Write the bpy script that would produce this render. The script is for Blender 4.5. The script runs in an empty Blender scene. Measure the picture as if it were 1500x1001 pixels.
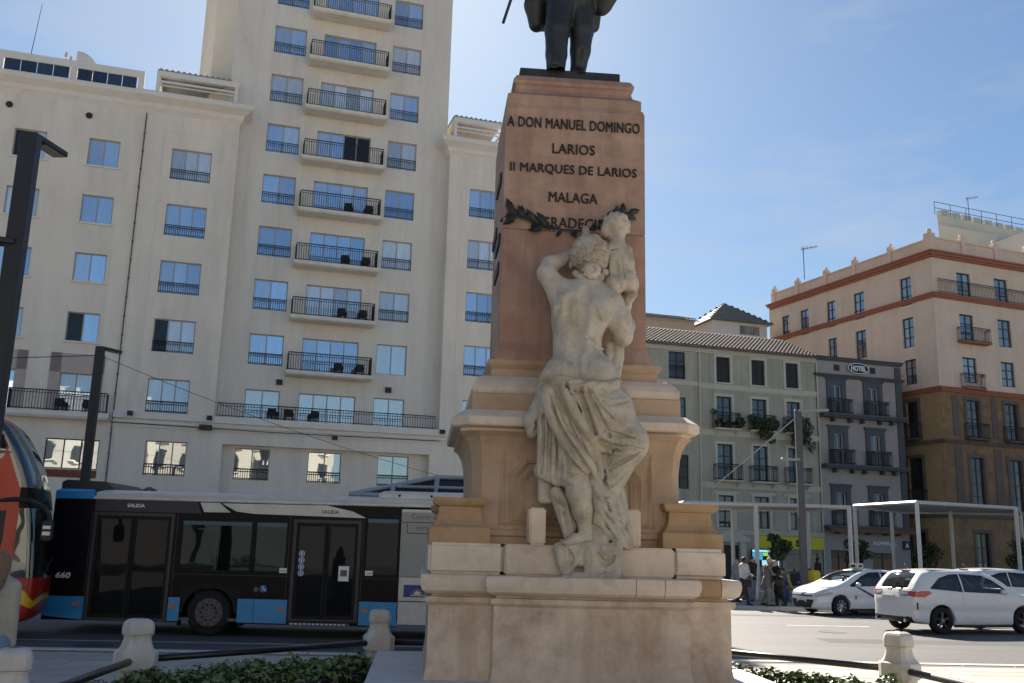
import bpy, bmesh, math, random
import numpy as np
from mathutils import Vector, Matrix
R = math.radians
random.seed(7); rng = np.random.default_rng(7)
SC = bpy.context.scene
COL = SC.collection

# ---------------------------------------------------------------- camera, sky, sun, exposure
cam_d = bpy.data.cameras.new('camera'); cam = bpy.data.objects.new('camera', cam_d); COL.objects.link(cam)
cam_d.sensor_width = 36.0; cam_d.lens = 1410.0 / 1500.0 * 36.0
cam_d.clip_end = 3000; cam_d.clip_start = 0.1
cam.matrix_world = Matrix.Translation((0, 0, 1.95)) @ Matrix.Rotation(R(90 + 12.1), 4, 'X') @ Matrix.Rotation(R(1.45), 4, 'Z')
SC.camera = cam

SUN_AZ, SUN_EL, SKY_K = -8.0, 36.0, 22.0
world = bpy.data.worlds.new('World'); SC.world = world; world.use_nodes = True
nt = world.node_tree; nt.nodes.clear()
n_out = nt.nodes.new('ShaderNodeOutputWorld'); n_bg = nt.nodes.new('ShaderNodeBackground')
n_sky = nt.nodes.new('ShaderNodeTexSky'); n_sky.sky_type = 'NISHITA'; n_sky.sun_disc = False
n_sky.sun_elevation = R(SUN_EL); n_sky.sun_rotation = R(SUN_AZ)
n_sky.air_density = 1.0; n_sky.dust_density = 0.5; n_sky.ozone_density = 1.0
n_bg.inputs['Strength'].default_value = 0.05
tc = nt.nodes.new('ShaderNodeTexCoord')
mp = nt.nodes.new('ShaderNodeMapping'); mp.inputs['Scale'].default_value = (1.6, 1.6, 5.5); mp.inputs['Rotation'].default_value = (0.2, 0.35, 0.3)
nz = nt.nodes.new('ShaderNodeTexNoise'); nz.inputs['Scale'].default_value = 1.7; nz.inputs['Detail'].default_value = 7; nz.inputs['Roughness'].default_value = 0.6
rp = nt.nodes.new('ShaderNodeValToRGB'); rp.color_ramp.elements[0].position = 0.53; rp.color_ramp.elements[1].position = 0.82
rp.color_ramp.elements[0].color = (0, 0, 0, 1); rp.color_ramp.elements[1].color = (0.62, 0.62, 0.62, 1)
mx = nt.nodes.new('ShaderNodeMixRGB'); mx.inputs[2].default_value = (5.0, 5.3, 5.7, 1)
nt.links.new(tc.outputs['Generated'], mp.inputs['Vector']); nt.links.new(mp.outputs['Vector'], nz.inputs['Vector'])
nt.links.new(nz.outputs['Fac'], rp.inputs['Fac']); nt.links.new(rp.outputs['Color'], mx.inputs[0])
# the same soft shoulder in every direction (a film-like response): c / (1 + c / k)
kk = nt.nodes.new('ShaderNodeVectorMath'); kk.operation = 'MULTIPLY_ADD'; kk.inputs[1].default_value = (1 / SKY_K,) * 3; kk.inputs[2].default_value = (1, 1, 1)
dv = nt.nodes.new('ShaderNodeVectorMath'); dv.operation = 'DIVIDE'
bw = nt.nodes.new('ShaderNodeRGBToBW'); nt.links.new(n_sky.outputs['Color'], bw.inputs[0]); nt.links.new(bw.outputs[0], kk.inputs[0]); nt.links.new(n_sky.outputs['Color'], dv.inputs[0]); nt.links.new(kk.outputs[0], dv.inputs[1])
tn = nt.nodes.new('ShaderNodeVectorMath'); tn.operation = 'MULTIPLY'; tn.inputs[1].default_value = (0.80, 0.96, 1.08)
nt.links.new(dv.outputs[0], tn.inputs[0]); nt.links.new(tn.outputs[0], mx.inputs[1]); nt.links.new(mx.outputs[0], n_bg.inputs['Color'])
nt.links.new(n_bg.outputs[0], n_out.inputs[0])

sun_d = bpy.data.lights.new('sun', 'SUN'); sun = bpy.data.objects.new('sun', sun_d); COL.objects.link(sun)
sun_d.energy = 5.0; sun_d.angle = R(0.53); sun_d.color = (1.0, 0.92, 0.80)
_s = Vector((math.sin(R(SUN_AZ)) * math.cos(R(SUN_EL)), math.cos(R(SUN_AZ)) * math.cos(R(SUN_EL)), math.sin(R(SUN_EL))))
sun.rotation_euler = _s.to_track_quat('Z', 'Y').to_euler()
SC.view_settings.view_transform = 'Standard'; SC.view_settings.look = 'None'
SC.view_settings.gamma = 1.0; SC.view_settings.exposure = 1.3; SC.view_settings.use_curve_mapping = False
SC.render.engine = 'CYCLES'; SC.cycles.max_bounces = 6; SC.cycles.diffuse_bounces = 4; SC.cycles.glossy_bounces = 3
SC.cycles.transparent_max_bounces = 8; SC.cycles.use_denoising = True

# ---------------------------------------------------------------- materials
MATS = {}
def mat(name, col, rough=0.65, var=0.12, scale=4.0, bump=0.0, bscale=None, metallic=0.0, spec=0.4, stain=None, sscale=0.8, samt=0.5, stretch=(1, 1, 1), coat=0.0, slo=0.46, shi=0.66, vary=0.0, streak=None):
    if name in MATS: return MATS[name]
    m = bpy.data.materials.new(name); m.use_nodes = True; t = m.node_tree; N = t.nodes; L = t.links
    b = N['Principled BSDF']
    b.inputs['Roughness'].default_value = rough; b.inputs['Metallic'].default_value = metallic
    b.inputs['Specular IOR Level'].default_value = spec
    if coat: b.inputs['Coat Weight'].default_value = coat; b.inputs['Coat Roughness'].default_value = 0.04
    c = (*col, 1)
    co = N.new('ShaderNodeTexCoord'); mpn = N.new('ShaderNodeMapping'); mpn.inputs['Scale'].default_value = stretch
    L.new(co.outputs['Object'], mpn.inputs['Vector'])
    src = None
    if var > 0:
        n1 = N.new('ShaderNodeTexNoise'); n1.inputs['Scale'].default_value = scale; n1.inputs['Detail'].default_value = 8; n1.inputs['Roughness'].default_value = 0.62
        L.new(mpn.outputs[0], n1.inputs['Vector'])
        r1 = N.new('ShaderNodeValToRGB'); e = r1.color_ramp.elements
        e[0].position = 0.3; e[1].position = 0.7
        e[0].color = tuple(x * (1 - var) for x in col) + (1,); e[1].color = tuple(min(1, x * (1 + var * .8)) for x in col) + (1,)
        L.new(n1.outputs['Fac'], r1.inputs['Fac']); src = r1.outputs['Color']
    if stain is not None:
        for si, (sc_, st, am) in enumerate(((sscale, stain, samt), (sscale * 3.1, tuple(x * .7 for x in stain), samt * .6))):
            n2 = N.new('ShaderNodeTexNoise'); n2.inputs['Scale'].default_value = sc_; n2.inputs['Detail'].default_value = 7; n2.inputs['Roughness'].default_value = 0.7
            try: n2.inputs['Distortion'].default_value = 0.2
            except Exception: pass
            L.new(mpn.outputs[0], n2.inputs['Vector'])
            r2 = N.new('ShaderNodeValToRGB'); r2.color_ramp.elements[0].position = slo; r2.color_ramp.elements[1].position = shi
            r2.color_ramp.elements[0].color = (0, 0, 0, 1); r2.color_ramp.elements[1].color = (am, am, am, 1)
            L.new(n2.outputs['Fac'], r2.inputs['Fac'])
            mxn = N.new('ShaderNodeMixRGB'); mxn.inputs[2].default_value = (*st, 1)
            L.new(r2.outputs['Color'], mxn.inputs[0])
            if src is not None: L.new(src, mxn.inputs[1])
            else: mxn.inputs[1].default_value = c
            src = mxn.outputs[0]
    if streak is not None:
        ms = N.new('ShaderNodeMapping'); ms.inputs['Scale'].default_value = (streak[2], streak[2], streak[2] * .055); L.new(co.outputs['Object'], ms.inputs['Vector'])
        n5 = N.new('ShaderNodeTexNoise'); n5.inputs['Scale'].default_value = 1.0; n5.inputs['Detail'].default_value = 6; n5.inputs['Roughness'].default_value = 0.65; L.new(ms.outputs[0], n5.inputs['Vector'])
        r5 = N.new('ShaderNodeValToRGB'); r5.color_ramp.elements[0].position = 0.50; r5.color_ramp.elements[1].position = 0.72; r5.color_ramp.elements[0].color = (0, 0, 0, 1); r5.color_ramp.elements[1].color = (streak[1],) * 3 + (1,)
        L.new(n5.outputs['Fac'], r5.inputs['Fac']); m5 = N.new('ShaderNodeMixRGB'); m5.inputs[2].default_value = (*streak[0], 1); L.new(r5.outputs['Color'], m5.inputs[0])
        if src is not None: L.new(src, m5.inputs[1])
        else: m5.inputs[1].default_value = c
        src = m5.outputs[0]
    if vary > 0:
        oi = N.new('ShaderNodeObjectInfo'); mr = N.new('ShaderNodeMapRange')
        mr.inputs['To Min'].default_value = 1 - vary; mr.inputs['To Max'].default_value = 1 + vary
        L.new(oi.outputs['Random'], mr.inputs['Value'])
        hv = N.new('ShaderNodeHueSaturation'); L.new(mr.outputs['Result'], hv.inputs['Value'])
        if src is not None: L.new(src, hv.inputs['Color'])
        else: hv.inputs['Color'].default_value = c
        src = hv.outputs['Color']
    if src is not None: L.new(src, b.inputs['Base Color'])
    else: b.inputs['Base Color'].default_value = c
    if bump > 0:
        n3 = N.new('ShaderNodeTexNoise'); n3.inputs['Scale'].default_value = bscale or scale * 6; n3.inputs['Detail'].default_value = 6
        L.new(mpn.outputs[0], n3.inputs['Vector'])
        bp = N.new('ShaderNodeBump'); bp.inputs['Strength'].default_value = bump; bp.inputs['Distance'].default_value = 0.02
        L.new(n3.outputs['Fac'], bp.inputs['Height']); L.new(bp.outputs['Normal'], b.inputs['Normal'])
    MATS[name] = m
    return m

def glass_mat(name, refl=0.45, tint=(0.75, 0.85, 1.0), inner=(0.42, 0.46, 0.5), transp=0.0, rough=0.015, wob=0.0, vary=0.25):
    """window glass: mirror layer over a curtain-coloured (or see-through) layer"""
    if name in MATS: return MATS[name]
    m = bpy.data.materials.new(name); m.use_nodes = True; t = m.node_tree; N = t.nodes; L = t.links; N.clear()
    o = N.new('ShaderNodeOutputMaterial'); g = N.new('ShaderNodeBsdfGlossy'); g.inputs['Roughness'].default_value = rough; g.inputs['Color'].default_value = (*tint, 1)
    mixa = N.new('ShaderNodeMixShader'); fr = N.new('ShaderNodeFresnel'); fr.inputs['IOR'].default_value = 1.5
    ma = N.new('ShaderNodeMath'); ma.operation = 'ADD'; ma.use_clamp = True; ma.inputs[1].default_value = refl - 0.04
    L.new(fr.outputs[0], ma.inputs[0]); 
    o2 = N.new('ShaderNodeObjectInfo'); m9 = N.new('ShaderNodeMapRange'); m9.inputs['To Min'].default_value = 1 - vary * .7; m9.inputs['To Max'].default_value = 1 + vary * .35
    w9 = N.new('ShaderNodeMath'); w9.operation = 'FRACT'; w8 = N.new('ShaderNodeMath'); w8.operation = 'MULTIPLY'; w8.inputs[1].default_value = 7.31; L.new(o2.outputs['Random'], w8.inputs[0]); L.new(w8.outputs[0], w9.inputs[0]); L.new(w9.outputs[0], m9.inputs['Value'])
    mq = N.new('ShaderNodeMath'); mq.operation = 'MULTIPLY'; mq.use_clamp = True; L.new(ma.outputs[0], mq.inputs[0]); L.new(m9.outputs['Result'], mq.inputs[1]); L.new(mq.outputs[0], mixa.inputs[0])
    d = N.new('ShaderNodeBsdfDiffuse')
    oi = N.new('ShaderNodeObjectInfo'); mr = N.new('ShaderNodeMapRange'); mr.inputs['To Min'].default_value = 1 - vary; mr.inputs['To Max'].default_value = 1 + vary
    hv = N.new('ShaderNodeHueSaturation'); hv.inputs['Color'].default_value = (*inner, 1)
    L.new(oi.outputs['Random'], mr.inputs['Value'])
    co = N.new('ShaderNodeTexCoord'); mpn = N.new('ShaderNodeMapping'); mpn.inputs['Scale'].default_value = (9, 1, 0.4)
    nn = N.new('ShaderNodeTexNoise'); nn.inputs['Scale'].default_value = 1.6; nn.inputs['Detail'].default_value = 3
    L.new(co.outputs['Object'], mpn.inputs['Vector']); L.new(mpn.outputs[0], nn.inputs['Vector'])
    mm = N.new('ShaderNodeMath'); mm.operation = 'MULTIPLY_ADD'; mm.inputs[1].default_value = 0.6; mm.inputs[2].default_value = 0.7
    L.new(nn.outputs['Fac'], mm.inputs[0])
    m2 = N.new('ShaderNodeMath'); m2.operation = 'MULTIPLY'; L.new(mm.outputs[0], m2.inputs[0]); L.new(mr.outputs['Result'], m2.inputs[1])
    L.new(m2.outputs[0], hv.inputs['Value']); L.new(hv.outputs['Color'], d.inputs['Color'])
    under = d
    if transp > 0:
        tr = N.new('ShaderNodeBsdfTransparent'); tr.inputs['Color'].default_value = (*[min(1, x) for x in inner], 1)
        mb = N.new('ShaderNodeMixShader'); mb.inputs[0].default_value = transp
        dk = N.new('ShaderNodeBsdfDiffuse'); dk.inputs['Color'].default_value = (0.012, 0.013, 0.014, 1)
        L.new(dk.outputs[0], mb.inputs[1]); L.new(tr.outputs[0], mb.inputs[2]); under = mb
    if wob > 0:
        n4 = N.new('ShaderNodeTexNoise'); n4.inputs['Scale'].default_value = 1.3; n4.inputs['Detail'].default_value = 1
        bp = N.new('ShaderNodeBump'); bp.inputs['Strength'].default_value = wob; bp.inputs['Distance'].default_value = 0.05
        L.new(co.outputs['Object'], n4.inputs['Vector']); L.new(n4.outputs['Fac'], bp.inputs['Height']); L.new(bp.outputs[0], g.inputs['Normal'])
    L.new(under.outputs[0], mixa.inputs[1]); L.new(g.outputs[0], mixa.inputs[2]); L.new(mixa.outputs[0], o.inputs[0])
    MATS[name] = m
    return m

def emit_mat(name, col, s):
    if name in MATS: return MATS[name]
    m = bpy.data.materials.new(name); m.use_nodes = True; b = m.node_tree.nodes['Principled BSDF']
    b.inputs['Base Color'].default_value = (*col, 1); b.inputs['Emission Color'].default_value = (*col, 1); b.inputs['Emission Strength'].default_value = s
    MATS[name] = m; return m

# ---------------------------------------------------------------- object helpers
def new_obj(name, me, m=None, parent=None, loc=None, rot=None):
    o = bpy.data.objects.new(name, me); COL.objects.link(o)
    if m is not None and me is not None and len(me.materials) == 0: me.materials.append(m)
    if parent is not None: o.parent = parent
    if loc is not None: o.location = loc
    if rot is not None: o.rotation_euler = rot
    return o
def bm_mesh(bm, name='mesh', smooth=False, m=None):
    me = bpy.data.meshes.new(name); bm.normal_update(); bm.to_mesh(me); bm.free()
    if smooth:
        me.polygons.foreach_set('use_smooth', [True] * len(me.polygons))
    if m is not None: me.materials.append(m)
    return me
def obj(name, bm, m=None, parent=None, loc=None, rot=None, smooth=False):
    return new_obj(name, bm_mesh(bm, name, smooth), m, parent, loc, rot)
def tag(o, label=None, cat=None, group=None, kind=None):
    if label: o['label'] = label
    if cat: o['category'] = cat
    if group: o['group'] = group
    if kind: o['kind'] = kind
    return o
def thing(name, label, cat, loc=(0, 0, 0), rotz=0.0, group=None):
    o = bpy.data.objects.new(name, None); COL.objects.link(o); o.location = loc; o.rotation_euler = (0, 0, rotz)
    o.empty_display_size = 0.2
    return tag(o, label, cat, group)
def kids(o): return [c for c in bpy.data.objects if c.parent == o]
def copy_tree(o, parent=None, children=None):
    if children is None:
        children = {}
        for c in bpy.data.objects:
            if c.parent is not None: children.setdefault(c.parent.name, []).append(c)
    c = o.copy(); COL.objects.link(c)
    if parent is not None: c.parent = parent
    for ch in children.get(o.name, []): copy_tree(ch, c, children)
    return c
def az_rot(az): return R(90 - az)     # local x runs along compass bearing az (0 = +Y), local y runs back
def bx(bm, x0, x1, y0, y1, z0, z1):
    v = [bm.verts.new(p) for p in ((x0, y0, z0), (x1, y0, z0), (x1, y1, z0), (x0, y1, z0), (x0, y0, z1), (x1, y0, z1), (x1, y1, z1), (x0, y1, z1))]
    for f in ((0, 3, 2, 1), (4, 5, 6, 7), (0, 1, 5, 4), (1, 2, 6, 5), (2, 3, 7, 6), (3, 0, 4, 7)): bm.faces.new([v[i] for i in f])
def bar(bm, a, b, r=0.02, n=6, r2=None):
    a = Vector(a); b = Vector(b); d = (b - a)
    if d.length < 1e-6: return
    q = d.to_track_quat('Z', 'Y'); r2 = r if r2 is None else r2
    ra = [bm.verts.new(a + q @ Vector((r * math.cos(2 * math.pi * i / n), r * math.sin(2 * math.pi * i / n), 0))) for i in range(n)]
    rb = [bm.verts.new(b + q @ Vector((r2 * math.cos(2 * math.pi * i / n), r2 * math.sin(2 * math.pi * i / n), 0))) for i in range(n)]
    for i in range(n): bm.faces.new([ra[i], ra[(i + 1) % n], rb[(i + 1) % n], rb[i]])
    bm.faces.new(ra[::-1]); bm.faces.new(rb)
def sbar(bm, a, b, w=0.02):     # square bar
    bar(bm, a, b, w * 0.7071, 4)
def lathe(bm, prof, n=24, axis='Z', c=(0, 0, 0), cap=True):
    rings = []
    for (r, z) in prof:
        ring = []
        for i in range(n):
            a = 2 * math.pi * i / n; p = (r * math.cos(a), r * math.sin(a), z)
            if axis == 'Y': p = (p[0], p[2], p[1])
            ring.append(bm.verts.new((p[0] + c[0], p[1] + c[1], p[2] + c[2])))
        rings.append(ring)
    for k in range(len(rings) - 1):
        for i in range(n):
            q = [rings[k][i], rings[k][(i + 1) % n], rings[k + 1][(i + 1) % n], rings[k + 1][i]]
            bm.faces.new(q if axis != 'Y' else q[::-1])
    if not cap: return
    bm.faces.new(rings[0][::-1] if axis != 'Y' else rings[0]); bm.faces.new(rings[-1] if axis != 'Y' else rings[-1][::-1])
def plan_loft(bm, plan, prof, cap=True):
    """plan: CCW polygon; prof: list of (outward offset, z) from bottom to top"""
    n = len(plan); P = [Vector(p) for p in plan]; nor = []
    for i in range(n):
        a = (P[i] - P[i - 1]).normalized(); b = (P[(i + 1) % n] - P[i]).normalized()
        na = Vector((a.y, -a.x)); nb = Vector((b.y, -b.x)); m_ = (na + nb)
        m_ = m_ / max(0.3, (1 + na.dot(nb))); nor.append(m_)
    rings = [[bm.verts.new((P[i].x + nor[i].x * o, P[i].y + nor[i].y * o, z)) for i in range(n)] for (o, z) in prof]
    for k in range(len(rings) - 1):
        for i in range(n): bm.faces.new([rings[k][i], rings[k][(i + 1) % n], rings[k + 1][(i + 1) % n], rings[k + 1][i]])
    if cap: bm.faces.new(rings[0][::-1]); bm.faces.new(rings[-1])
def rect_plan(x0, x1, y0, y1, c=0):
    if c <= 0: return [(x0, y0), (x1, y0), (x1, y1), (x0, y1)]
    return [(x0 + c, y0), (x1 - c, y0), (x1, y0 + c), (x1, y1 - c), (x1 - c, y1), (x0 + c, y1), (x0, y1 - c), (x0, y0 + c)]
def prism(bm, poly, y0, y1):
    """poly in (x, z), counter-clockwise seen from the front (-y)"""
    a = [bm.verts.new((x, y0, z)) for x, z in poly]; b = [bm.verts.new((x, y1, z)) for x, z in poly]; n = len(poly)
    bm.faces.new(a); bm.faces.new(b[::-1])
    for i in range(n): bm.faces.new([a[(i + 1) % n], a[i], b[i], b[(i + 1) % n]])
def bevel(bm, w=0.02, seg=2):
    bmesh.ops.bevel(bm, geom=list(bm.edges), offset=w, segments=seg, profile=0.6, affect='EDGES', clamp_overlap=True)
def wall_mesh(bm, u0, u1, z0, z1, openings, y=0.0, depth=0.22):
    """wall in the plane y with real openings and reveals of the given depth"""
    us = sorted({round(v, 4) for v in [u0, u1] + [o[0] for o in openings] + [o[1] for o in openings] if u0 - 1e-6 <= v <= u1 + 1e-6})
    zs = sorted({round(v, 4) for v in [z0, z1] + [o[2] for o in openings] + [o[3] for o in openings] if z0 - 1e-6 <= v <= z1 + 1e-6})
    vc = {}
    def V(u, z):
        k = (u, z)
        if k not in vc: vc[k] = bm.verts.new((u, y, z))
        return vc[k]
    for i in range(len(us) - 1):
        for j in range(len(zs) - 1):
            cu = (us[i] + us[i + 1]) / 2; cz = (zs[j] + zs[j + 1]) / 2
            if any(o[0] < cu < o[1] and o[2] < cz < o[3] for o in openings): continue
            bm.faces.new([V(us[i], zs[j]), V(us[i + 1], zs[j]), V(us[i + 1], zs[j + 1]), V(us[i], zs[j + 1])])
    for o in openings:
        a, b, c, d = o[:4]; dp = o[4] if len(o) > 4 else depth
        for (p, q) in (((a, c), (a, d)), ((a, d), (b, d)), ((b, d), (b, c)), ((b, c), (a, c))):
            v = [bm.verts.new((p[0], y, p[1])), bm.verts.new((q[0], y, q[1])), bm.verts.new((q[0], y + dp, q[1])), bm.verts.new((p[0], y + dp, p[1]))]
            bm.faces.new(v)
def text_mesh(body, w, h, depth=0.01, bold=0.0, shear=0.0, spacing=1.0):
    cu = bpy.data.curves.new('lettering', 'FONT'); cu.body = body; cu.size = 1.0; cu.extrude = 0.02; cu.offset = bold; cu.shear = shear; cu.space_character = spacing
    cu.align_x = 'CENTER'; cu.resolution_u = 3
    t = bpy.data.objects.new('lettering', cu); COL.objects.link(t)
    dg = bpy.context.evaluated_depsgraph_get(); me = bpy.data.meshes.new_from_object(t.evaluated_get(dg))
    bpy.data.objects.remove(t); bpy.data.curves.remove(cu)
    n = len(me.vertices); co = np.empty(n * 3, np.float32); me.vertices.foreach_get('co', co); co = co.reshape(-1, 3)
    lo, hi = co.min(0), co.max(0); s = (hi - lo); s[s < 1e-6] = 1
    x = ((co[:, 0] - lo[0]) / s[0] - 0.5) * w; z = ((co[:, 1] - lo[1]) / s[1] - 0.5) * h; yy = -((co[:, 2] - lo[2]) / s[2]) * depth
    me.vertices.foreach_set('co', np.stack([x, yy, z], 1).astype(np.float32).ravel()); me.materials.clear(); me.update()
    return me
def text(body, w, h, m, parent, loc, depth=0.01, name='lettering', rot=None, **k):
    return new_obj(name, text_mesh(body, w, h, depth, **k), m, parent, loc, rot)

def bold_text(body, w, h, m, parent, loc, depth, d=.006, **k):
    bm = bmesh.new(); me = text_mesh(body, w - d, h - d * .6, depth, **k); bm.from_mesh(me); n = len(bm.verts)
    bmesh.ops.translate(bm, vec=(-d / 2, 0, -d * .3), verts=list(bm.verts)); old = set(bm.verts); bm.from_mesh(me); nw = [v for v in bm.verts if v not in old]
    for v in nw: v.co.x += d / 2; v.co.z += d * .3; v.co.y *= .86
    bpy.data.meshes.remove(me); return obj('lettering', bm, m, parent, loc)
# ---------------------------------------------------------------- sculpting on a distance field
class Field:
    def __init__(s, lo, hi, h):
        s.lo = np.array(lo, float); s.h = h
        s.n = [int(math.ceil((hi[i] - lo[i]) / h)) + 1 for i in range(3)]
        s.d = np.full(s.n, 0.5, np.float32)
        s.ax = [(s.lo[i] + np.arange(s.n[i]) * h).astype(np.float32) for i in range(3)]
    def _win(s, lo, hi, pad):
        sl = []
        for i in range(3):
            a = int(math.floor((lo[i] - pad - s.lo[i]) / s.h)); b = int(math.ceil((hi[i] + pad - s.lo[i]) / s.h)) + 1
            a = max(0, a); b = min(s.n[i], b)
            if b <= a: return None
            sl.append(slice(a, b))
        X = s.ax[0][sl[0]][:, None, None]; Y = s.ax[1][sl[1]][None, :, None]; Z = s.ax[2][sl[2]][None, None, :]
        return tuple(sl), X, Y, Z
    def _mix(s, sl, v, k, op):
        d = s.d[sl]
        if op == 'sub': v = -v; hh = np.maximum(k - np.abs(d - v), 0) / max(k, 1e-6); s.d[sl] = np.maximum(d, v) + hh * hh * k * .25
        else: hh = np.maximum(k - np.abs(d - v), 0) / max(k, 1e-6); s.d[sl] = np.minimum(d, v) - hh * hh * k * .25
    def cap(s, a, b, r1, r2=None, k=0.05, op='add'):
        r2 = r1 if r2 is None else r2
        a = np.array(a, float); b = np.array(b, float); rm = max(r1, r2)
        w = s._win(np.minimum(a, b) - rm, np.maximum(a, b) + rm, k + 2 * s.h)
        if w is None: return
        sl, X, Y, Z = w; ba = b - a; L2 = float(ba @ ba) + 1e-12
        t = np.clip(((X - a[0]) * ba[0] + (Y - a[1]) * ba[1] + (Z - a[2]) * ba[2]) / L2, 0, 1)
        v = np.sqrt((X - a[0] - t * ba[0]) ** 2 + (Y - a[1] - t * ba[1]) ** 2 + (Z - a[2] - t * ba[2]) ** 2) - (r1 + (r2 - r1) * t)
        s._mix(sl, v.astype(np.float32), k, op)
    def ell(s, c, r, k=0.05, rot=None, op='add'):
        c = np.array(c, float); r = np.array(r, float) if np.ndim(r) else np.array([r] * 3, float); rm = r.max() if rot is not None else r
        w = s._win(c - rm, c + rm, k + 2 * s.h)
        if w is None: return
        sl, X, Y, Z = w; x, y, z = X - c[0], Y - c[1], Z - c[2]
        if rot is not None:
            m_ = np.array(Matrix.Rotation(rot[0], 3, 'X') @ Matrix.Rotation(rot[1], 3, 'Y') @ Matrix.Rotation(rot[2], 3, 'Z')).T
            x, y, z = [m_[i, 0] * x + m_[i, 1] * y + m_[i, 2] * z for i in range(3)]
        q = np.sqrt((x / r[0]) ** 2 + (y / r[1]) ** 2 + (z / r[2]) ** 2)
        g = np.sqrt((x / r[0] ** 2) ** 2 + (y / r[1] ** 2) ** 2 + (z / r[2] ** 2) ** 2)
        v = q * (q - 1) / np.maximum(g, 1e-6)
        s._mix(sl, v.astype(np.float32), k, op)
    def box(s, c, hw, rad=0.02, k=0.02, op='add', rotz=0.0):
        c = np.array(c, float); hw = np.array(hw, float); e = hw if rotz == 0 else np.array([hw[:2].sum(), hw[:2].sum(), hw[2]])
        w = s._win(c - e, c + e, k + rad + 2 * s.h)
        if w is None: return
        sl, X, Y, Z = w; x, y, z = X - c[0], Y - c[1], Z - c[2]
        if rotz: cs, sn = math.cos(rotz), math.sin(rotz); x, y = cs * x + sn * y, -sn * x + cs * y
        qx, qy, qz = np.abs(x) - hw[0] + rad, np.abs(y) - hw[1] + rad, np.abs(z) - hw[2] + rad
        v = np.sqrt(np.maximum(qx, 0) ** 2 + np.maximum(qy, 0) ** 2 + np.maximum(qz, 0) ** 2) + np.minimum(np.maximum(np.maximum(qx, qy), qz), 0) - rad
        s._mix(sl, v.astype(np.float32), k, op)
    def chain(s, pts, rs, k=0.05, op='add'):
        if np.ndim(rs) == 0: rs = [rs] * len(pts)
        for i in range(len(pts) - 1): s.cap(pts[i], pts[i + 1], rs[i], rs[i + 1], k, op)
    def surf(s, x, z):
        """front (lowest-y) surface of the shape at (x, z)"""
        i = int(round((x - s.lo[0]) / s.h)); j = int(round((z - s.lo[2]) / s.h))
        if not (0 <= i < s.n[0] and 0 <= j < s.n[2]): return None
        c = np.nonzero(s.d0[i, :, j] < 0)[0]
        return None if len(c) == 0 else s.lo[1] + c[0] * s.h
    def freeze(s): s.d0 = s.d.copy()
    def ridge(s, pts, r, off=0.0, k=0.04, op='add', step=0.05):
        """fold (or groove) that follows the frozen surface along a line of (x, z) points; r may taper"""
        P = [np.array(p, float) for p in pts]
        # Catmull-Rom
        Q = [P[0]] + P + [P[-1]]; out = []
        for i in range(1, len(Q) - 2):
            n = max(2, int(np.linalg.norm(Q[i + 1] - Q[i]) / step))
            for t in np.linspace(0, 1, n, endpoint=False):
                p0, p1, p2, p3 = Q[i - 1], Q[i], Q[i + 1], Q[i + 2]
                out.append(0.5 * (2 * p1 + (p2 - p0) * t + (2 * p0 - 5 * p1 + 4 * p2 - p3) * t * t + (3 * p1 - p0 - 3 * p2 + p3) * t ** 3))
        out.append(P[-1]); ys = [s.surf(p[0], p[1]) for p in out]; last = next((y for y in ys if y is not None), None)
        if last is None: return
        q = []
        for p, y in zip(out, ys):
            if y is None: y = last
            y = last + max(-0.12, min(0.12, y - last)); last = y; q.append((p[0], y + off, p[1]))
        m = len(q); rr = [r * (0.35 + 0.65 * math.sin(math.pi * min(1, max(0, (i + 0.6) / m)))) if np.ndim(r) == 0 else float(np.interp(i / max(1, m - 1), np.linspace(0, 1, len(r)), r)) for i in range(m)]
        s.chain(q, rr, k, op)
    def arrays(s):
        d = s.d; sg = d < 0; a = np.zeros([n - 1 for n in s.n], np.int8)
        for i in (0, 1):
            for j in (0, 1):
                for k in (0, 1):
                    a += sg[i:s.n[0] - 1 + i, j:s.n[1] - 1 + j, k:s.n[2] - 1 + k]
        I, J, K = np.nonzero((a > 0) & (a < 8)); idx = np.full(a.shape, -1, np.int32); idx[I, J, K] = np.arange(len(I))
        pos = np.zeros((len(I), 3), np.float64); cnt = np.zeros(len(I))
        cs = [(i, j, k) for i in (0, 1) for j in (0, 1) for k in (0, 1)]
        for p in cs:
            for ax in range(3):
                if p[ax]: continue
                q = list(p); q[ax] = 1
                v0 = d[I + p[0], J + p[1], K + p[2]]; v1 = d[I + q[0], J + q[1], K + q[2]]
                cr = (v0 < 0) != (v1 < 0); t = np.where(cr, v0 / np.where(cr, v0 - v1, 1), 0)
                for c in range(3): pos[:, c] += np.where(cr, p[c] + (t if c == ax else 0), 0)
                cnt += cr
        V = (np.stack([I, J, K], 1) + pos / cnt[:, None]) * s.h + s.lo
        F = []
        for ax in range(3):
            o1, o2 = (ax + 1) % 3, (ax + 2) % 3
            lo_ = [slice(None)] * 3; hi_ = [slice(None)] * 3; lo_[ax] = slice(0, -1); hi_[ax] = slice(1, None)
            s0 = sg[tuple(lo_)]; s1 = sg[tuple(hi_)]
            for dirn in (0, 1):
                E = np.stack(np.nonzero((s0 & ~s1) if dirn == 0 else (~s0 & s1)), 1)
                ok = (E[:, o1] > 0) & (E[:, o2] > 0) & (E[:, o1] < s.n[o1] - 1) & (E[:, o2] < s.n[o2] - 1); E = E[ok]
                quad = []
                for (a1, a2) in ((1, 1), (0, 1), (0, 0), (1, 0)):
                    q = E.copy(); q[:, o1] -= a1; q[:, o2] -= a2; quad.append(idx[q[:, 0], q[:, 1], q[:, 2]])
                quad = np.stack(quad, 1)
                F.append(quad if dirn == 0 else quad[:, ::-1])
        F = np.concatenate(F); F = F[(F >= 0).all(1)]
        return V, F
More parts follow.
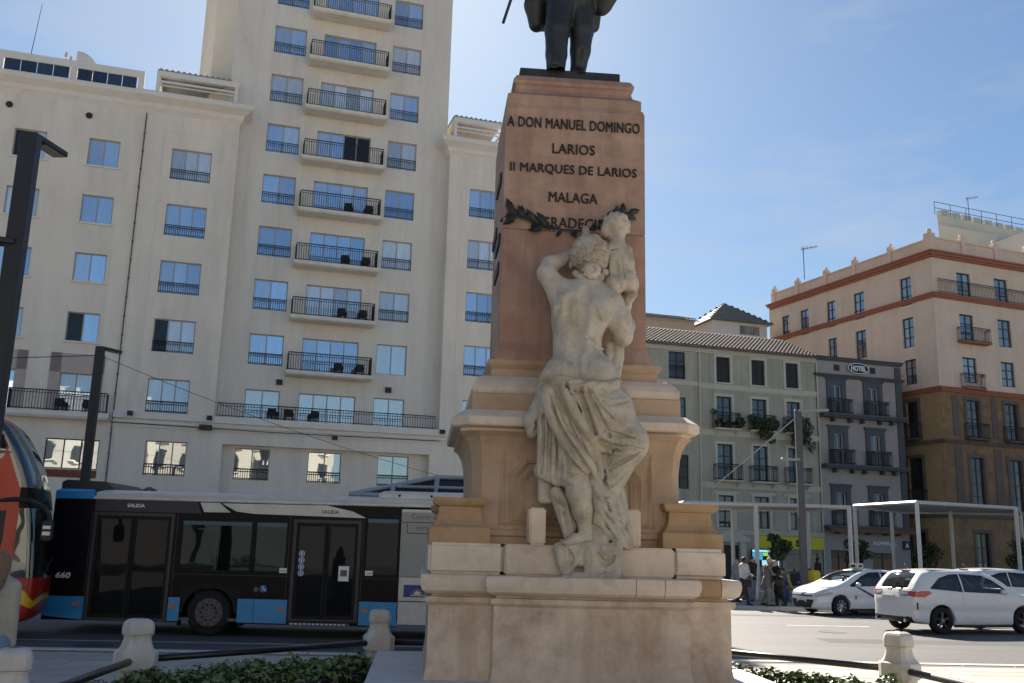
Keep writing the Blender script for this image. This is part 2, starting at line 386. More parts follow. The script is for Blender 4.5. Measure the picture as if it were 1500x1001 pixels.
    def mesh(s, name='mesh', smooth_iter=0, disp=None):
        V, F = s.arrays()
        if smooth_iter: V = lap(V, F, smooth_iter)
        return np_mesh(name, V, F)
def lap(V, F, it, lam=0.5):
    n = len(V)
    e = np.concatenate([F[:, [0, 1]], F[:, [1, 2]], F[:, [2, 3]], F[:, [3, 0]]])
    for _ in range(it):
        acc = np.zeros_like(V); c = np.zeros(n)
        for a, b in ((0, 1), (1, 0)):
            for k in range(3): acc[:, k] += np.bincount(e[:, a], V[e[:, b], k], n)
            c += np.bincount(e[:, a], minlength=n)
        V = V + lam * (acc / np.maximum(c, 1)[:, None] - V)
    return V
def np_mesh(name, V, F, smooth=True):
    me = bpy.data.meshes.new(name); nf = len(F); w = F.shape[1]
    me.vertices.add(len(V)); me.vertices.foreach_set('co', np.asarray(V, np.float32).ravel())
    me.loops.add(nf * w); me.loops.foreach_set('vertex_index', np.asarray(F, np.int32).ravel())
    me.polygons.add(nf); me.polygons.foreach_set('loop_start', np.arange(0, nf * w, w, dtype=np.int32))
    me.polygons.foreach_set('use_smooth', np.full(nf, smooth)); me.update(calc_edges=True)
    return me
def sub_mesh(V, F, mask):
    f = F[mask]; u, inv = np.unique(f, return_inverse=True)
    return V[u], inv.reshape(f.shape)
def normals(V, F):
    e1 = V[F[:, 2]] - V[F[:, 0]]; e2 = V[F[:, 3]] - V[F[:, 1]]; n = np.cross(e1, e2); N = np.zeros_like(V)
    for k in range(4):
        for a in range(3): N[:, a] += np.bincount(F[:, k], n[:, a], len(V))
    return N / (np.linalg.norm(N, axis=1)[:, None] + 1e-12)


# ================================================================= THE SETTING
T86 = math.tan(R(4))
near_y = lambda x: 18.35 + T86 * x
far_y = lambda x: 34.75 + T86 * x
def sheet(name, pts, z, m, kind='structure'):
    bm = bmesh.new(); bm.faces.new([bm.verts.new((x, y, z)) for x, y in pts]); o = obj(name, bm, m); o['kind'] = kind; return o
m_ground = mat('ground_earth', (0.30, 0.27, 0.23), 0.9, 0.15, 0.3)
m_asph = mat('asphalt', (0.112, 0.106, 0.103), 0.7, 0.16, 0.45, bump=0.35, bscale=60, stain=(0.085, 0.082, 0.08), sscale=0.25, samt=0.55, stretch=(0.35, 1.2, 1))
m_joint = mat('paving_joint', (0.20, 0.18, 0.16), 0.95, 0.1, 5)
m_pave = mat('paving_stone', (0.45, 0.405, 0.35), 0.75, 0.10, 3.0, bump=0.15, bscale=40, stain=(0.31, 0.27, 0.23), sscale=0.8, samt=0.45, vary=0.10)
m_pave_far = mat('pavement_far', (0.30, 0.28, 0.26), 0.85, 0.12, 1.2, bump=0.2, stain=(0.2, 0.19, 0.175), sscale=0.4)
m_kerb = mat('kerb_stone', (0.52, 0.50, 0.46), 0.8, 0.1, 2, bump=0.15)
m_white_paint = mat('road_paint', (0.72, 0.71, 0.68), 0.7, 0.12, 3, stain=(0.3, 0.3, 0.29), sscale=2.0, samt=0.5)
BIG = 900
sheet('ground', [(-BIG, -BIG), (BIG, -BIG), (BIG, BIG), (-BIG, BIG)], -0.05, m_ground)
X0, X1 = -90.0, 90.0
sheet('road', [(X0, near_y(X0)), (X1, near_y(X1)), (X1, far_y(X1)), (X0, far_y(X0))], 0.0, m_asph)
def strip(name, off0, off1, z, m, base=near_y, xa=X0, xb=X1):
    return sheet(name, [(xa, base(xa) + off0), (xb, base(xb) + off0), (xb, base(xb) + off1), (xa, base(xa) + off1)], z, m)
strip('road_marking', 1.55, 1.65, 0.004, m_white_paint, xb=3.0)
strip('road_marking', 15.75, 15.88, 0.004, m_white_paint)
for i in range(-7, 12):
    xa = i * 6.0 + 2
    strip('road_marking', 9.35, 9.47, 0.004, m_white_paint, xa=xa, xb=xa + 2.4)
m_patch = mat('road_patch', (0.075, 0.072, 0.071), .85, .2, 3, bump=.3, bscale=60); m_castiron = mat('cast_iron', (.06, .058, .055), .6, .2, 9, bump=.4, bscale=40)
for (x, o0, w, d) in ((7.5, 4.2, 5.5, 1.1), (13.5, 11.0, 4.0, .9), (-3.5, 0.7, 3.2, .6), (17.0, 6.0, 7.0, .8), (4.0, 13.2, 6.0, .7)): strip('road_patch', o0, o0 + d, 0.002, m_patch, xa=x, xb=x + w)
for (x, o0) in ((8.6, 7.3), (13.2, 3.1), (-7.6, 0.8), (11.0, 12.9)):
    bm = bmesh.new(); lathe(bm, [(.36, 0), (.36, .008), (.32, .010), (.31, .006), (.05, .006)], 24); o = obj('manhole_cover', bm, m_castiron, None, (x, near_y(x) + o0, 0.0)); o['kind'] = 'structure'
# near plaza: bed, then slabs laid in courses (the ones near enough to tell apart)
plz = sheet('plaza', [(X0, -40), (X1, -40), (X1, near_y(X1) - 0.3), (X0, near_y(X0) - 0.3)], 0.020, m_joint)
bm = bmesh.new()
bx(bm, -0.445, 0.445, -0.295, 0.295, 0.0, 0.03)
bmesh.ops.bevel(bm, geom=[e for e in bm.edges if all(v.co.z > 0.02 for v in e.verts)], offset=0.006, segments=1, affect='EDGES')
slab_me = bm_mesh(bm, 'paving_slab', m=m_pave)
def pave(px0, px1, rows, yb):
    for j in range(rows):
        for i in range(int((px1 - px0) / 0.9)):
            x = px0 + i * 0.9 + (0.45 if j % 2 else 0.0); y = yb + j * 0.6 + T86 * x
            new_obj('paving_slab', slab_me, None, plz, (x, y, 0.020 + random.uniform(-0.003, 0.002) - 0.02), (0, 0, R(4)))
pave(-8.6, -1.4, 10, 12.02)
pave(3.4, 10.4, 10, 12.02)
bm = bmesh.new()
for (xa, xb, ya, yb) in ((X0, -9.05, -40, None), (10.2, X1, -40, None), (-9.05, 10.2, -40, 11.65)):
    y0a, y0b = (near_y(xa) - .32, near_y(xb) - .32) if yb is None else (yb + T86 * xa, yb + T86 * xb)
    bm.faces.new([bm.verts.new(p) for p in ((xa, ya, .030), (xb, ya, .030), (xb, y0b, .030), (xa, y0a, .030))])
o = obj('plaza_paving', bm, m_pave); o['kind'] = 'structure'
bm = bmesh.new()
bx(bm, -0.49, 0.49, -0.14, 0.14, -0.04, 0.036); bmesh.ops.bevel(bm, geom=list(bm.edges), offset=0.012, segments=1, affect='EDGES')
kerb_me = bm_mesh(bm, 'kerb_block', m=m_kerb)
kb = tag(bpy.data.objects.new('kerb', None), kind='structure'); COL.objects.link(kb)
for i in range(-14, 20):
    new_obj('kerb_block', kerb_me, None, kb, (i * 1.0, near_y(i * 1.0) - 0.15, 0.0), (0, 0, R(4)))
# far pavement with a real kerb
bm = bmesh.new()
ya = lambda x: far_y(x)
bm.faces.new([bm.verts.new(p) for p in ((X0, ya(X0) + .2, .125), (X1, ya(X1) + .2, .125), (X1, 140, .125), (X0, 140, .125))])
o = obj('pavement', bm, m_pave_far); o['kind'] = 'structure'
kb2 = tag(bpy.data.objects.new('far_kerb', None), kind='structure'); COL.objects.link(kb2)
bm = bmesh.new(); bx(bm, -0.745, 0.745, -0.0, 0.26, -0.02, 0.13); bmesh.ops.bevel(bm, geom=list(bm.edges), offset=0.02, segments=1, affect='EDGES')
kerb2_me = bm_mesh(bm, 'kerb_block', m=m_kerb)
for i in range(-2, 22):
    x = i * 1.5; new_obj('kerb_block', kerb2_me, None, kb2, (x, far_y(x), 0.0), (0, 0, R(4)))
bm = bmesh.new(); bx(bm, -42, -0.76, 0, .26, -.02, .13); bx(bm, 0.76 + 31.5, 60, 0, .26, -.02, .13)
o = obj('kerb_block', bm, m_kerb, kb2, (-3.0, far_y(-3.0), 0), (0, 0, R(4)))

# ================================================================= BUILDINGS
m_cream = mat('cream_render', (0.75, 0.69, 0.61), 0.85, 0.045, 0.5, bump=0.12, bscale=14, stain=(0.52, 0.47, 0.40), sscale=0.16, samt=0.35, stretch=(1.6, 1, 0.5), streak=((.47, .42, .36), .32, 1.6))
m_cream2 = mat('pale_render', (0.80, 0.71, 0.60), 0.85, 0.045, 0.5, bump=0.12, bscale=14, stain=(0.52, 0.485, 0.43), sscale=0.2, samt=0.3, stretch=(1.6, 1, 0.5), streak=((.50, .455, .40), .3, 1.3))
m_trim = mat('pale_trim', (0.74, 0.69, 0.62), 0.8, 0.06, 1.5, bump=0.08)
m_frame = mat('window_frame_grey', (0.36, 0.34, 0.31), 0.45, 0.0)
m_iron = mat('dark_iron', (0.022, 0.024, 0.028), 0.5, 0.0, spec=0.4)
g_blue = glass_mat('hotel_glass', 0.50, (0.62, 0.80, 1.0), (0.34, 0.40, 0.47), wob=0.05, vary=0.45)
g_low = glass_mat('hotel_glass_lower', 0.46, (0.86, 0.90, 0.92), (0.36, 0.38, 0.38), wob=0.035, vary=0.3)
g_pale = glass_mat('curtained_glass', 0.26, (0.70, 0.84, 1.0), (0.50, 0.54, 0.57), wob=0.05, vary=0.35)
rw = random.Random(12)
g_dark = glass_mat('open_room', 0.04, (1, 1, 1), (0.012, 0.011, 0.010), vary=0.1)
g_old = glass_mat('town_glass', 0.10, (0.8, 0.9, 1.0), (0.035, 0.035, 0.04), vary=0.5, wob=0.05)
g_mid = glass_mat('town_glass_bright', 0.26, (0.8, 0.9, 1.0), (0.16, 0.18, 0.20), vary=0.5, wob=0.05)
WC = {}
def win_meshes(w, h, n, mf, fr=0.05, mid=0, tee=False, split=None):
    key = (round(w, 3), round(h, 3), n, mf.name, fr, mid, tee)
    if key in WC: return WC[key]
    bm = bmesh.new()
    bx(bm, 0, w, 0, .07, 0, fr); bx(bm, 0, w, 0, .07, h - fr, h); bx(bm, 0, fr, 0.001, .069, fr, h - fr); bx(bm, w - fr, w, 0.001, .069, fr, h - fr)
    edges = [fr + (w - 2 * fr) * i / n for i in range(n + 1)]
    for e in edges[1:-1]: bx(bm, e - fr * .6, e + fr * .6, 0.004, .066, fr, h - fr)
    for k in range(mid):
        zz = h * (k + 1) / (mid + 1); bx(bm, fr, w - fr, 0.008, .062, zz - fr * .4, zz + fr * .4)
    f = bm_mesh(bm, 'window', m=mf); panes = []
    for i in range(n):
        a = edges[i] + (fr * .6 if i else 0); b = edges[i + 1] - (fr * .6 if i < n - 1 else 0)
        bm = bmesh.new(); bx(bm, 0, b - a, .028, .040, 0, h - 2 * fr); panes.append((a, fr, bm_mesh(bm, 'pane')))
    WC[key] = (f, panes); return WC[key]
RC = {}
def rail_mesh(w, h, step=0.11, r=0.011, ret=0.0, mid=True):
    key = (round(w, 3), round(h, 3), step, r, ret)
    if key in RC: return RC[key]
    bm = bmesh.new(); q = r * 1.5
    def run(a, b):
        d = Vector(b) - Vector(a); n = max(1, int(d.length / step))
        for i in range(n + 1):
            p = Vector(a) + d * (i / n); sbar(bm, p + Vector((0, 0, 0.0)), p + Vector((0, 0, h - q)), r * 1.5)
        up = Vector((0, 0, 1))
        for zz, ww in ((h, q * 2), (0.07, q * 1.5)) + (((h - .13, q * 1.2),) if mid else ()): sbar(bm, Vector(a) + up * zz, Vector(b) + up * zz, ww)
    run((0, 0, 0), (w, 0, 0))
    if ret > 0: run((0, ret, 0), (0, 0, 0)); run((w, ret, 0), (w, 0, 0))
    RC[key] = bm_mesh(bm, 'railing', m=m_iron); return RC[key]
PM = {}
def pane_mesh(me, g):
    k = (me.name, g.name)
    if k not in PM:
        c = me.copy(); c.materials.clear(); c.materials.append(g); PM[k] = c
    return PM[k]
def window(parent, u, z, w, h, y=0.14, n=2, rail=0.0, glass=None, openp=(), mf=None, fr=0.05, mid=0, name='window', ry=-0.12, rstep=0.11, label=None):
    mf = mf or m_frame; glass = glass or g_blue
    if glass is g_blue and rw.random() < .28: glass = g_pale
    f, panes = win_meshes(w, h, n, mf, fr, mid)
    o = new_obj(name, f, None, parent, (u, y, z))
    if label: o['label'] = label
    for i, (a, b, me) in enumerate(panes): new_obj('pane', pane_mesh(me, g_dark if i in openp else glass), None, o, (a, 0, b))
    if rail > 0: new_obj('railing', rail_mesh(w - 0.04, rail, rstep), None, o, (0.02, ry, 0.02))
    return o
def slab_part(name, parent, x0, x1, y0, y1, z0, z1, m, bev=0.0):
    bm = bmesh.new(); bx(bm, x0, x1, y0, y1, z0, z1)
    if bev: bmesh.ops.bevel(bm, geom=list(bm.edges), offset=bev, segments=1, affect='EDGES')
    return obj(name, bm, m, parent)

# ---------------------------------------------------------------- the white hotel tower with its two lower wings
HO = (-9.79, 52.00, 12.86)
hotel = thing('hotel_building', 'tall cream hotel tower with stacked balconies and blue windows behind the bus', 'building', (HO[0], HO[1], 0), az_rot(73))
Z0 = 9.88; FL = 3.045
# tower shaft
ops = []
for k in range(0, 9):
    zt = Z0 + FL * k
    ops += [(-4.52, -2.72, zt - 1.70, zt), (2.34, 4.06, zt - 1.70, zt)]
    ops.append((-1.72, 1.34, (zt - 1.70) if k == 0 else zt - 1.98, zt - 0.03))
bm = bmesh.new(); wall_mesh(bm, -6.70, 5.87, 8.2, 48.0, ops, 0.0, 0.2); obj('facade_wall', bm, m_cream, hotel)
bm = bmesh.new()   # body behind the facade, with a splayed left flank
P_ = [(-6.70, 0.0), (5.87, 0.0), (5.87, 12.0), (-9.0, 12.0), (-7.85, 1.6)]
a = [bm.verts.new((x, y, 8.2)) for x, y in P_]; b = [bm.verts.new((x, y, 48.0)) for x, y in P_]
for i in range(1, 5): bm.faces.new([a[i], a[(i + 1) % 5], b[(i + 1) % 5], b[i]])
bm.faces.new(b); obj('side_wall', bm, mat('side_render', (0.70, 0.62, 0.50), 0.85, 0.05, .6, bump=.1), hotel)
bm = bmesh.new(); plan_loft(bm, P_, [(0.05, 47.6), (0.45, 48.0), (0.45, 48.3), (0.0, 48.3)]); obj('cornice', bm, m_trim, hotel)
for k in range(0, 9):
    zt = Z0 + FL * k; gl = g_blue if k > 1 else g_low
    window(hotel, -4.52, zt - 1.70, 1.80, 1.70, n=2, rail=0.62 if k else 0, glass=g_low if k == 0 else g_blue)
    window(hotel, 2.34, zt - 1.70, 1.72, 1.70, n=2, rail=0.62 if k > 1 else 0, glass=gl)
    if k == 0: window(hotel, -1.72, zt - 1.70, 3.06, 1.67, n=4, glass=g_low)
    else: window(hotel, -1.72, zt - 1.98, 3.06, 1.95, n=4, glass=g_blue, openp=(2, 3) if k == 5 else ())
    if k >= 1:
        zb = zt - 2.02
        bm = bmesh.new(); plan_loft(bm, rect_plan(-2.58, 2.08, -1.08, 0.0), [(-0.10, zb - 0.24), (0.0, zb - 0.17), (0.0, zb)])
        s = obj('balcony', bm, m_cream, hotel)
        new_obj('railing', rail_mesh(4.42, 0.98, 0.125, 0.013, ret=0.98), None, s, (-2.46, -0.98, zb))
        if k == 5: s['label'] = 'balcony with two near-black panes of an open room behind'  # the dark tone is in two panes of the window
for u in (-5.9, 3.1):
    bm = bmesh.new(); bx(bm, -.16, .16, -.22, 0, 0, .28); bx(bm, -.11, .11, -.30, -.22, .05, .22); obj('floodlight', bm, m_iron, hotel, (u + 3.1 if u < 0 else u, 0.0, 10.2))
# podium, recess and terrace
pops = [(-12.9 + 12.9 - 9.15, -7.17, 5.05, 6.78), (-5.45, 5.38, 3.2, 6.80, 0.5)]
bm = bmesh.new(); wall_mesh(bm, -10.80, 9.8, 0.0, 8.2, pops, -1.0, 0.2); obj('podium_wall', bm, m_cream2, hotel)
bm = bmesh.new(); rops = [(-4.80, -3.02, 5.05, 6.68), (-1.05, 0.70, 5.05, 6.68), (2.65, 4.36, 5.05, 6.68)]
wall_mesh(bm, -5.45, 5.38, 3.2, 6.80, rops, -0.5, 0.18); obj('recess_wall', bm, m_cream2, hotel)
for o_ in rops: window(hotel, o_[0], o_[2], o_[1] - o_[0], o_[3] - o_[2], y=-0.38, n=2, rail=0.55, glass=g_low)
window(hotel, -9.15, 5.05, 1.98, 1.73, y=-0.86, n=3, rail=0.55, glass=g_low)
bm = bmesh.new(); bx(bm, -10.8, 9.8, -1.0, 0.0, 8.2, 8.203); bx(bm, -10.8, 9.8, 0.01, 14, 0.05, 8.19); obj('terrace', bm, m_trim, hotel)
bm = bmesh.new()
for (za, zb, d) in ((7.42, 7.50, .06), (7.62, 7.72, .10), (7.84, 8.18, .16)): bx(bm, -10.8, 9.8, -1.0 - d, -1.003, za, zb)
obj('string_course', bm, m_trim, hotel)
new_obj('railing', rail_mesh(11.5, 0.72, 0.14, 0.012), None, hotel, (-5.85, -0.95, 8.2))
bm = bmesh.new(); bar(bm, (-10.9, -1.24, 7.58), (-3, -1.22, 7.50), .022); bar(bm, (-3, -1.22, 7.50), (5.9, -1.24, 7.55), .022); obj('facade_cable', bm, m_iron, hotel)
for u in (-10.0, -6.2, 6.0, 0.2):
    bm = bmesh.new(); bx(bm, -.13, .13, -.25, 0, 0, .22); bx(bm, -.09, .09, -.31, -.25, .03, .19); obj('floodlight', bm, m_iron, hotel, (u, -1.16, 7.95 if u != 0.2 else 7.3))
bm = bmesh.new(); bx(bm, -.32, .32, -.3, 0, 0, .26); obj('junction_box', bm, m_iron, hotel, (-6.35, -1.17, 7.42))
# wings
def wing(u0, u1, wu, cols):
    ops = []
    for k in range(5):
        zt = 9.95 + 3.12 * k; ops.append((wu, wu + 2.04, zt - 1.74, zt))
    bm = bmesh.new(); wall_mesh(bm, u0, u1, 8.2, 24.9, ops, -1.0, 0.2); obj('facade_wall', bm, m_cream2, hotel)
    for k, o_ in enumerate(ops):
        window(hotel, o_[0], o_[2], 2.04, 1.74, y=-0.86, n=3, rail=0.56, glass=g_blue if k else (g_low if u0 > 0 else g_blue), openp=(0,) if (k == 1 and u0 < 0) else ())
    bm = bmesh.new()     # thin raised border round the window column
    for (a, b) in ((wu - .50, wu - .46), (wu + 2.50, wu + 2.54)): bx(bm, a, b, -1.02, -1.002, 8.2, 23.3)
    bx(bm, wu - .50, wu + 2.54, -1.019, -1.002, 23.3, 23.34); obj('window_border', bm, m_trim, hotel)
    bm = bmesh.new(); a = [bm.verts.new((x, y, z)) for z in (0.2, 24.9) for x, y in ((u0, -1), (u0, 12), (u1, 12), (u1, -1))]
    for i in range(3): bm.faces.new([a[i + 1], a[i], a[i + 4], a[i + 5]])
    bm.faces.new(a[4:][::-1]); obj('side_wall', bm, m_cream2, hotel)
    bm = bmesh.new(); plan_loft(bm, rect_plan(u0, u1, -1.0, 6.0), [(0.004, 24.30), (0.10, 24.42), (0.22, 24.75), (0.62, 25.0), (0.66, 25.2), (0.62, 25.28), (0.0, 25.3)]); obj('cornice', bm, m_trim, hotel)
    bm = bmesh.new(); n = int((u1 - u0 + .3) / 0.22)
    for i in range(n): x = u0 - .12 + i * .22; bx(bm, x, x + .11, -1.185, -1.12, 24.46, 24.56)
    obj('dentil_band', bm, m_trim, hotel)
    # roof pergola: white frame, brown louvres
    ro = new_obj('roof_pergola', None, None, hotel)
    bm = bmesh.new(); x0, x1 = (u0 + .35, u1 - .35)
    for x in (x0, x1):
        for y in (-0.55, 2.6): bx(bm, x - .09, x + .09, y - .09, y + .09, 25.3, 26.62)
    bx(bm, x0 - .1, x1 + .1, -.68, -.42, 26.62, 26.92); bx(bm, x0 - .1, x1 + .1, 2.5, 2.7, 26.62, 26.90)
    bx(bm, x0 - .1, x0 + .1, -.42, 2.5, 26.63, 26.9); bx(bm, x1 - .1, x1 + .1, -.42, 2.5, 26.63, 26.9)
    bx(bm, x0, x1, -.60, -.5, 26.30, 26.40); bx(bm, x0, x1, -.60, -.5, 26.1, 26.16); bx(bm, x0, x1, -.62, -.48, 25.3, 25.36)
    bpy.data.objects.remove(ro); ro = obj('roof_pergola', bm, m_trim, hotel)
    mlv = mat('brown_louvre', (0.14, 0.06, 0.038), 0.6, 0.1, 3)
    bm = bmesh.new(); bx(bm, 0, x1 - x0 - .2, 0, .16, -.015, .015); lv = bm_mesh(bm, 'louvre_slat', m=mlv)
    for i in range(6): new_obj('louvre_slat', lv, None, ro, (x0 + .1, 2.2, 25.42 + i * .2), (R(-35), 0, 0))
    bm = bmesh.new(); bx(bm, x0 - .1, x1 - .3, -.45, 3.4, 26.98, 27.1)
    for i in range(int((x1 - x0) / .3)): bx(bm, x0 + i * .3, x0 + i * .3 + .14, -.5, 3.4, 27.10, 27.14)
    obj('awning_roof', bm, mat('grey_awning', (0.33, 0.31, 0.29), .7, .15, 3), hotel)
wing(-10.80, -6.0, -9.34, 1)
wing(5.87, 9.8, 7.12, 1)

# chairs on the lower balconies (small, dark)
m_wick = mat('dark_wicker', (0.016, 0.016, 0.018), .7, .2, 20)
bm = bmesh.new(); bx(bm, -.27, .27, -.25, .25, .38, .46); bx(bm, -.27, .27, .2, .28, .46, .88); bx(bm, -.3, -.24, -.25, .25, .46, .66); bx(bm, .24, .3, -.25, .25, .46, .66)
for (x, y) in ((-.25, -.22), (.25, -.22), (-.25, .22), (.25, .22)): bx(bm, x - .03, x + .03, y - .03, y + .03, 0, .38)
bmesh.ops.scale(bm, vec=(.8, .8, .72), verts=bm.verts)
ch_me = bm_mesh(bm, 'balcony_chair', m=m_wick)
cp = Matrix.Translation((HO[0], HO[1], 0)) @ Matrix.Rotation(az_rot(73), 4, 'Z')
floors = ['first', 'second', 'third', 'fourth']
for k in range(1, 5):
    for j, u in enumerate((0.25, 1.35)):
        p = cp @ Vector((u, -0.55, Z0 + FL * k - 2.02)); o = new_obj('balcony_chair', ch_me, None, None, p, (0, 0, az_rot(73) + R(160 + 25 * j)))
        tag(o, 'dark wicker chair on the %s balcony up the tower, %s of the pair' % (('lowest', 'second lowest', 'third lowest', 'fourth lowest')[k - 1], ('left', 'right')[j]), 'chair', 'wicker chairs on the tower balconies')
for j, u in enumerate((-3.0, -2.2, -0.9)):
    p = cp @ Vector((u, -0.45, 8.21)); o = new_obj('balcony_chair', ch_me, None, None, p, (0, 0, az_rot(73) + R(150 + 20 * j)))
    tag(o, '%s dark chair in the row on the long first floor terrace' % ('leftmost', 'middle', 'rightmost')[j], 'chair', 'chairs on the long terrace')

# ---------------------------------------------------------------- white building left of the drainpipe
wb = thing('white_building', 'plain white block with small two-pane windows left of the drainpipe', 'building', (HO[0], HO[1], 0), az_rot(73))
ops = []; cols = (-13.45, -16.99, -20.6, -24.1)
for k in range(5):
    zt = 9.92 + 3.12 * k
    for c in cols: ops.append((c, c + 1.52, zt - (1.50 if k else 2.02), zt))
ops += [(-13.72, -11.28, 5.2, 6.66), (-18.2, -15.4, 5.2, 6.66), (-22.8, -20.0, 5.2, 6.66)]
bm = bmesh.new(); wall_mesh(bm, -27.0, -10.80, 0.0, 24.9, ops, -0.97, 0.18); obj('facade_wall', bm, m_cream2, wb)
for i, o_ in enumerate(ops):
    if i < 20: window(wb, o_[0], o_[2], o_[1] - o_[0], o_[3] - o_[2], y=-0.84, n=2, glass=g_blue, openp=(0,) if i in (4, 17) else ())
    else:
        window(wb, o_[0], o_[2], o_[1] - o_[0], o_[3] - o_[2], y=-0.84, n=3, glass=g_low, mf=m_iron)
        bm = bmesh.new(); bx(bm, o_[0], o_[1], -1.02, -0.975, o_[2] - .42, o_[2] - .05); obj('brick_panel', bm, mat('red_brick_panel', (.22, .07, .045), .8, .5, 9), wb)
bm = bmesh.new()
for c in cols:
    for k in range(5): zt = 9.92 + 3.12 * k; bx(bm, c - .12, c + 1.64, -1.06, -.972, zt - (1.5 if k else 2.02) - .09, zt - (1.5 if k else 2.02))
obj('window_sill', bm, m_trim, wb)
m_pinkish = mat('pink_surround', (0.48, 0.40, 0.36), .85, .06, 1)
for c in cols[:3]:
    bm = bmesh.new(); bx(bm, c - .5, c - .003, -1.02, -.973, 8.0, 10.9); bx(bm, c + 1.523, c + 2.0, -1.02, -.973, 8.0, 10.9); bx(bm, c - .5, c + 2.0, -1.02, -.9731, 9.93, 10.9); obj('door_surround', bm, m_pinkish, wb)
bm = bmesh.new(); plan_loft(bm, rect_plan(-15.6, -10.95, -1.72, -.97), [(-.12, 7.58), (-.02, 7.68), (0, 7.72), (0, 7.92)]); bl = obj('balcony', bm, m_trim, wb)
new_obj('railing', rail_mesh(4.4, .98, .13, .013, ret=.7), None, bl, (-15.5, -1.66, 7.92))
bm = bmesh.new(); plan_loft(bm, rect_plan(-27, -16.2, -1.72, -.97), [(-.12, 7.58), (-.02, 7.68), (0, 7.72), (0, 7.92)]); bl = obj('balcony', bm, m_trim, wb)
new_obj('railing', rail_mesh(10.6, .98, .13, .013), None, bl, (-26.9, -1.66, 7.92))
bm = bmesh.new(); bar(bm, (-10.80, -1.03, 0), (-10.80, -1.03, 24.2), .03, 8)
for z in np.arange(1, 24, 1.0): bx(bm, -10.85, -10.75, -1.08, -.98, z, z + .06)
obj('drainpipe', bm, mat('pipe_grey', (.10, .095, .09), .6, .1, 3), wb)
bm = bmesh.new(); plan_loft(bm, rect_plan(-27.0, -10.82, -.97, 6.0), [(0.004, 24.30), (0.10, 24.42), (0.20, 24.75), (0.55, 25.0), (0.58, 25.2), (0.55, 25.28), (0.0, 25.3)]); obj('cornice', bm, m_trim, wb)
bm = bmesh.new()
for i in range(70): x = -27 + i * .23; bx(bm, x, x + .11, -1.14, -1.08, 24.46, 24.56)
obj('dentil_band', bm, m_trim, wb)
bm = bmesh.new(); a = [bm.verts.new((x, y, z)) for z in (0.2, 24.9) for x, y in ((-27, -.97), (-27, 12), (-10.8, 12), (-10.8, -.97))]
for i in range(3): bm.faces.new([a[i + 1], a[i], a[i + 4], a[i + 5]])
obj('side_wall', bm, m_cream2, wb)
gp = glass_mat('solar_glass', .07, (.5, .62, .85), (.03, .04, .06), vary=.3)
bm = bmesh.new(); bx(bm, -27, -11.2, -.2, -.05, 26.55, 26.95); bx(bm, -27, -11.2, -.18, -.06, 25.3, 25.62)
for x in (-27, -22.7, -18.3, -14.75, -11.35): bx(bm, x - .16, x + .16, -.195, -.055, 25.62, 26.55)
pf = obj('roof_parapet', bm, m_trim, wb)
for x0, x1 in ((-26.8, -22.9), (-22.5, -18.5), (-18.1, -14.95), (-14.55, -11.55)):
    n = 4
    for i in range(n):
        w = (x1 - x0) / n; bm = bmesh.new(); bx(bm, x0 + i * w, x0 + i * w + w - .03, -.12, -.09, 25.62, 26.55); obj('glass_panel', bm, gp, pf)
for z_, u_ in ((22.98, -13.9), (22.98, -16.9)):
    bm = bmesh.new(); lathe(bm, [(.17, 0), (.17, .04), (.09, .045)], 16, 'Y'); obj('round_vent', bm, m_iron, wb, (u_ - .3 + (0.6 if u_ > -14 else -.2), -1.03, 23.6))
for i, c in enumerate((-13.5, -12.3)):
    p = cp @ Vector((c + .3, -1.3, 7.92)); o = new_obj('balcony_chair', ch_me, None, None, p, (0, 0, az_rot(73) + R(165 + 20 * i)))
    tag(o, 'dark chair on the terrace above the red bus, %s of the two' % ('left', 'right')[i], 'chair', 'chairs above the red bus')
# roof gear
m_zinc = mat('zinc', (0.55, 0.54, 0.50), .5, .08, 3, metallic=.3)
bm = bmesh.new()
pts = [(0, 0), (1.15, 0)] + [(1.15 * math.cos(a) + 0.0, 1.15 * math.sin(a)) for a in np.linspace(0.15, math.pi / 2, 7)] + [(0, 1.15)]
prism(bm, pts, -.45, .45); bx(bm, .2, .55, -.48, -.451, .1, .45)
rp_ = cp @ Vector((-14.85, 1.2, 26.85)); tag(obj('roof_duct', bm, m_zinc, None, rp_, (0, 0, az_rot(73))), 'curved pale ventilation duct standing on the white block roof', 'duct')
for j, u in enumerate((-15.45, -15.2)):
    bm = bmesh.new(); bar(bm, (0, 0, 0), (0, 0, 1.35 - .2 * j), .05, 8); bar(bm, (0, 0, 1.3 - .2 * j), (0, 0, 1.6 - .2 * j), .1, 10, .08)
    tag(obj('roof_vent', bm, m_zinc, None, cp @ Vector((u, 1.2, 26.4)), (0, 0, 0)), ('taller' if j == 0 else 'shorter') + ' thin vent pipe beside the curved roof duct', 'vent pipe', 'vent pipes on the white roof')
bm = bmesh.new(); bar(bm, (0, 0, 0), (.35, 0, 4.6), .025, 6, .012); tag(obj('whip_antenna', bm, m_iron, None, cp @ Vector((-17.3, 1.2, 26)), (0, 0, 0)), 'thin whip antenna rising from the far left roof', 'antenna')


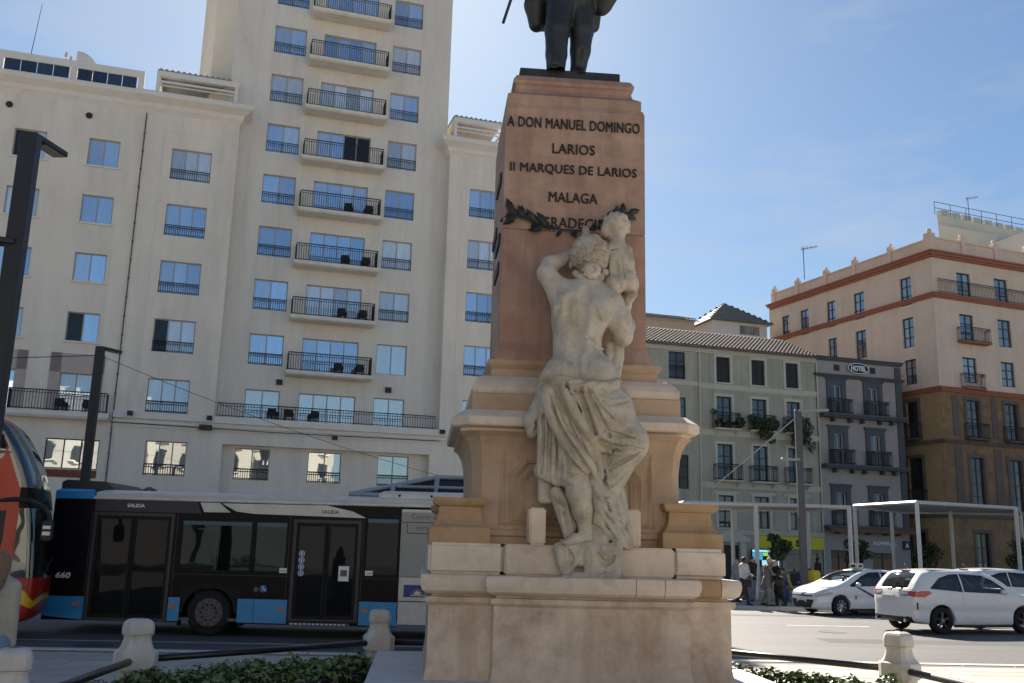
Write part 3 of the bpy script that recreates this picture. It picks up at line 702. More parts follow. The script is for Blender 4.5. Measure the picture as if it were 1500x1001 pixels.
# ================================================================= THE OLDER STREET ON THE RIGHT
def building(name, label, org, az): return thing(name, label, 'building', (org[0], org[1], 0), az_rot(az))
def shell(parent, pts, z0, z1, m, skip=(0,), roof=True, name='side_wall'):
    bm = bmesh.new(); n = len(pts); a = [bm.verts.new((x, y, z0)) for x, y in pts]; b = [bm.verts.new((x, y, z1)) for x, y in pts]
    for i in range(n):
        if i in skip: continue
        bm.faces.new([a[i], a[(i + 1) % n], b[(i + 1) % n], b[i]])
    if roof: bm.faces.new(b)
    return obj(name, bm, m, parent)
m_sage = mat('sage_render', (0.415, 0.39, 0.305), 0.85, 0.06, 0.7, bump=.12, bscale=14, stain=(.26, .25, .21), sscale=.4, samt=.35, stretch=(1.5, 1, .5), streak=((.24, .225, .18), .6, 2.0))
m_sagetrim = mat('sage_trim', (0.53, 0.50, 0.41), 0.8, .06, 2, bump=.08)
m_tile = mat('roof_tile', (0.10, 0.078, 0.066), .85, .35, 6, bump=.3, stain=(.20, .18, .15), sscale=1.5, samt=.4, vary=.18)
m_wood = mat('dark_joinery', (0.034, 0.022, 0.018), .5, .25, 8)
m_persi = mat('brown_shutter', (0.050, 0.026, 0.022), .6, .2, 8)
m_plant = mat('balcony_leaf', (0.035, 0.062, 0.018), .6, .4, 9, vary=.3)
def leafmass(name, pts, n, size, m, parent=None, seed=1, squash=1.0):
    """many small bent leaves spread through a list of blobs (x, y, z, rx, ry, rz)"""
    rg = np.random.default_rng(seed); vol = np.array([p[3] * p[4] * p[5] for p in pts]); pick = rg.choice(len(pts), n, p=vol / vol.sum())
    P = np.array(pts)[pick]; d = rg.normal(size=(n, 3)); d /= np.linalg.norm(d, axis=1)[:, None]; r = rg.uniform(.45, 1.0, n) ** .5
    C = P[:, :3] + d * r[:, None] * P[:, 3:6]
    up = d * .8 + rg.normal(size=(n, 3)) * .55 + np.array([0, 0, .45]); up /= np.linalg.norm(up, axis=1)[:, None]
    t = np.cross(up, rg.normal(size=(n, 3))); t /= np.linalg.norm(t, axis=1)[:, None] + 1e-9; w = np.cross(up, t)
    L = size * rg.uniform(.6, 1.25, n)[:, None]; W = L * .34
    v0 = C - t * L * .5; v1 = C + w * W + up * L * .03; v2 = C + t * L * .5 - up * L * .12; v3 = C - w * W + up * L * .03
    V = np.stack([v0, v1, v2, v3], 1).reshape(-1, 3); F = np.arange(4 * n).reshape(n, 4)
    T = np.concatenate([F[:, [0, 1, 2]], F[:, [0, 2, 3]]])
    o = new_obj(name, np_mesh(name, V, T, False), m, parent); o['kind'] = 'stuff'; return o
def pantile_roof(parent, u0, u1, z_e, z_r, depth, over=.35, step=.27, m=m_tile, y0=0.0):
    """rows of rounded clay tiles running down the slope (each row its own piece)"""
    n = int((u1 - u0 + .2) / step); sl = math.hypot(depth + over, z_r - z_e); ang = math.atan2(z_r - z_e, depth + over)
    bm = bmesh.new(); segs = 12
    for k in range(segs):
        a0 = k * sl / segs; a1 = (k + 1) * sl / segs + .05
        for (ra, rb, zz0, zz1) in ((.115, .095, .02, .055),):
            A = [bm.verts.new((ra * math.cos(t), a0, zz1 + ra * .75 * math.sin(t))) for t in np.linspace(0, math.pi, 6)]
            B = [bm.verts.new((rb * math.cos(t), a1, zz0 + rb * .75 * math.sin(t))) for t in np.linspace(0, math.pi, 6)]
            for i in range(5): bm.faces.new([A[i], B[i], B[i + 1], A[i + 1]])
            bm.faces.new(A)
    me = bm_mesh(bm, 'roof_tile', m=m)
    bm = bmesh.new(); a = [bm.verts.new(p) for p in ((u0 - .15, y0 - over, z_e), (u1 + .15, y0 - over, z_e), (u1 + .15, y0 + depth, z_r), (u0 - .15, y0 + depth, z_r))]
    b = [bm.verts.new((v.co.x, v.co.y, v.co.z - .10)) for v in a]; bm.faces.new(a); bm.faces.new(b[::-1])
    for i in range(4): bm.faces.new([a[(i + 1) % 4], a[i], b[i], b[(i + 1) % 4]])
    rf = obj('roof', bm, m, parent)
    for i in range(n):
        new_obj('roof_tile', me, None, rf, (u0 - .1 + (i + .5) * step, y0 - over - .04, z_e), (ang, 0, 0))
    return rf
def moulded(parent, x0, x1, y, z0, z1, d, m, name='moulding'):
    bm = bmesh.new(); h = z1 - z0
    for (a, b, c) in ((0, .3, .4), (.3, .75, .7), (.75, 1, 1.0)): bx(bm, x0 - d * c, x1 + d * c, y - d * c, y - .002, z0 + h * a, z0 + h * b)
    return obj(name, bm, m, parent)
def surround(parent, u0, u1, z0, z1, m, w=.16, d=.05, y=0.0, sill=True, name='window_surround'):
    bm = bmesh.new(); bx(bm, u0 - w, u0 - .003, y - d, y - .002, z0, z1); bx(bm, u1 + .003, u1 + w, y - d, y - .002, z0, z1); bx(bm, u0 - w, u1 + w, y - d - .005, y - .002, z1 + .003, z1 + w)
    if sill: bx(bm, u0 - w - .05, u1 + w + .05, y - d - .07, y - .002, z0 - .10, z0)
    return obj(name, bm, m, parent)
def balcony(parent, u0, u1, z, d, m, hr=.95, y=0.0, t=.12, step=.12, brackets=True):
    bm = bmesh.new(); plan_loft(bm, rect_plan(u0, u1, y - d, y - .002), [(-.06, z - t), (0, z - t * .5), (0, z)])
    if brackets:
        for x in (u0 + .2, u1 - .2): prism_x(bm, x - .06, x + .06, [(y - .002, z - t - .3), (y - d * .7, z - t - .01), (y - .002, z - t - .01)])
    s = obj('balcony', bm, m, parent); new_obj('railing', rail_mesh(u1 - u0 - .08, hr, step, .013, ret=d - .06), None, s, (u0 + .04, y - d + .04, z)); return s
def prism_x(bm, x0, x1, poly):
    a = [bm.verts.new((x0, y, z)) for y, z in poly]; b = [bm.verts.new((x1, y, z)) for y, z in poly]; n = len(poly)
    bm.faces.new(a); bm.faces.new(b[::-1])
    for i in range(n): bm.faces.new([a[(i + 1) % n], a[i], b[i], b[(i + 1) % n]])

# ---- sage building with flower balconies
sage = building('sage_building', 'sage green old house with plant-hung balconies and a dark tiled roof', (15.01, 60.0), 73)
U1 = 4.93; wx = ((-2.30, -1.24), (.20, 1.24), (2.69, 3.70))
ops = []
for (a, b) in wx: ops += [(a + .03, b - .06, 12.40, 14.03), (a, b, 9.54, 11.52), (a, b, 6.36, 8.55), (a, b, 3.48, 5.42)]
ops += [(-5.54, -4.42, 12.42, 14.12), (-5.50, -4.40, 9.5, 11.28), (-5.40, -4.25, 5.7, 7.75), (-2.05, -.92, .1, 2.45), (.55, 2.05, .1, 2.1), (2.3, 4.6, .1, 2.1), (-5.3, -4.2, .1, 2.6)]
bm = bmesh.new(); wall_mesh(bm, -7.5, U1, 0, 14.5, ops, 0, .22); obj('facade_wall', bm, m_sage, sage)
shell(sage, [(-7.5, 0), (U1, 0), (U1, 9), (-7.5, 9)], 0, 14.5, m_sage, roof=False)
pantile_roof(sage, -7.4, U1 - .1, 14.52, 16.35, 3.6)
bm = bmesh.new(); bx(bm, -7.5, U1, -.18, -.002, 14.30, 14.47); bx(bm, -7.5, U1, -.10, -.002, 14.2, 14.30); obj('eaves_moulding', bm, m_sagetrim, sage)
for (z0, z1) in ((11.95, 12.28), (9.05, 9.4), (5.85, 6.2)):
    moulded(sage, -3.35, U1, 0, z0, z1, .10, m_sagetrim, 'string_course')
moulded(sage, -7.4, -3.55, 0, 12.05, 12.30, .09, m_sagetrim, 'string_course'); moulded(sage, -3.4, U1, 0, 3.08, 3.34, .16, m_sagetrim, 'string_course')
for i, (a, b, c, d) in enumerate(ops[:12]):
    surround(sage, a, b, c, d, m_sagetrim, .17, .05, sill=(i % 4 != 1 and i % 4 != 2))
    if i % 4 == 0:     # top floor: closed brown shutters
        f = window(sage, a, c, b - a, d - c, y=.08, n=2, mf=m_persi, glass=g_dark)
        bm = bmesh.new(); bx(bm, 0, b - a - .12, -.02, .02, -.012, .012); sm = bm_mesh(bm, 'shutter_slat', m=m_persi)
        for k in range(16): new_obj('shutter_slat', sm, None, f, (.06, .02, .08 + k * (d - c - .14) / 15.5), (R(30), 0, 0))
    else: window(sage, a, c, b - a, d - c, y=.12, n=2, mf=m_wood, glass=g_old, mid=2 if i % 4 < 3 else 1, fr=.07)
for (a, b, c, d) in ops[12:15]: window(sage, a, c, b - a, d - c, y=.1, n=2, mf=m_wood, glass=g_old if c > 8 else g_dark, mid=2, fr=.06, rail=.8 if c > 12 else 0, ry=-.1)
for (a, b) in wx:
    balcony(sage, a - .32, b + .40, 9.50, .55, m_sagetrim); balcony(sage, a - .32, b + .40, 6.32, .62, m_sagetrim)
    moulded(sage, a - .35, b + .4, 0, 5.52, 5.68, .08, m_sagetrim, 'lintel')
for x in (-3.47, 4.98): bm = bmesh.new(); bar(bm, (x, -.1, 0), (x, -.1, 14.25), .05, 8); obj('drainpipe', bm, m_sagetrim, sage)
# doorway with pediment
bm = bmesh.new(); bx(bm, -2.45, -2.053, -.12, -.002, 0, 2.62); bx(bm, -.917, -.5, -.12, -.002, 0, 2.62); bx(bm, -2.75, -.25, -.2, -.002, 2.623, 2.80); prism(bm, [(-2.8, 2.803), (-.2, 2.803), (-1.5, 3.4)], -.2, -.002); obj('door_pediment', bm, m_sagetrim, sage)
bm = bmesh.new(); bx(bm, -2.05, -.92, .12, .18, .1, 2.45); obj('door', bm, m_wood, sage)
m_yel = mat('yellow_sign', (0.62, 0.52, 0.02), .45, .05, 2); m_blk = mat('sign_black', (.012, .013, .02), .5, 0); m_wht = mat('sign_white', (.78, .78, .76), .5, 0)
m_cyan = emit_mat('screen_cyan', (.05, .38, .55), .35); m_lime = emit_mat('screen_lime', (.28, .55, .06), .40); m_lblue = emit_mat('screen_pale', (.30, .62, .85), .45)
bm = bmesh.new(); bx(bm, .30, 4.88, -.22, -.003, 2.30, 3.04); sg = obj('shop_sign', bm, m_yel, sage)
text('U', .32, .5, m_blk, sg, (1.45, -.222, 2.70), .01, bold=.05); text('N', .28, .5, m_blk, sg, (1.85, -.222, 2.70), .01, bold=.05); text('S', .36, .42, m_blk, sg, (3.05, -.222, 2.66), .01, bold=.06)
bm = bmesh.new(); bx(bm, 0, 1.0, .1, .14, 0, 2.0); shp = bm_mesh(bm, 'shop_pane', m=g_old)
for x in (.55, 2.3, 3.45): o = new_obj('shop_pane', shp, None, sage, (x, 0, .1)); o.scale = (1.45 if x < 1 else 1.12, 1, 1)
scr = new_obj('lit_screen', None, None, sage); bpy.data.objects.remove(scr)
bm = bmesh.new(); bx(bm, -.28, 1.62, -.34, -.23, 1.25, 2.24); scr = obj('lit_screen', bm, m_blk, sage)
for (x0, x1, z0, z1, mm) in ((-.24, 1.58, 2.08, 2.21, m_lblue), (-.24, .45, 1.62, 2.05, m_cyan), (.48, 1.58, 1.85, 2.05, m_lime), (.85, 1.58, 1.64, 1.82, m_cyan), (.4, 1.58, 1.29, 1.60, m_lblue)):
    bm = bmesh.new(); bx(bm, x0, x1, -.346, -.341, z0, z1); obj('screen_field', bm, mm, scr)
# balcony plants
sp = Matrix.Translation((15.01, 60, 0)) @ Matrix.Rotation(az_rot(73), 4, 'Z')
words = ('sparse potted plants on the left second floor balcony', 'trailing dark plant spilling over the middle second floor balcony', 'long trailing plant hanging from the right second floor balcony')
blobs = ([(-2.4, -.5, 9.85, .3, .25, .22), (-.95, -.5, 9.9, .32, .25, .35), (-1.7, -.55, 9.75, .5, .2, .15), (-2.75, -.5, 10.5, .2, .2, .18)],
         [(.3, -.6, 9.9, .55, .3, .4), (1.2, -.6, 9.9, .6, .3, .42), (.7, -.7, 9.3, .55, .25, .45), (1.1, -.7, 8.95, .3, .2, .35), (-.15, -.55, 10.25, .28, .25, .2)],
         [(2.6, -.6, 9.9, .45, .3, .45), (3.7, -.6, 9.8, .55, .3, .5), (3.2, -.7, 9.2, .7, .3, .6), (3.95, -.7, 8.7, .3, .22, .5), (2.75, -.7, 8.9, .25, .2, .35), (3.3, -.65, 10.3, .2, .2, .25)])
for i in range(3):
    t = thing('balcony_plant', words[i], 'plant', (15.01, 60, 0), az_rot(73), 'plants on the sage house balconies')
    bm = bmesh.new(); c = blobs[i][0]
    for b_ in blobs[i][:2]: lathe(bm, [(.12, 0), (.16, .26), (.17, .26)], 10, c=(b_[0], -.42, 9.53))
    obj('plant_pot', bm, mat('terracotta', (.25, .1, .05), .8, .2, 4), t)
    leafmass('foliage', blobs[i], 900 if i else 420, .17, m_plant, t, 40 + i)

# ---- peach house and white roof lantern behind the tiled roof
peach = building('peach_building', 'peach wall and tiled eave rising behind the sage house roof', (18.27, 75.0), 73)
m_peach = mat('peach_render', (0.60, 0.46, 0.34), .85, .05, .6, bump=.1)
shell(peach, [(-14, 0), (-4.1, 0), (-4.1, 9), (-14, 9)], 0, 19.75, m_peach, skip=())
pantile_roof(peach, -14, -3.95, 19.78, 20.6, 2.5, .3)
lant = building('roof_lantern_house', 'small white rooftop tower with a green grey pyramid roof', (18.27, 75.0), 73)
m_whitewall = mat('lantern_white', (0.66, 0.64, 0.60), .8, .05, 1)
bm = bmesh.new(); wall_mesh(bm, -2.5, 2.4, 0, 20.05, [(-.1, 1.75, 19.1, 19.85)], 0, .2); obj('facade_wall', bm, m_whitewall, lant)
shell(lant, [(-2.5, 0), (2.4, 0), (2.4, 5), (-2.5, 5)], 0, 20.05, m_whitewall)
window(lant, -.1, 19.1, 1.85, .75, y=.1, n=3, glass=g_mid)
m_slate = mat('green_grey_tile', (.20, .195, .165), .8, .25, 8, bump=.3, vary=.12)
rf_o = bmesh.new(); b0 = [rf_o.verts.new(p) for p in ((-2.9, -.4, 20.05), (2.8, -.4, 20.05), (2.8, 5.4, 20.05), (-2.9, 5.4, 20.05))]; ap = rf_o.verts.new((-.05, 2.4, 22.2))
for i in range(4): rf_o.faces.new([b0[i], b0[(i + 1) % 4], ap])
rf_o.faces.new(b0[::-1]); rfo = obj('roof', rf_o, m_slate, lant)
bm = bmesh.new(); bx(bm, -.15, .15, 0, .34, 0, .03); tl = bm_mesh(bm, 'roof_tile', m=m_slate)
for side in range(3):
    base = [(-2.9, -.4), (2.8, -.4), (2.8, 5.4), (-2.9, 5.4)]; p, q = Vector((*base[side], 20.05)), Vector((*base[(side + 1) % 4], 20.05)); A = Vector((-.05, 2.4, 22.2))
    for r_ in range(9):
        f0 = r_ / 9; a = p.lerp(A, f0); b = q.lerp(A, f0); L = (b - a).length; n = int(L / .34)
        for k in range(n):
            c = a.lerp(b, (k + .5) / n); inn = (A - (p + q) / 2); yv = inn.normalized(); xv = (q - p).normalized(); zv = xv.cross(yv).normalized()
            o = new_obj('roof_tile', tl, None, rfo); o.matrix_local = Matrix.Translation(c + zv * .01) @ Matrix((xv, yv, zv)).transposed().to_4x4()

# ---- grey-trimmed hotel
Kz = lambda z: 1.95 + (z - 1.95) * 1.037
Ku = lambda u: u * 1.037
gh = building('small_hotel', 'narrow pinkish hotel with slate grey trim and an oval sign', (22.37, 62.2), 73)
m_pk = mat('pinkish_render', (0.37, 0.325, 0.30), .85, .06, .7, bump=.1, stain=(.26, .23, .22), sscale=.4, samt=.3)
m_slt = mat('slate_paint', (0.075, 0.082, 0.094), .6, .1, 2, bump=.05)
x0, x1 = Ku(-2.6), Ku(3.66); ops = []
fl = ((10.60, 12.45), (7.50, 9.42), (3.75, 5.80))
for (a, b) in ((-1.60, -.86), (1.10, 1.86)):
    for (c, d) in fl: ops.append((Ku(a), Ku(b), Kz(c), Kz(d)))
shop = [(Ku(-2.1), Ku(-.85), .1, Kz(2.3)), (Ku(.85), Ku(2.45), .1, Kz(2.2))]
bm = bmesh.new(); wall_mesh(bm, x0, x1, 0, Kz(14.15), ops + shop, 0, .2); obj('facade_wall', bm, m_pk, gh)
shell(gh, [(x0, 0), (x1, 0), (x1, 10), (x0, 10)], 0, Kz(14.0), m_pk)
moulded(gh, x0, x1, 0, Kz(13.98), Kz(14.24), .22, m_slt, 'cornice'); moulded(gh, x0, x1, 0, Kz(12.92), Kz(13.12), .24, m_slt, 'cornice')
bm = bmesh.new(); bx(bm, x1 - .45, x1, -.08, -.003, Kz(3.7), Kz(13.9)); obj('grey_pilaster', bm, m_slt, gh)
for i, (a, b, c, d) in enumerate(ops):
    surround(gh, a, b, c, d, m_slt, .34, .09, sill=False); moulded(gh, a - .34, b + .34, -.05, d + .3, d + .5, .12, m_slt, 'lintel')
    window(gh, a, c, b - a, d - c, y=.1, n=2, mf=mat('pale_frame', (.42, .42, .40), .5, 0), glass=g_old, fr=.05, mid=1)
    if i % 3 < 2:
        for x in (a - .12, b + .06): bm = bmesh.new(); bx(bm, x - .18, x + .18, -.5, -.46, c, d * .45 + c * .55); obj('louvred_shutter', bm, m_slt, gh)
for (zz) in (10.5, 7.35, 3.66):
    bm = bmesh.new(); bx(bm, x0 + .05, x1 - .1, -.62, -.003, Kz(zz) - .02, Kz(zz) + .12); bx(bm, x0 + .1, x1 - .15, -.5, -.003, Kz(zz) - .14, Kz(zz) - .023)
    for u in (-1.75, -.5, .4, 1.7, 2.6): bx(bm, Ku(u), Ku(u) + .16, -.45, -.003, Kz(zz) - .40, Kz(zz) - .143)
    s = obj('balcony', bm, m_slt, gh)
    for (a, b) in ((-1.95, -.42), (.72, 2.28)): new_obj('railing', rail_mesh(Ku(b) - Ku(a), .92, .12, .013, ret=.5), None, s, (Ku(a), -.58, Kz(zz) + .12))
bm = bmesh.new(); n = 28; ring = [(.80 * math.cos(2 * math.pi * i / n), .34 * math.sin(2 * math.pi * i / n)) for i in range(n)]; prism(bm, ring, -.05, 0)
os_ = obj('oval_sign', bm, m_blk, gh, (Ku(.43), -.10, Kz(13.62))); os_['label'] = 'dark oval sign with pale letters'
bm = bmesh.new()
for i in range(n):
    a, b = ring[i], ring[(i + 1) % n]; bar(bm, (a[0], -.05, a[1]), (b[0], -.05, b[1]), .028, 5)
obj('sign_rim', bm, m_wht, os_)
text('HOTEL', 1.15, .36, m_wht, os_, (0, -.052, 0), .01, bold=.035)
for u in (-1.1, 1.58): bm = bmesh.new(); bx(bm, -.2, .2, -.04, -.003, -.2, .2); bx(bm, -.13, .13, -.06, -.043, -.13, .13); obj('square_vent', bm, m_wood, gh, (Ku(u), 0, Kz(13.58)))
m_awn = mat('brown_awning', (.16, .085, .06), .8, .15, 3)
bm = bmesh.new(); bx(bm, x0 + .05, x1, -.75, -.64, Kz(3.36), Kz(3.62)); obj('awning', bm, m_awn, gh)
for i, (a, b, c, d) in enumerate(shop):
    window(gh, a, c, b - a, d - c, y=.12, n=2, mf=m_wood, glass=g_dark, fr=.06)
text('ADMIRAL', Ku(1.75), .24, m_wht, gh, (Ku(1.72), -.06, Kz(2.78)), .03, bold=.03)
bm = bmesh.new(); bx(bm, -.27, .27, -.14, -.08, -.27, .27); asg = obj('square_sign', bm, mat('sign_navy', (.02, .03, .09), .5, 0), gh, (Ku(3.33), 0, Kz(2.70))); text('A', .26, .3, m_wht, asg, (0, -.142, 0), .008, bold=.05)

# ---- big pink corner building
S = 1.148; Pz = lambda z: 1.95 + (z - 1.95) * S; Pu = lambda u: u * S
pk = building('corner_building', 'large peach pink corner building with red bands and a painted ochre lower half', (28.03, 62.0), 69)
m_pink = mat('pink_render', (0.70, 0.545, 0.42), .85, .05, .5, bump=.1, stain=(.58, .44, .34), sscale=.25, samt=.3, streak=((.50, .38, .29), .45, 1.2))
m_red = mat('red_band', (0.33, 0.125, 0.075), .75, .1, 2)
m_och = mat('ochre_render', (0.27, 0.165, 0.08), .85, .18, .8, bump=.12, stain=(.12, .085, .068), sscale=.5, samt=.75)
m_mauve = mat('mauve_panel', (0.135, 0.105, 0.095), .85, .15, 1.2, stain=(.17, .12, .08), sscale=.7, samt=.5)
m_frdk = mat('dark_frame', (0.03, 0.032, 0.04), .5, 0)
# right face
ZB = Pz(11.42); ZT = Pz(19.4)
rows = ((17.0, 18.55), (14.35, 16.02), (11.95, 13.44))
cu = [1.86, 4.80, 7.75, 10.7]
opsU = [(Pu(c), Pu(c + 1.05), Pz(a), Pz(b)) for c in cu for (a, b) in rows]
opsL = [(Pu(c + .02), Pu(c + 1.0), Pz(a), Pz(b)) for c in cu for (a, b) in ((8.78, 10.92), (4.7, 7.62), (.2, 3.4))]
WR = Pu(13.5)
def face(par, W, opsU, opsL, m_low=None):
    bm = bmesh.new(); wall_mesh(bm, 0, W, ZB, ZT, opsU, 0, .22); obj('upper_wall', bm, m_pink, par)
    bm = bmesh.new(); wall_mesh(bm, 0, W, 0, ZB, opsL, 0, .22); obj('lower_wall', bm, m_low or m_och, par)
    for (a, b, c, d) in opsU: window(par, a, c, b - a, d - c, y=.12, n=2, mf=m_frdk, glass=g_mid, fr=.08, mid=2)
    for (a, b, c, d) in opsL:
        window(par, a, c, b - a, d - c, y=.12, n=2, mf=m_wood, glass=g_old, fr=.07, mid=3); surround(par, a, b, c, d, m_mauve, .22, .05, sill=False)
face(pk, WR, opsU, opsL)
def bands(par, a, b):
    for (z, h, d, m) in ((19.42, .42, .42, m_red), (16.94, .34, .22, m_red), (11.42, .30, .26, m_red), (8.45, .24, .22, m_mauve), (4.3, .2, .2, m_mauve)):
        bm = bmesh.new(); z = Pz(z)
        for (f0, f1, c) in ((-.5, -.15, .45), (-.15, .25, .75), (.25, .5, 1)): bx(bm, a - d * c, b, -d * c, -.003, z + h * f0, z + h * f1)
        obj('string_course', bm, m, par)
bands(pk, 0, WR)
for k, c in enumerate(cu):
    if k != 1: balcony(pk, Pu(c - .28), Pu(c + 1.9 if k == 0 else c + 1.3), Pz(14.33), .55, m_red, brackets=False)
    balcony(pk, Pu(c - .28), Pu(c + 1.3), Pz(8.7), .5, m_mauve)
    bm = bmesh.new(); bx(bm, Pu(c - 1.1), Pu(c - .55), -.04, -.003, Pz(4.55), Pz(8.2)); bx(bm, Pu(c - 1.05), Pu(c - .6), -.04, -.003, Pz(8.8), Pz(11.1)); obj('painted_panel', bm, m_mauve, pk)
new_obj('railing', rail_mesh(WR - .5, .95, .13, .012), None, pk, (Pu(.2), -.24, Pz(17.08)))
for k, c in enumerate(cu): balcony(pk, Pu(c - .28), Pu(c + 1.3), Pz(11.6), .45, m_red, brackets=False) if k in (0, 2) else None
bm = bmesh.new(); bx(bm, 0, WR, .25, .5, ZT, Pz(20.5)); bx(bm, 0, WR, .18, .55, Pz(20.5), Pz(20.62)); bx(bm, -.05, .45, -.05, .5, ZT, Pz(20.75)); lathe(bm, [(.12, Pz(20.75)), (.2, Pz(20.9)), (.12, Pz(21.05)), (.02, Pz(21.1))], 10, c=(.2, .22, 0))
for u in (2.6, 5.2, 7.8, 10.4): bx(bm, Pu(u), Pu(u) + .36, .15, .55, ZT, Pz(20.85)); lathe(bm, [(.1, Pz(20.85)), (.17, Pz(20.98)), (.1, Pz(21.08)), (.02, Pz(21.12))], 8, c=(Pu(u) + .18, .35, 0))
obj('roof_parapet', bm, m_pink, pk)
# left face: its own frame, so its pieces hang from an arm of wall that turns the corner
LW = Pu(14.9)
opsUL = []
for (ua, ub, rws) in ((-2.50, -1.62, (0, 1, 2)), (-6.42, -5.50, (0, 1, 2)), (-8.93, -8.12, (0, 1)), (-11.58, -10.72, (0,)), (-13.53, -12.70, (0,))):
    for r_ in rws: a, b = ((16.75, 18.48), (14.18, 15.98), (11.95, 13.44))[r_]; opsUL.append((Pu(ua) + LW, Pu(ub) + LW, Pz(a), Pz(b)))
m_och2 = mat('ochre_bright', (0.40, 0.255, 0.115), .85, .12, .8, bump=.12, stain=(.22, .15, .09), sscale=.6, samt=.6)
opsLL = [(Pu(-2.55) + LW, Pu(-1.70) + LW, Pz(8.78), Pz(10.92)), (Pu(-2.65) + LW, Pu(-1.60) + LW, Pz(5.0), Pz(7.62)), (Pu(-2.6) + LW, Pu(-1.7) + LW, Pz(.2), Pz(3.4))]
corner = Vector((28.03, 62.0, 0)); far = corner + LW * Vector((-math.sin(R(157)), -math.cos(R(157)), 0))
pl = building('corner_building_wing', 'sunny side wing of the pink corner building, with a red cornice', (far.x, far.y), 157)
pl['label'] = 'paler left flank of the peach pink corner building, five top windows under a red cornice'
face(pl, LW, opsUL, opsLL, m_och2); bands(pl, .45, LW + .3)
for (a, b, c, d) in opsLL[:2]: balcony(pl, a - .3, b + .3, c - .05, .45, m_mauve)
bm = bmesh.new(); bx(bm, 0, LW - .3, .25, .5, ZT, Pz(20.4)); bx(bm, 0, LW - .3, .18, .55, Pz(20.4), Pz(20.5))
for u in (-14.7, -12.2, -9.3, -6.6, -3.5): bx(bm, Pu(u) + LW, Pu(u) + LW + .36, .15, .55, ZT, Pz(20.8)); lathe(bm, [(.1, Pz(20.8)), (.17, Pz(20.92)), (.02, Pz(21.05))], 8, c=(Pu(u) + LW + .18, .35, 0))
obj('roof_parapet', bm, m_pink, pl)
bm = bmesh.new(); bx(bm, Pu(-11) + LW, Pu(-4) + LW, 2.2, 5, ZT, Pz(20.9)); bx(bm, Pu(-11.2) + LW, Pu(-3.8) + LW, 2.0, 5.2, Pz(20.9), Pz(21.1)); obj('roof_house', bm, m_pink, pl)
bm = bmesh.new(); p1 = pk.matrix_basis.inverted() @ far; a = [(0.0, .0), (WR, 0.0), (WR, 16), (p1.x, p1.y)]
pts = [bm.verts.new((x, y, ZT)) for x, y in a]; bm.faces.new(pts); obj('flat_roof', bm, m_trim, pk)
bm = bmesh.new()
for (a, b) in (((WR, 0), (WR, 16)), ((WR, 16), (p1.x, p1.y))):
    bm.faces.new([bm.verts.new(p) for p in ((a[0], a[1], 0), (b[0], b[1], 0), (b[0], b[1], ZT), (a[0], a[1], ZT))])
obj('side_wall', bm, m_pink, pk)
def tv_antenna(name, loc, label, h=2.6):
    bm = bmesh.new(); bar(bm, (0, 0, 0), (0, 0, h), .03, 5); bar(bm, (-.2, 0, h - .15), (1.1, 0, h + .1), .02, 4)
    for i in range(6): x = -.1 + i * .22; z = h - .13 + i * .043; bar(bm, (x, -.35, z), (x, .35, z), .012, 4); bar(bm, (x, 0, z - .25 + .02 * i), (x, 0, z + .25 - .02 * i), .012, 4)
    return tag(obj(name, bm, m_iron, None, loc), label, 'antenna', 'aerials on the roofs')
tv_antenna('tv_antenna', (22.6, 72.0, Pz(20.2)), 'television aerial above the red cornice of the pink flank')
# ---- far white block with roof plant
fw = building('far_white_building', 'far white block with air conditioners and railing on its roof', (47.41, 90), 70)
m_fw = mat('far_white', (0.60, 0.56, 0.47), .85, .06, .4, bump=.1)
shell(fw, [(-7.4, 0), (0, 0), (16, 2), (18, 14), (7, 13)], 0, 33.2, m_fw, skip=())
bm = bmesh.new(); a = [(-7.0, .4), (9, 1.2), (9, 9), (2.5, 9)]; plan_loft(bm, a, [(0, 33.2), (0, 34.4)]); obj('upper_storey', bm, m_fw, fw)
shell(fw, [(-.8, -4), (16, -4), (16, -.02), (-.8, -.02)], 0, 32.2, mat('far_white_b', (.62, .60, .55), .85, .05, .4), skip=())
for i in range(9): bm = bmesh.new(); bx(bm, -.5, .5, -.3, .3, 0, .85); lathe(bm, [(.3, 0), (.3, .03)], 12, 'Y', c=(0, -.34, .42)); obj('air_conditioner', bm, m_zinc, fw, (-5.4 + i * 1.5, 1.3 + .12 * i, 34.4))
bm = bmesh.new()
for i in range(9): x = -7.2 + i * 2.0; bar(bm, (x, .5 + .045 * i, 34.4), (x, .5 + .045 * i, 35.7), .03, 5)
for z in (35.1, 35.7): bar(bm, (-7.2, .5, z), (8.8, .9, z), .03, 5)
obj('roof_railing', bm, m_iron, fw)
tv_antenna('tv_antenna', (44.5, 89.5, 34.4), 'television aerial on the far white block', 2.4)

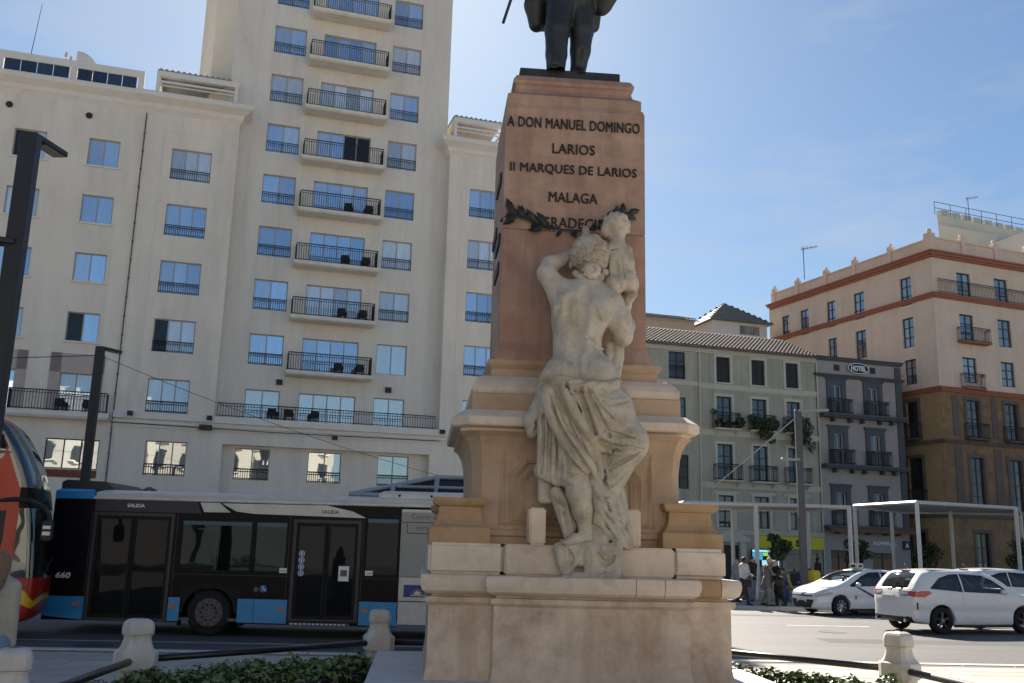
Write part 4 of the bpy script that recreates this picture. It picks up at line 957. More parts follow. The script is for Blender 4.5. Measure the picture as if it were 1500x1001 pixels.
# ---- houses across the square behind the camera (mirrored in the hotel windows)
def back_house(x0, x1, y, h, col, label, n, fl):
    b = thing('townhouse', label, 'building', (0, 0, 0), 0, None); m_ = mat('townhouse_%d' % int(x0), col, .85, .08, .5)
    ops = []
    for i in range(n):
        for k in range(fl): c = x0 + (i + .5) * (x1 - x0) / n; ops.append((-c - .6, -c + .6, 4.6 + k * 3.5, 6.9 + k * 3.5))
    bm = bmesh.new(); wall_mesh(bm, -x1, -x0, 0, h, ops, 0, .3); o = obj('facade_wall', bm, m_, b, (0, y, 0), (0, 0, math.pi))
    bm = bmesh.new()
    for (a, b_, c, d) in ops: bx(bm, a, b_, .2, .25, c, d)
    obj('windows', bm, g_dark, b, (0, y, 0), (0, 0, math.pi))
    bm = bmesh.new()
    for (a, b_, c, d) in ops: bx(bm, a - .3, b_ + .3, -.5, -.01, c - .15, c)
    bx(bm, -x1, -x0, -.4, -.01, h - .6, h); obj('mouldings', bm, m_trim, b, (0, y, 0), (0, 0, math.pi))
    shell(b, [(x0, y), (x1, y), (x1, y - 12), (x0, y - 12)], 0, h, m_)
back_house(-46, -22, -38, 19, (.40, .35, .28), 'cream townhouse across the square, seen only in window reflections', 7, 4)
back_house(-21.5, 2, -38, 21, (.44, .42, .37), 'white townhouse across the square, seen only in window reflections', 7, 4)
back_house(2.5, 30, -38, 18, (.42, .39, .33), 'ivory townhouse across the square, seen only in window reflections', 8, 4)


# ================================================================= THE MONUMENT
MO = (0.9027, 11.7516); MROT = R(5)
mon = thing('monument', 'tall red and cream stone monument with black lettering and carved base', 'monument', (MO[0], MO[1], 0), MROT)
st_base = mat('base_stone', (0.67, 0.53, 0.405), .75, .12, 1.6, bump=.25, bscale=22, stain=(0.25, 0.125, 0.06), sscale=.75, samt=.65, slo=.46, shi=.68, streak=((.36, .23, .14), .6, 1.8))
st_pale = mat('pale_stone', (0.70, 0.575, 0.45), .7, .10, 1.8, bump=.2, bscale=24, stain=(0.42, 0.29, 0.19), sscale=1.1, samt=.55, slo=.5, shi=.7, vary=.07)
st_dado = mat('dado_stone', (0.50, 0.355, 0.235), .7, .10, 1.4, bump=.2, bscale=26, stain=(0.34, 0.20, 0.11), sscale=1.0, samt=.5)
st_scroll = mat('honey_stone', (0.43, 0.285, 0.155), .7, .12, 2.2, bump=.22, bscale=24, stain=(0.28, 0.15, 0.06), sscale=1.4, samt=.5)
st_red = mat('red_marble', (0.36, 0.195, 0.135), .55, .22, 3.2, bump=.12, bscale=30, stain=(0.47, 0.325, 0.235), sscale=.8, samt=.85, slo=.44, shi=.64, streak=((.20, .10, .07), .55, 3.0))
st_slab = mat('slab_marble', (0.60, 0.58, 0.55), .6, .07, 2, bump=.1, stain=(.42, .40, .37), sscale=1, samt=.4)
m_bronze = mat('dark_bronze', (0.030, 0.031, 0.033), .48, .3, 6, bump=.2, metallic=.35, spec=.5, stain=(.055, .065, .06), sscale=2.5, samt=.6)
m_letter = mat('black_letter', (0.020, 0.017, 0.016), .6, .1, 10)
CY = 1.80
def sq(hx, hy=None, c=0.0, cx=0.0): hy = hx if hy is None else hy; return rect_plan(cx - hx, cx + hx, CY - hy, CY + hy, c)
def part(name, plan, prof, m, smooth=False):
    bm = bmesh.new(); plan_loft(bm, plan, prof); return obj(name, bm, m, mon, smooth=smooth)
part('platform_slab', [(-2.5, -1.2), (2.4, -1.2), (2.4, 1.86), (1.95, 3.05), (-2.5, 3.05)], [(0, 0), (0, .40), (-.02, .45)], st_slab)
# base with bowed front
bow = [(-1.80, 0.0), (-1.07, 0.0), (-1.05, -.14)] + [(-1.05 + 2.32 * t, -.14 - .10 * math.sin(math.pi * t)) for t in (.12, .25, .38, .5, .62, .75, .88)] + [(1.27, -.14), (1.29, 0.0), (1.80, 0.0), (1.80, 3.6), (-1.80, 3.6)]
part('base_wall', bow, [(.03, .45), (0, .60), (0, 1.28), (.015, 1.295), (.045, 1.32), (.045, 1.375), (-.02, 1.385), (-.03, 1.41)], st_base)
# rounded ledge, cut into its stones
tor = [(-.03, 1.41), (.03, 1.415), (.085, 1.45), (.105, 1.51), (.11, 1.57), (.10, 1.62), (.085, 1.632)]
def ledge_seg(x0, x1, plan_front, y1, mm=None):
    pl = [(x0, plan_front(x0))] + [(x, plan_front(x)) for x in np.linspace(x0, x1, 6)[1:-1]] + [(x1, plan_front(x1)), (x1, y1), (x0, y1)]
    bm = bmesh.new(); plan_loft(bm, pl, tor); obj('ledge_stone', bm, mm or st_pale, mon)
bf = lambda x: -.14 - .10 * math.sin(math.pi * min(1, max(0, (x + 1.05) / 2.32)))
def ledge(x0, x1, f, y1, L=True, Rr=True, mm=None):
    # straight runs use the profile only on the free sides, so neighbouring stones meet in a hairline joint
    bm = bmesh.new(); xs = np.linspace(x0, x1, 7); rings = []
    for (o, z) in tor:
        a = x0 - (o if L else 0); b = x1 + (o if Rr else 0)
        rings.append([bm.verts.new((a + (b - a) * i / 6, f(xs[i]) - o, z)) for i in range(7)] + [bm.verts.new((b, y1 + (o if not callable(y1) else 0), z)), bm.verts.new((a, y1 + o, z))])
    n = 9
    for k in range(len(rings) - 1):
        for i in range(n): bm.faces.new([rings[k][i], rings[k][(i + 1) % n], rings[k + 1][(i + 1) % n], rings[k + 1][i]])
    bm.faces.new(rings[0][::-1]); bm.faces.new(rings[-1]); obj('ledge_stone', bm, mm or st_pale, mon)
zf = lambda x: 0.0
ledge(-1.80, -1.06, zf, 3.6, True, False); ledge(-1.05, .58, bf, .32, True, False); ledge(.588, 0.93, bf, .32, False, False); ledge(.938, 1.27, bf, .32, False, True)
ledge(1.275, 1.66, zf, 1.2, False, False, st_scroll); ledge(1.668, 1.80, zf, 3.6, False, True); 
part('base_core', rect_plan(-1.0, 1.6, .33, 3.55), [(0, 1.40), (0, 1.62)], st_pale)
# course of big blocks
def block(x0, x1, y0, y1, z0, z1, m=None, r=.022, name='stone_block'):
    bm = bmesh.new(); bx(bm, x0, x1, y0, y1, z0, z1); bmesh.ops.bevel(bm, geom=list(bm.edges), offset=r, segments=3, affect='EDGES'); return obj(name, bm, m or st_pale, mon)
block(-1.83, -.929, .09, 1.8, 1.632, 1.995, r=.04); block(-.925, .302, .03, 1.7, 1.632, 1.995); block(.305, 1.126, .034, 1.7, 1.632, 1.99); block(1.13, 1.79, .09, 1.8, 1.632, 1.995, r=.05)
block(-1.83, -.05, 1.805, 3.5, 1.632, 1.995); block(-.045, 1.79, 1.805, 3.5, 1.632, 1.995)
# corner scroll blocks
def scroll(x0, x1, y0, y1):
    cx, hx = (x0 + x1) / 2, (x1 - x0) / 2
    prof = [(0.0, 1.995), (0.0, 2.17), (-.012, 2.185), (-.05, 2.21), (-.09, 2.27), (-.108, 2.35), (-.11, 2.43), (-.07, 2.44), (-.045, 2.47), (-.035, 2.50), (-.035, 2.535)]
    part('scroll_block', rect_plan(x0, x1, y0, y1), prof, st_scroll)
scroll(-1.83, -1.10, .16, .80); scroll(1.02, 1.77, .16, .80); scroll(-1.83, -1.10, 2.8, 3.44); scroll(1.02, 1.77, 2.8, 3.44)
# dado with its coved corners, sunk panels
def arc_prof(): return [(0, 1.995), (0, 2.08), (.03, 2.10), (.03, 2.16), (0, 2.18), (0, 2.90)] + [(.20 * (1 - math.cos(t)), 2.90 + .46 * math.sin(t)) for t in np.linspace(.15, math.pi / 2, 7)]
part('dado', [(-1.20, .45), (1.22, .45), (1.34, .60), (1.34, 3.0), (1.22, 3.15), (-1.20, 3.15), (-1.32, 3.0), (-1.32, .60)], [(o, z) for o, z in arc_prof()][:6] + [(.02, 3.1), (.05, 3.22), (.10, 3.31), (.17, 3.37)], st_dado)
def frame_part(u0, u1, z0, z1, w, d, y, m, cut=0.0):
    bm = bmesh.new()
    P = [(u0, z0), (u1, z0), (u1, z1 - cut), (u1 - cut, z1), (u0 + cut, z1), (u0, z1 - cut)] if cut else [(u0, z0), (u1, z0), (u1, z1), (u0, z1)]
    c = Vector((sum(p[0] for p in P) / len(P), sum(p[1] for p in P) / len(P))); n = len(P)
    Q = []
    for i in range(n):
        a = Vector(P[i - 1]); b = Vector(P[i]); e = Vector(P[(i + 1) % n]); d1 = (b - a).normalized(); d2 = (e - b).normalized(); n1 = Vector((-d1.y, d1.x)); n2 = Vector((-d2.y, d2.x)); mm = (n1 + n2) / (1 + n1.dot(n2)); Q.append(b + mm * w)
    for i in range(n):
        j = (i + 1) % n; v = [(P[i][0], y, P[i][1]), (P[j][0], y, P[j][1]), (Q[j].x, y - d, Q[j].y), (Q[i].x, y - d, Q[i].y)]
        f = [bm.verts.new(p) for p in v]; bm.faces.new(f)
        Q2 = [(Q[k].x + (c.x - Q[k].x) * .10, Q[k].y + (c.y - Q[k].y) * .06) for k in (i, j)]
        f = [bm.verts.new(p) for p in ((Q[i].x, y - d, Q[i].y), (Q[j].x, y - d, Q[j].y), (Q2[1][0], y - .004, Q2[1][1]), (Q2[0][0], y - .004, Q2[0][1]))]; bm.faces.new(f)
    return obj('panel_moulding', bm, m, mon)
frame_part(-.98, -.02, 2.22, 3.20, .04, .035, .447, st_dado); frame_part(.02, .985, 2.22, 3.20, .04, .035, .447, st_dado)
frame_part(-.86, .86, 2.24, 3.05, .05, .05, .442, st_dado, .19); frame_part(-.78, .78, 2.32, 2.95, .04, .03, .442, st_dado, .16)
part('cornice', sq(1.42, 1.34, .10), [(.0, 3.375), (.06, 3.38), (.06, 3.42), (.15, 3.432), (.175, 3.45), (.175, 3.545), (.16, 3.56), (0.02, 3.655)], st_pale)
part('step_course', sq(1.35, 1.30), [(0, 3.655), (0, 3.87), (-.01, 3.88)], st_dado)
part('torus_course', sq(1.22, 1.15), [(.12, 3.885), (.135, 3.92), (.13, 3.98), (.09, 4.05), (0.02, 4.12), (-.07, 4.14)], st_pale)
part('upper_course', sq(1.10, 1.06), [(0, 4.14), (0, 4.24), (.02, 4.26), (.05, 4.30), (.05, 4.355)], st_dado)
st_red2 = mat('red_marble_upper', (0.40, 0.262, 0.19), .6, .22, 3.0, bump=.12, bscale=30, stain=(0.30, 0.165, 0.11), sscale=1.1, samt=.7, slo=.48, shi=.66, streak=((.22, .12, .08), .55, 3.4))
part('shaft', sq(.985, .95, .0, -.01), [(.06, 4.36), (.06, 4.42), (.05, 4.48), (.005, 4.62), (0.0, 6.20), (-.008, 6.208)], st_red)
part('shaft_upper', sq(.985, .95, .0, -.01), [(-.008, 6.212), (0, 6.22), (0, 8.0), (-.01, 8.02), (-.02, 8.06)], st_red2)
part('capstone', sq(.965, .93, .0, -.02), [(-.02, 8.062), (-.01, 8.09), (-.01, 8.22), (-.11, 8.30), (-.13, 8.36), (-.13, 8.42), (-.10, 8.44), (-.09, 8.48), (-.11, 8.52), (-.14, 8.575)], st_red2)
part('bronze_plinth', sq(.73, .70, .0, -.06), [(0, 8.576), (0, 8.74), (-.02, 8.755)], m_bronze)
for (s, w, h, x, z) in (('A DON MANUEL DOMINGO', 1.88, .155, -.035, 7.785), ('LARIOS', .60, .150, -.035, 7.415), ('II MARQUES DE LARIOS', 1.78, .155, -.03, 7.10), ('MALAGA', .68, .150, -.035, 6.70), ('AGRADECIDA', 1.18, .15, -.02, 6.33)):
    bold_text(s, w, h, m_letter, mon, (x, .849, z), .018, .006, spacing=1.05)
# bronze laurel laid across the lettering, with single leaves
g_pts = [Vector(p) for p in ((-0.946, 0.800, 6.415), (-0.769, 0.780, 6.359), (-0.555, 0.760, 6.286), (-0.366, 0.760, 6.219), (-0.148, 0.780, 6.209), (0.078, 0.780, 6.211), (0.263, 0.760, 6.225), (0.391, 0.740, 6.412), (0.567, 0.720, 6.474), (0.756, 0.760, 6.499))]
bm = bmesh.new()
for a, b in zip(g_pts, g_pts[1:]): bar(bm, a, b, .012, 6)
garl = obj('garland', bm, m_bronze, mon); 
bm = bmesh.new(); L_ = .17
v = [bm.verts.new(p) for p in ((0, 0, 0), (.034, .0, L_ * .35), (.030, .01, L_ * .65), (0, .02, L_), (-.030, .01, L_ * .65), (-.034, 0, L_ * .35), (0, -.022, L_ * .5))]
for i in range(6): bm.faces.new([v[6], v[i], v[(i + 1) % 6]])
w_ = [bm.verts.new((p.co.x, p.co.y + .012, p.co.z)) for p in v[:6]]; bm.faces.new(w_[::-1])
for i in range(6): bm.faces.new([v[(i + 1) % 6], v[i], w_[i], w_[(i + 1) % 6]])
leaf = bm_mesh(bm, 'leaf', m=m_bronze)
rl = random.Random(3)
cum = [(0, 1.0), (1, 1.2), (2, 1.3), (3, .7), (4, .45), (5, .5), (6, .6), (7, 1.1), (8, 1.2)]
for i, dens in cum:
    a, b = g_pts[i], g_pts[i + 1]
    for k in range(int(5.5 * dens)):
        p = a.lerp(b, rl.random()); d = (b - a).normalized(); ang = math.atan2(d.x, d.z) + rl.choice((-1, 1)) * rl.uniform(.25, 1.15) + (math.pi if i < 4 else 0)
        s = rl.uniform(.75, 1.25) * (1.3 if i in (0, 2, 8) else 1)
        o = new_obj('leaf', leaf, None, garl, p + Vector((0, rl.uniform(-.03, .03), 0)), (rl.uniform(-.35, .1), ang, rl.uniform(-.5, .5))); o.scale = (s, s, s)
# bronze letters running round the left face
gl2 = bmesh.new()
for z, y_ in ((7.05, 1.3), (6.42, 1.9), (6.12, 1.25), (5.72, 1.3)): bx(gl2, -1.022, -.996, y_, y_ + .75, z, z + .15)
obj('side_relief', gl2, m_bronze, mon)

# ---------------------------------------------------------------- carved woman
m_marble = mat('statue_marble', (0.53, 0.465, 0.37), .62, .12, 2.6, bump=.15, bscale=34, stain=(0.29, 0.225, 0.135), sscale=1.5, samt=.7, slo=.48, shi=.66)
def sculpture(name, label): return thing(name, label, 'statue', (MO[0], MO[1], 0), MROT)
wom = sculpture('woman_statue', 'life like marble woman seen from behind, draped from the hips, reaching up the shaft')
f = Field((-.85, -.62, 1.5), (1.0, 1.05, 6.3), .016)
# torso
f.ell((-0.004, 0.100, 4.081), (.44, .30, .33), .06)
f.ell((-0.282, -0.040, 4.028), (.235, .22, .27), .07); f.ell((0.169, -0.040, 4.013), (.245, .22, .28), .07)
f.ell((-0.071, 0.140, 4.453), (.305, .235, .30), .14)
f.ell((-0.051, 0.180, 4.782), (.345, .255, .36), .12)
f.ell((-0.011, 0.220, 4.991), (.375, .24, .26), .10)
f.cap((-0.231, 0.240, 5.148), (0.321, 0.240, 5.057), .17, .17, .10)
f.cap((-0.175, 0.260, 5.193), (0.065, 0.320, 5.340), .13, .11, .10); f.cap((0.342, 0.260, 5.109), (0.155, 0.320, 5.344), .13, .11, .10)
f.cap((0.089, 0.300, 5.216), (0.131, 0.400, 5.523), .135, .125, .08)
f.ell((-0.241, 0.030, 4.915), (.13, .07, .17), .14, (0.0, .25, 0)); f.ell((0.177, 0.030, 4.846), (.13, .07, .17), .14, (0, -.3, 0))
# left arm, raised with the elbow out and the forearm folding back behind the head
f.cap((-0.281, 0.270, 5.190), (-0.446, 0.330, 5.436), .165, .125, .08); f.cap((-0.445, 0.340, 5.458), (-0.392, 0.420, 5.595), .12, .11, .05)
f.cap((-0.390, 0.430, 5.598), (-0.074, 0.620, 5.804), .115, .075, .04); f.cap((-0.074, 0.620, 5.804), (0.107, 0.720, 6.057), .07, .055, .03); f.cap((0.113, 0.700, 6.051), (0.115, 0.660, 6.193), .062, .05, .02)
# right arm: elbow down, forearm up to the child
f.cap((0.394, 0.250, 5.036), (0.482, 0.200, 4.811), .165, .155, .09); f.cap((0.482, 0.200, 4.811), (0.527, 0.200, 4.634), .155, .125, .06); f.cap((0.540, 0.220, 4.621), (0.623, 0.360, 4.800), .115, .10, .05); f.cap((0.623, 0.360, 4.800), (0.608, 0.420, 5.024), .095, .062, .03)
f.ell((0.622, 0.400, 5.094), (.075, .05, .09), .03)
f.cap((0.616, 0.370, 5.077), (0.684, 0.310, 5.157), .034, .030, .015); f.cap((0.684, 0.310, 5.157), (0.734, 0.330, 5.229), .030, .024, .01)
f.cap((0.609, 0.380, 5.097), (0.671, 0.330, 5.179), .032, .028, .012); f.cap((0.671, 0.330, 5.179), (0.714, 0.360, 5.263), .028, .022, .01)
f.cap((0.586, 0.400, 5.101), (0.632, 0.360, 5.176), .030, .026, .012); f.cap((0.632, 0.360, 5.176), (0.659, 0.400, 5.252), .026, .020, .01)
f.cap((0.568, 0.400, 5.073), (0.514, 0.360, 5.143), .032, .026, .012); f.cap((0.514, 0.360, 5.143), (0.509, 0.380, 5.203), .026, .02, .01)
# head
f.ell((0.137, 0.440, 5.704), (.20, .235, .27), .05, (.15, .0, .0)); f.ell((-0.114, 0.460, 5.621), (.03, .05, .06), .02); f.ell((0.387, 0.460, 5.629), (.03, .05, .06), .02)
# bare shin and foot
f.chain([(-0.108, -0.100, 2.793), (-0.067, -0.115, 2.615), (-0.019, -0.085, 2.408), (0.021, -0.050, 2.218)], [.15, .148, .115, .082], .05)
f.cap((0.021, -0.050, 2.218), (0.040, -0.045, 2.106), .08, .075, .03); f.chain([(0.029, -0.060, 2.098), (-0.108, -0.100, 2.070), (-0.218, -0.130, 2.020)], [.07, .062, .042], .04)
for k in range(5): f.cap((-.22 - .012 * k, -.175 + .024 * k, 2.035 + .004 * k), (-.275 + .01 * k, -.185 + .026 * k, 2.018), .020, .016, .012)
f.freeze()
f.ridge([(0.012, 5.169), (-0.029, 4.935), (-0.078, 4.668), (-0.110, 4.405), (-0.117, 4.214)], [.05, .075, .07, .065, .03], -.030, .08, 'sub')
f.ridge([(-0.117, 4.214), (-0.115, 4.102), (-0.114, 3.974)], [.018, .03, .032], .006, .03, 'sub')
f.ridge([(0.009, 4.550), (0.104, 4.493), (0.226, 4.446)], [.012, .026, .02], .004, .03, 'sub'); f.ridge([(0.044, 4.473), (0.157, 4.434), (0.278, 4.352)], [.01, .022, .018], .004, .03, 'sub'); f.ridge([(0.027, 4.498), (0.122, 4.450), (0.252, 4.404)], .022, .004, .03)
f.ridge([(-0.161, 5.089), (-0.228, 4.908), (-0.174, 4.699), (-0.121, 4.614)], [.02, .04, .04, .02], -.012, .06, 'sub'); f.ridge([(0.084, 4.976), (0.137, 4.802), (0.242, 4.683)], [.02, .04, .03], -.012, .05, 'sub')
f.ridge([(0.311, 4.898), (0.285, 4.738), (0.294, 4.563)], [.02, .03, .02], .004, .03, 'sub'); f.ridge([(-0.369, 5.043), (-0.333, 4.938), (-0.365, 4.813)], .022, -.004, .04, 'sub')
f.ridge([(-0.229, 4.279), (-0.210, 4.159)], .035, -.014, .05, 'sub'); f.ridge([(-0.006, 4.271), (-0.013, 4.150)], .035, -.014, .05, 'sub')
f.ridge([(0.047, 5.224), (0.030, 5.134)], .04, -.02, .05, 'sub')
obj_body = new_obj('body', f.mesh('body', 1), m_marble, wom)
# hair: cap of curls and a bun
hf = Field((-.25, -.15, 5.1), (.55, .85, 6.15), .010)
hc = np.array((0.135, 0.430, 5.738))
hf.ell(hc, (.235, .255, .275), .03)
bun = np.array((0.115, 0.200, 5.465)); hf.ell(bun, (.095, .09, .095), .03)
rh = random.Random(5)
for i in range(230):
    th = rh.uniform(0, 2 * math.pi); ph = rh.uniform(-.55, 1.35); dv = np.array([math.cos(th) * math.cos(ph), math.sin(th) * math.cos(ph), math.sin(ph)])
    p = hc + dv * np.array([.235, .255, .275]); tv = np.cross(dv, [rh.uniform(-1, 1), rh.uniform(-1, 1), 1.5]); tv /= np.linalg.norm(tv) + 1e-6; q = np.cross(dv, tv)
    if i % 2: pts = [p + (tv * math.cos(a) + q * math.sin(a)) * .032 + dv * .008 for a in np.linspace(0, 4.6, 6)]; hf.chain(pts, .012, .010)
    else: pts = [p - tv * .06 + dv * .004, p + q * .018 + dv * .012, p + tv * .06 + dv * .004]; hf.chain(pts, [.010, .017, .010], .012)
for k in range(9):
    a = k * 2 * math.pi / 9; pts = [bun + np.array([.05 * math.cos(a + t * .9), -.10 + .0 * t, .05 * math.sin(a + t * .9)]) * np.array([1 + t, 1 - t * .35, 1 + t]) for t in np.linspace(0, 1.25, 6)]
    hf.chain(pts, [.012, .018, .021, .021, .018, .012], .014)
for (px_, r_) in (((-0.073, 0.310, 5.450), .055), ((-0.007, 0.270, 5.396), .06), ((0.244, 0.270, 5.409), .06), ((0.316, 0.320, 5.491), .055), ((0.128, 0.270, 5.366), .05)):
    hf.ell(px_, r_, .03); c = np.array(px_)
    hf.chain([c + np.array([.03 * math.cos(a), -.04, .03 * math.sin(a)]) for a in np.linspace(0, 5, 7)], .012, .012)
new_obj('hair', hf.mesh('hair'), m_marble, wom)
# drapery
d = Field((-.80, -.66, 1.45), (1.0, .62, 4.30), .0135)
d.ell((0.033, 0.100, 3.721), (.52, .37, .40), .10); d.ell((0.200, 0.020, 3.597), (.43, .35, .40), .12); d.ell((-0.239, 0.050, 3.720), (.32, .32, .36), .10)
d.cap((0.268, 0.020, 3.566), (0.527, -0.050, 3.272), .32, .23, .12); d.ell((0.563, -0.040, 3.249), (.22, .26, .23), .10)
d.cap((-0.186, 0.050, 3.553), (-0.104, -0.060, 3.026), .30, .20, .12); d.cap((-0.104, -0.060, 3.026), (-0.116, -0.100, 2.777), .20, .165, .08)
d.cap((0.550, -0.020, 3.201), (0.338, 0.100, 2.688), .20, .15, .10); d.cap((0.338, 0.100, 2.688), (0.250, 0.160, 2.203), .15, .13, .06)
d.cap((0.066, 0.220, 3.328), (0.123, 0.300, 2.243), .26, .24, .08); d.cap((0.255, 0.220, 3.334), (0.197, 0.260, 2.827), .28, .2, .08)
# hanging panel on the left, with the bundle behind it
d.box((-0.435, -0.010, 3.243), (.135, .085, .47), .06, .06, rotz=-.15); d.cap((-0.533, 0.020, 2.870), (-0.313, -0.030, 2.759), .07, .075, .05); d.cap((-0.474, -0.040, 3.825), (-0.376, -0.080, 3.696), .12, .13, .06)
d.cap((-0.454, 0.120, 3.851), (-0.604, 0.160, 3.484), .10, .115, .05); d.cap((-0.604, 0.160, 3.484), (-0.611, 0.150, 3.330), .115, .07, .04); d.box((-0.425, 0.200, 2.804), (.10, .10, .32), .05, .05)
# waist roll
wr = [(-0.450, 0.160, 3.935), (-0.474, -0.020, 3.990), (-0.409, -0.160, 4.011), (-0.286, -0.250, 3.933), (-0.109, -0.290, 3.875), (0.093, -0.280, 3.868), (0.301, -0.200, 3.906), (0.414, -0.100, 3.961)]
for k in range(4):
    ph = k * math.pi / 2; pts = []
    for i in range(33):
        t = i / 32 * (len(wr) - 1); j = min(int(t), len(wr) - 2); c = np.array(wr[j]) * (1 - (t - j)) + np.array(wr[j + 1]) * (t - j); a = t * 1.9 + ph
        pts.append(c + np.array([.012 * math.cos(a), -.03 + .03 * math.sin(a), .042 * math.cos(a)]))
    d.chain(pts, .030, .012)
# twisted end of the cloth in front of the left hip, and the strap under the right arm
d.chain([(-0.545, -0.050, 3.948), (-0.463, -0.120, 4.041), (-0.346, -0.200, 3.931), (-0.436, -0.140, 3.811), (-0.478, -0.100, 3.606)], [.05, .075, .06, .075, .09], .04)
d.freeze()
# the long diagonal fold, from left hip to the ground right
d.ridge([(-0.494, 3.831), (-0.413, 3.538), (-0.206, 3.169), (0.049, 2.887), (0.235, 2.630), (0.361, 2.487)], [.07, .085, .08, .078, .066, .04], -.04, .04)
d.ridge([(-0.467, 3.747), (-0.361, 3.439), (-0.171, 3.112), (0.066, 2.806), (0.252, 2.598)], [.012, .02, .02, .02, .012], -.118, .012, 'sub')
d.ridge([(-0.500, 3.703), (-0.411, 3.404), (-0.221, 3.060), (0.016, 2.788)], .022, -.10, .02)
d.ridge([(-0.299, 3.838), (-0.143, 3.531), (0.029, 3.285), (0.148, 3.073), (0.217, 2.810)], [.04, .06, .055, .06, .05], -.022, .03)
d.ridge([(-0.365, 3.708), (-0.226, 3.419), (-0.054, 3.174), (0.099, 2.889)], [.02, .035, .035, .02], -.03, .02, 'sub')
d.ridge([(-0.440, 3.621), (-0.334, 3.356), (-0.154, 3.063), (0.033, 2.805)], [.02, .03, .03, .02], -.10, .02, 'sub')
# folds swinging across the hips to the right knee, with deep valleys between them
for (pts, r_) in (([(-0.062, 3.873), (0.043, 3.588), (0.164, 3.324), (0.384, 3.214), (0.707, 3.175)], .034), ([(-0.146, 3.836), (-0.041, 3.518), (0.097, 3.237), (0.317, 3.112), (0.656, 3.090)], .032), ([(-0.215, 3.867), (-0.109, 3.532), (0.046, 3.202)], .034), ([(0.110, 3.778), (0.298, 3.708), (0.529, 3.785)], .018), ([(0.096, 3.304), (0.249, 3.259), (0.486, 3.251), (0.725, 3.259)], .026), ([(0.012, 3.218), (0.164, 3.307), (0.299, 3.362)], .036), ([(0.301, 2.895), (0.453, 2.966), (0.639, 3.089)], .022), ([(0.251, 2.746), (0.385, 2.816), (0.520, 2.919)], .020),
                  ([(-0.317, 3.914), (-0.212, 3.630), (-0.056, 3.299), (0.098, 3.038)], .030), ([(0.145, 3.542), (0.333, 3.397), (0.571, 3.321)], .016)): d.ridge(pts, r_, -.004, .018)
for (pts, r_) in (([(-0.283, 3.916), (-0.075, 3.517), (0.114, 3.205)], .030), ([(-0.019, 3.858), (0.146, 3.508), (0.300, 3.261)], .026), ([(-0.104, 3.854), (0.010, 3.520), (0.130, 3.272)], .024), ([(-0.401, 3.809), (-0.209, 3.411), (0.005, 3.068), (0.184, 2.809)], .030), ([(0.130, 3.322), (0.418, 3.190), (0.716, 3.133)], .022), ([(0.180, 3.391), (0.435, 3.291), (0.707, 3.225)], .018), ([(0.042, 3.741), (0.281, 3.665), (0.520, 3.734)], .014),
                  ([(-0.138, 3.096), (0.059, 2.740), (0.252, 2.500)], .034), ([(0.217, 2.860), (0.436, 2.983), (0.656, 3.131)], .024), ([(0.148, 3.139), (0.300, 3.111), (0.512, 3.151)], .022), ([(0.097, 3.171), (0.200, 2.942), (0.268, 2.730)], .036), ([(0.294, 2.681), (0.402, 2.767), (0.520, 2.869)], .018), ([(-0.347, 3.625), (-0.241, 3.293), (-0.120, 3.031)], .022)): d.ridge(pts, r_, .004, .018, 'sub')
# finer creases
for (pts, r_) in (([(-0.249, 3.883), (-0.110, 3.600), (0.028, 3.335)], .012), ([(0.024, 3.842), (0.162, 3.627), (0.333, 3.447)], .012), ([(0.076, 3.725), (0.247, 3.545), (0.469, 3.418)], .010), ([(0.164, 3.273), (0.367, 3.230), (0.639, 3.189)], .010), ([(0.249, 3.243), (0.385, 3.131), (0.588, 3.121)], .010), ([(0.318, 2.863), (0.436, 2.900), (0.554, 2.986)], .010), ([(-0.072, 3.232), (0.031, 3.036), (0.150, 2.858)], .012), ([(-0.174, 3.295), (-0.053, 3.066), (0.066, 2.888)], .010), ([(0.182, 3.107), (0.251, 2.894), (0.285, 2.681)], .014), ([(0.109, 3.863), (0.297, 3.819), (0.486, 3.861)], .009), ([(-0.279, 3.627), (-0.192, 3.378), (-0.071, 3.165)], .012)):
    d.ridge(pts, r_, .003, .008, 'sub'); d.ridge([(p[0] + .030, p[1] + .006) for p in pts], r_ * 1.1, -.003, .010)
# knee cloth on the standing leg
for (pts, r_) in (([(-0.269, 2.894), (-0.136, 2.980), (0.032, 2.903), (0.075, 2.757)], .022), ([(-0.284, 2.778), (-0.150, 2.709), (-0.016, 2.631), (0.068, 2.593)], .026), ([(-0.272, 3.092), (-0.138, 3.163), (-0.003, 3.068)], .022), ([(-0.281, 3.125), (-0.252, 2.878), (-0.275, 2.713)], .026)): d.ridge(pts, r_, -.004, .018)
for (pts, r_) in (([(-0.253, 2.927), (-0.120, 3.031), (0.032, 2.953)], .018), ([(-0.235, 2.829), (-0.101, 2.800), (0.051, 2.674)], .016), ([(-0.222, 3.094), (-0.202, 2.879)], .016)): d.ridge(pts, r_, .003, .015, 'sub')
for (a, b, r_) in (((-0.540, 3.584), (-0.559, 2.835), .026), ((-0.473, 3.620), (-0.483, 2.772), .022), ((-0.388, 3.572), (-0.383, 2.726), .028), ((-0.592, 3.632), (-0.636, 3.329), .026), ((-0.526, 3.702), (-0.554, 3.432), .022), ((-0.317, 3.290), (-0.317, 2.745), .022)): d.ridge([a, ((a[0] + b[0]) / 2 + .014, (a[1] + b[1]) / 2), b], r_, -.004, .018)
for (a, b, r_) in (((-0.506, 3.568), (-0.526, 2.820), .024), ((-0.431, 3.588), (-0.433, 2.757), .024), ((-0.558, 3.617), (-0.594, 3.330), .022), ((-0.351, 3.372), (-0.350, 2.743), .018)): d.ridge([a, b], r_, .004, .015, 'sub')
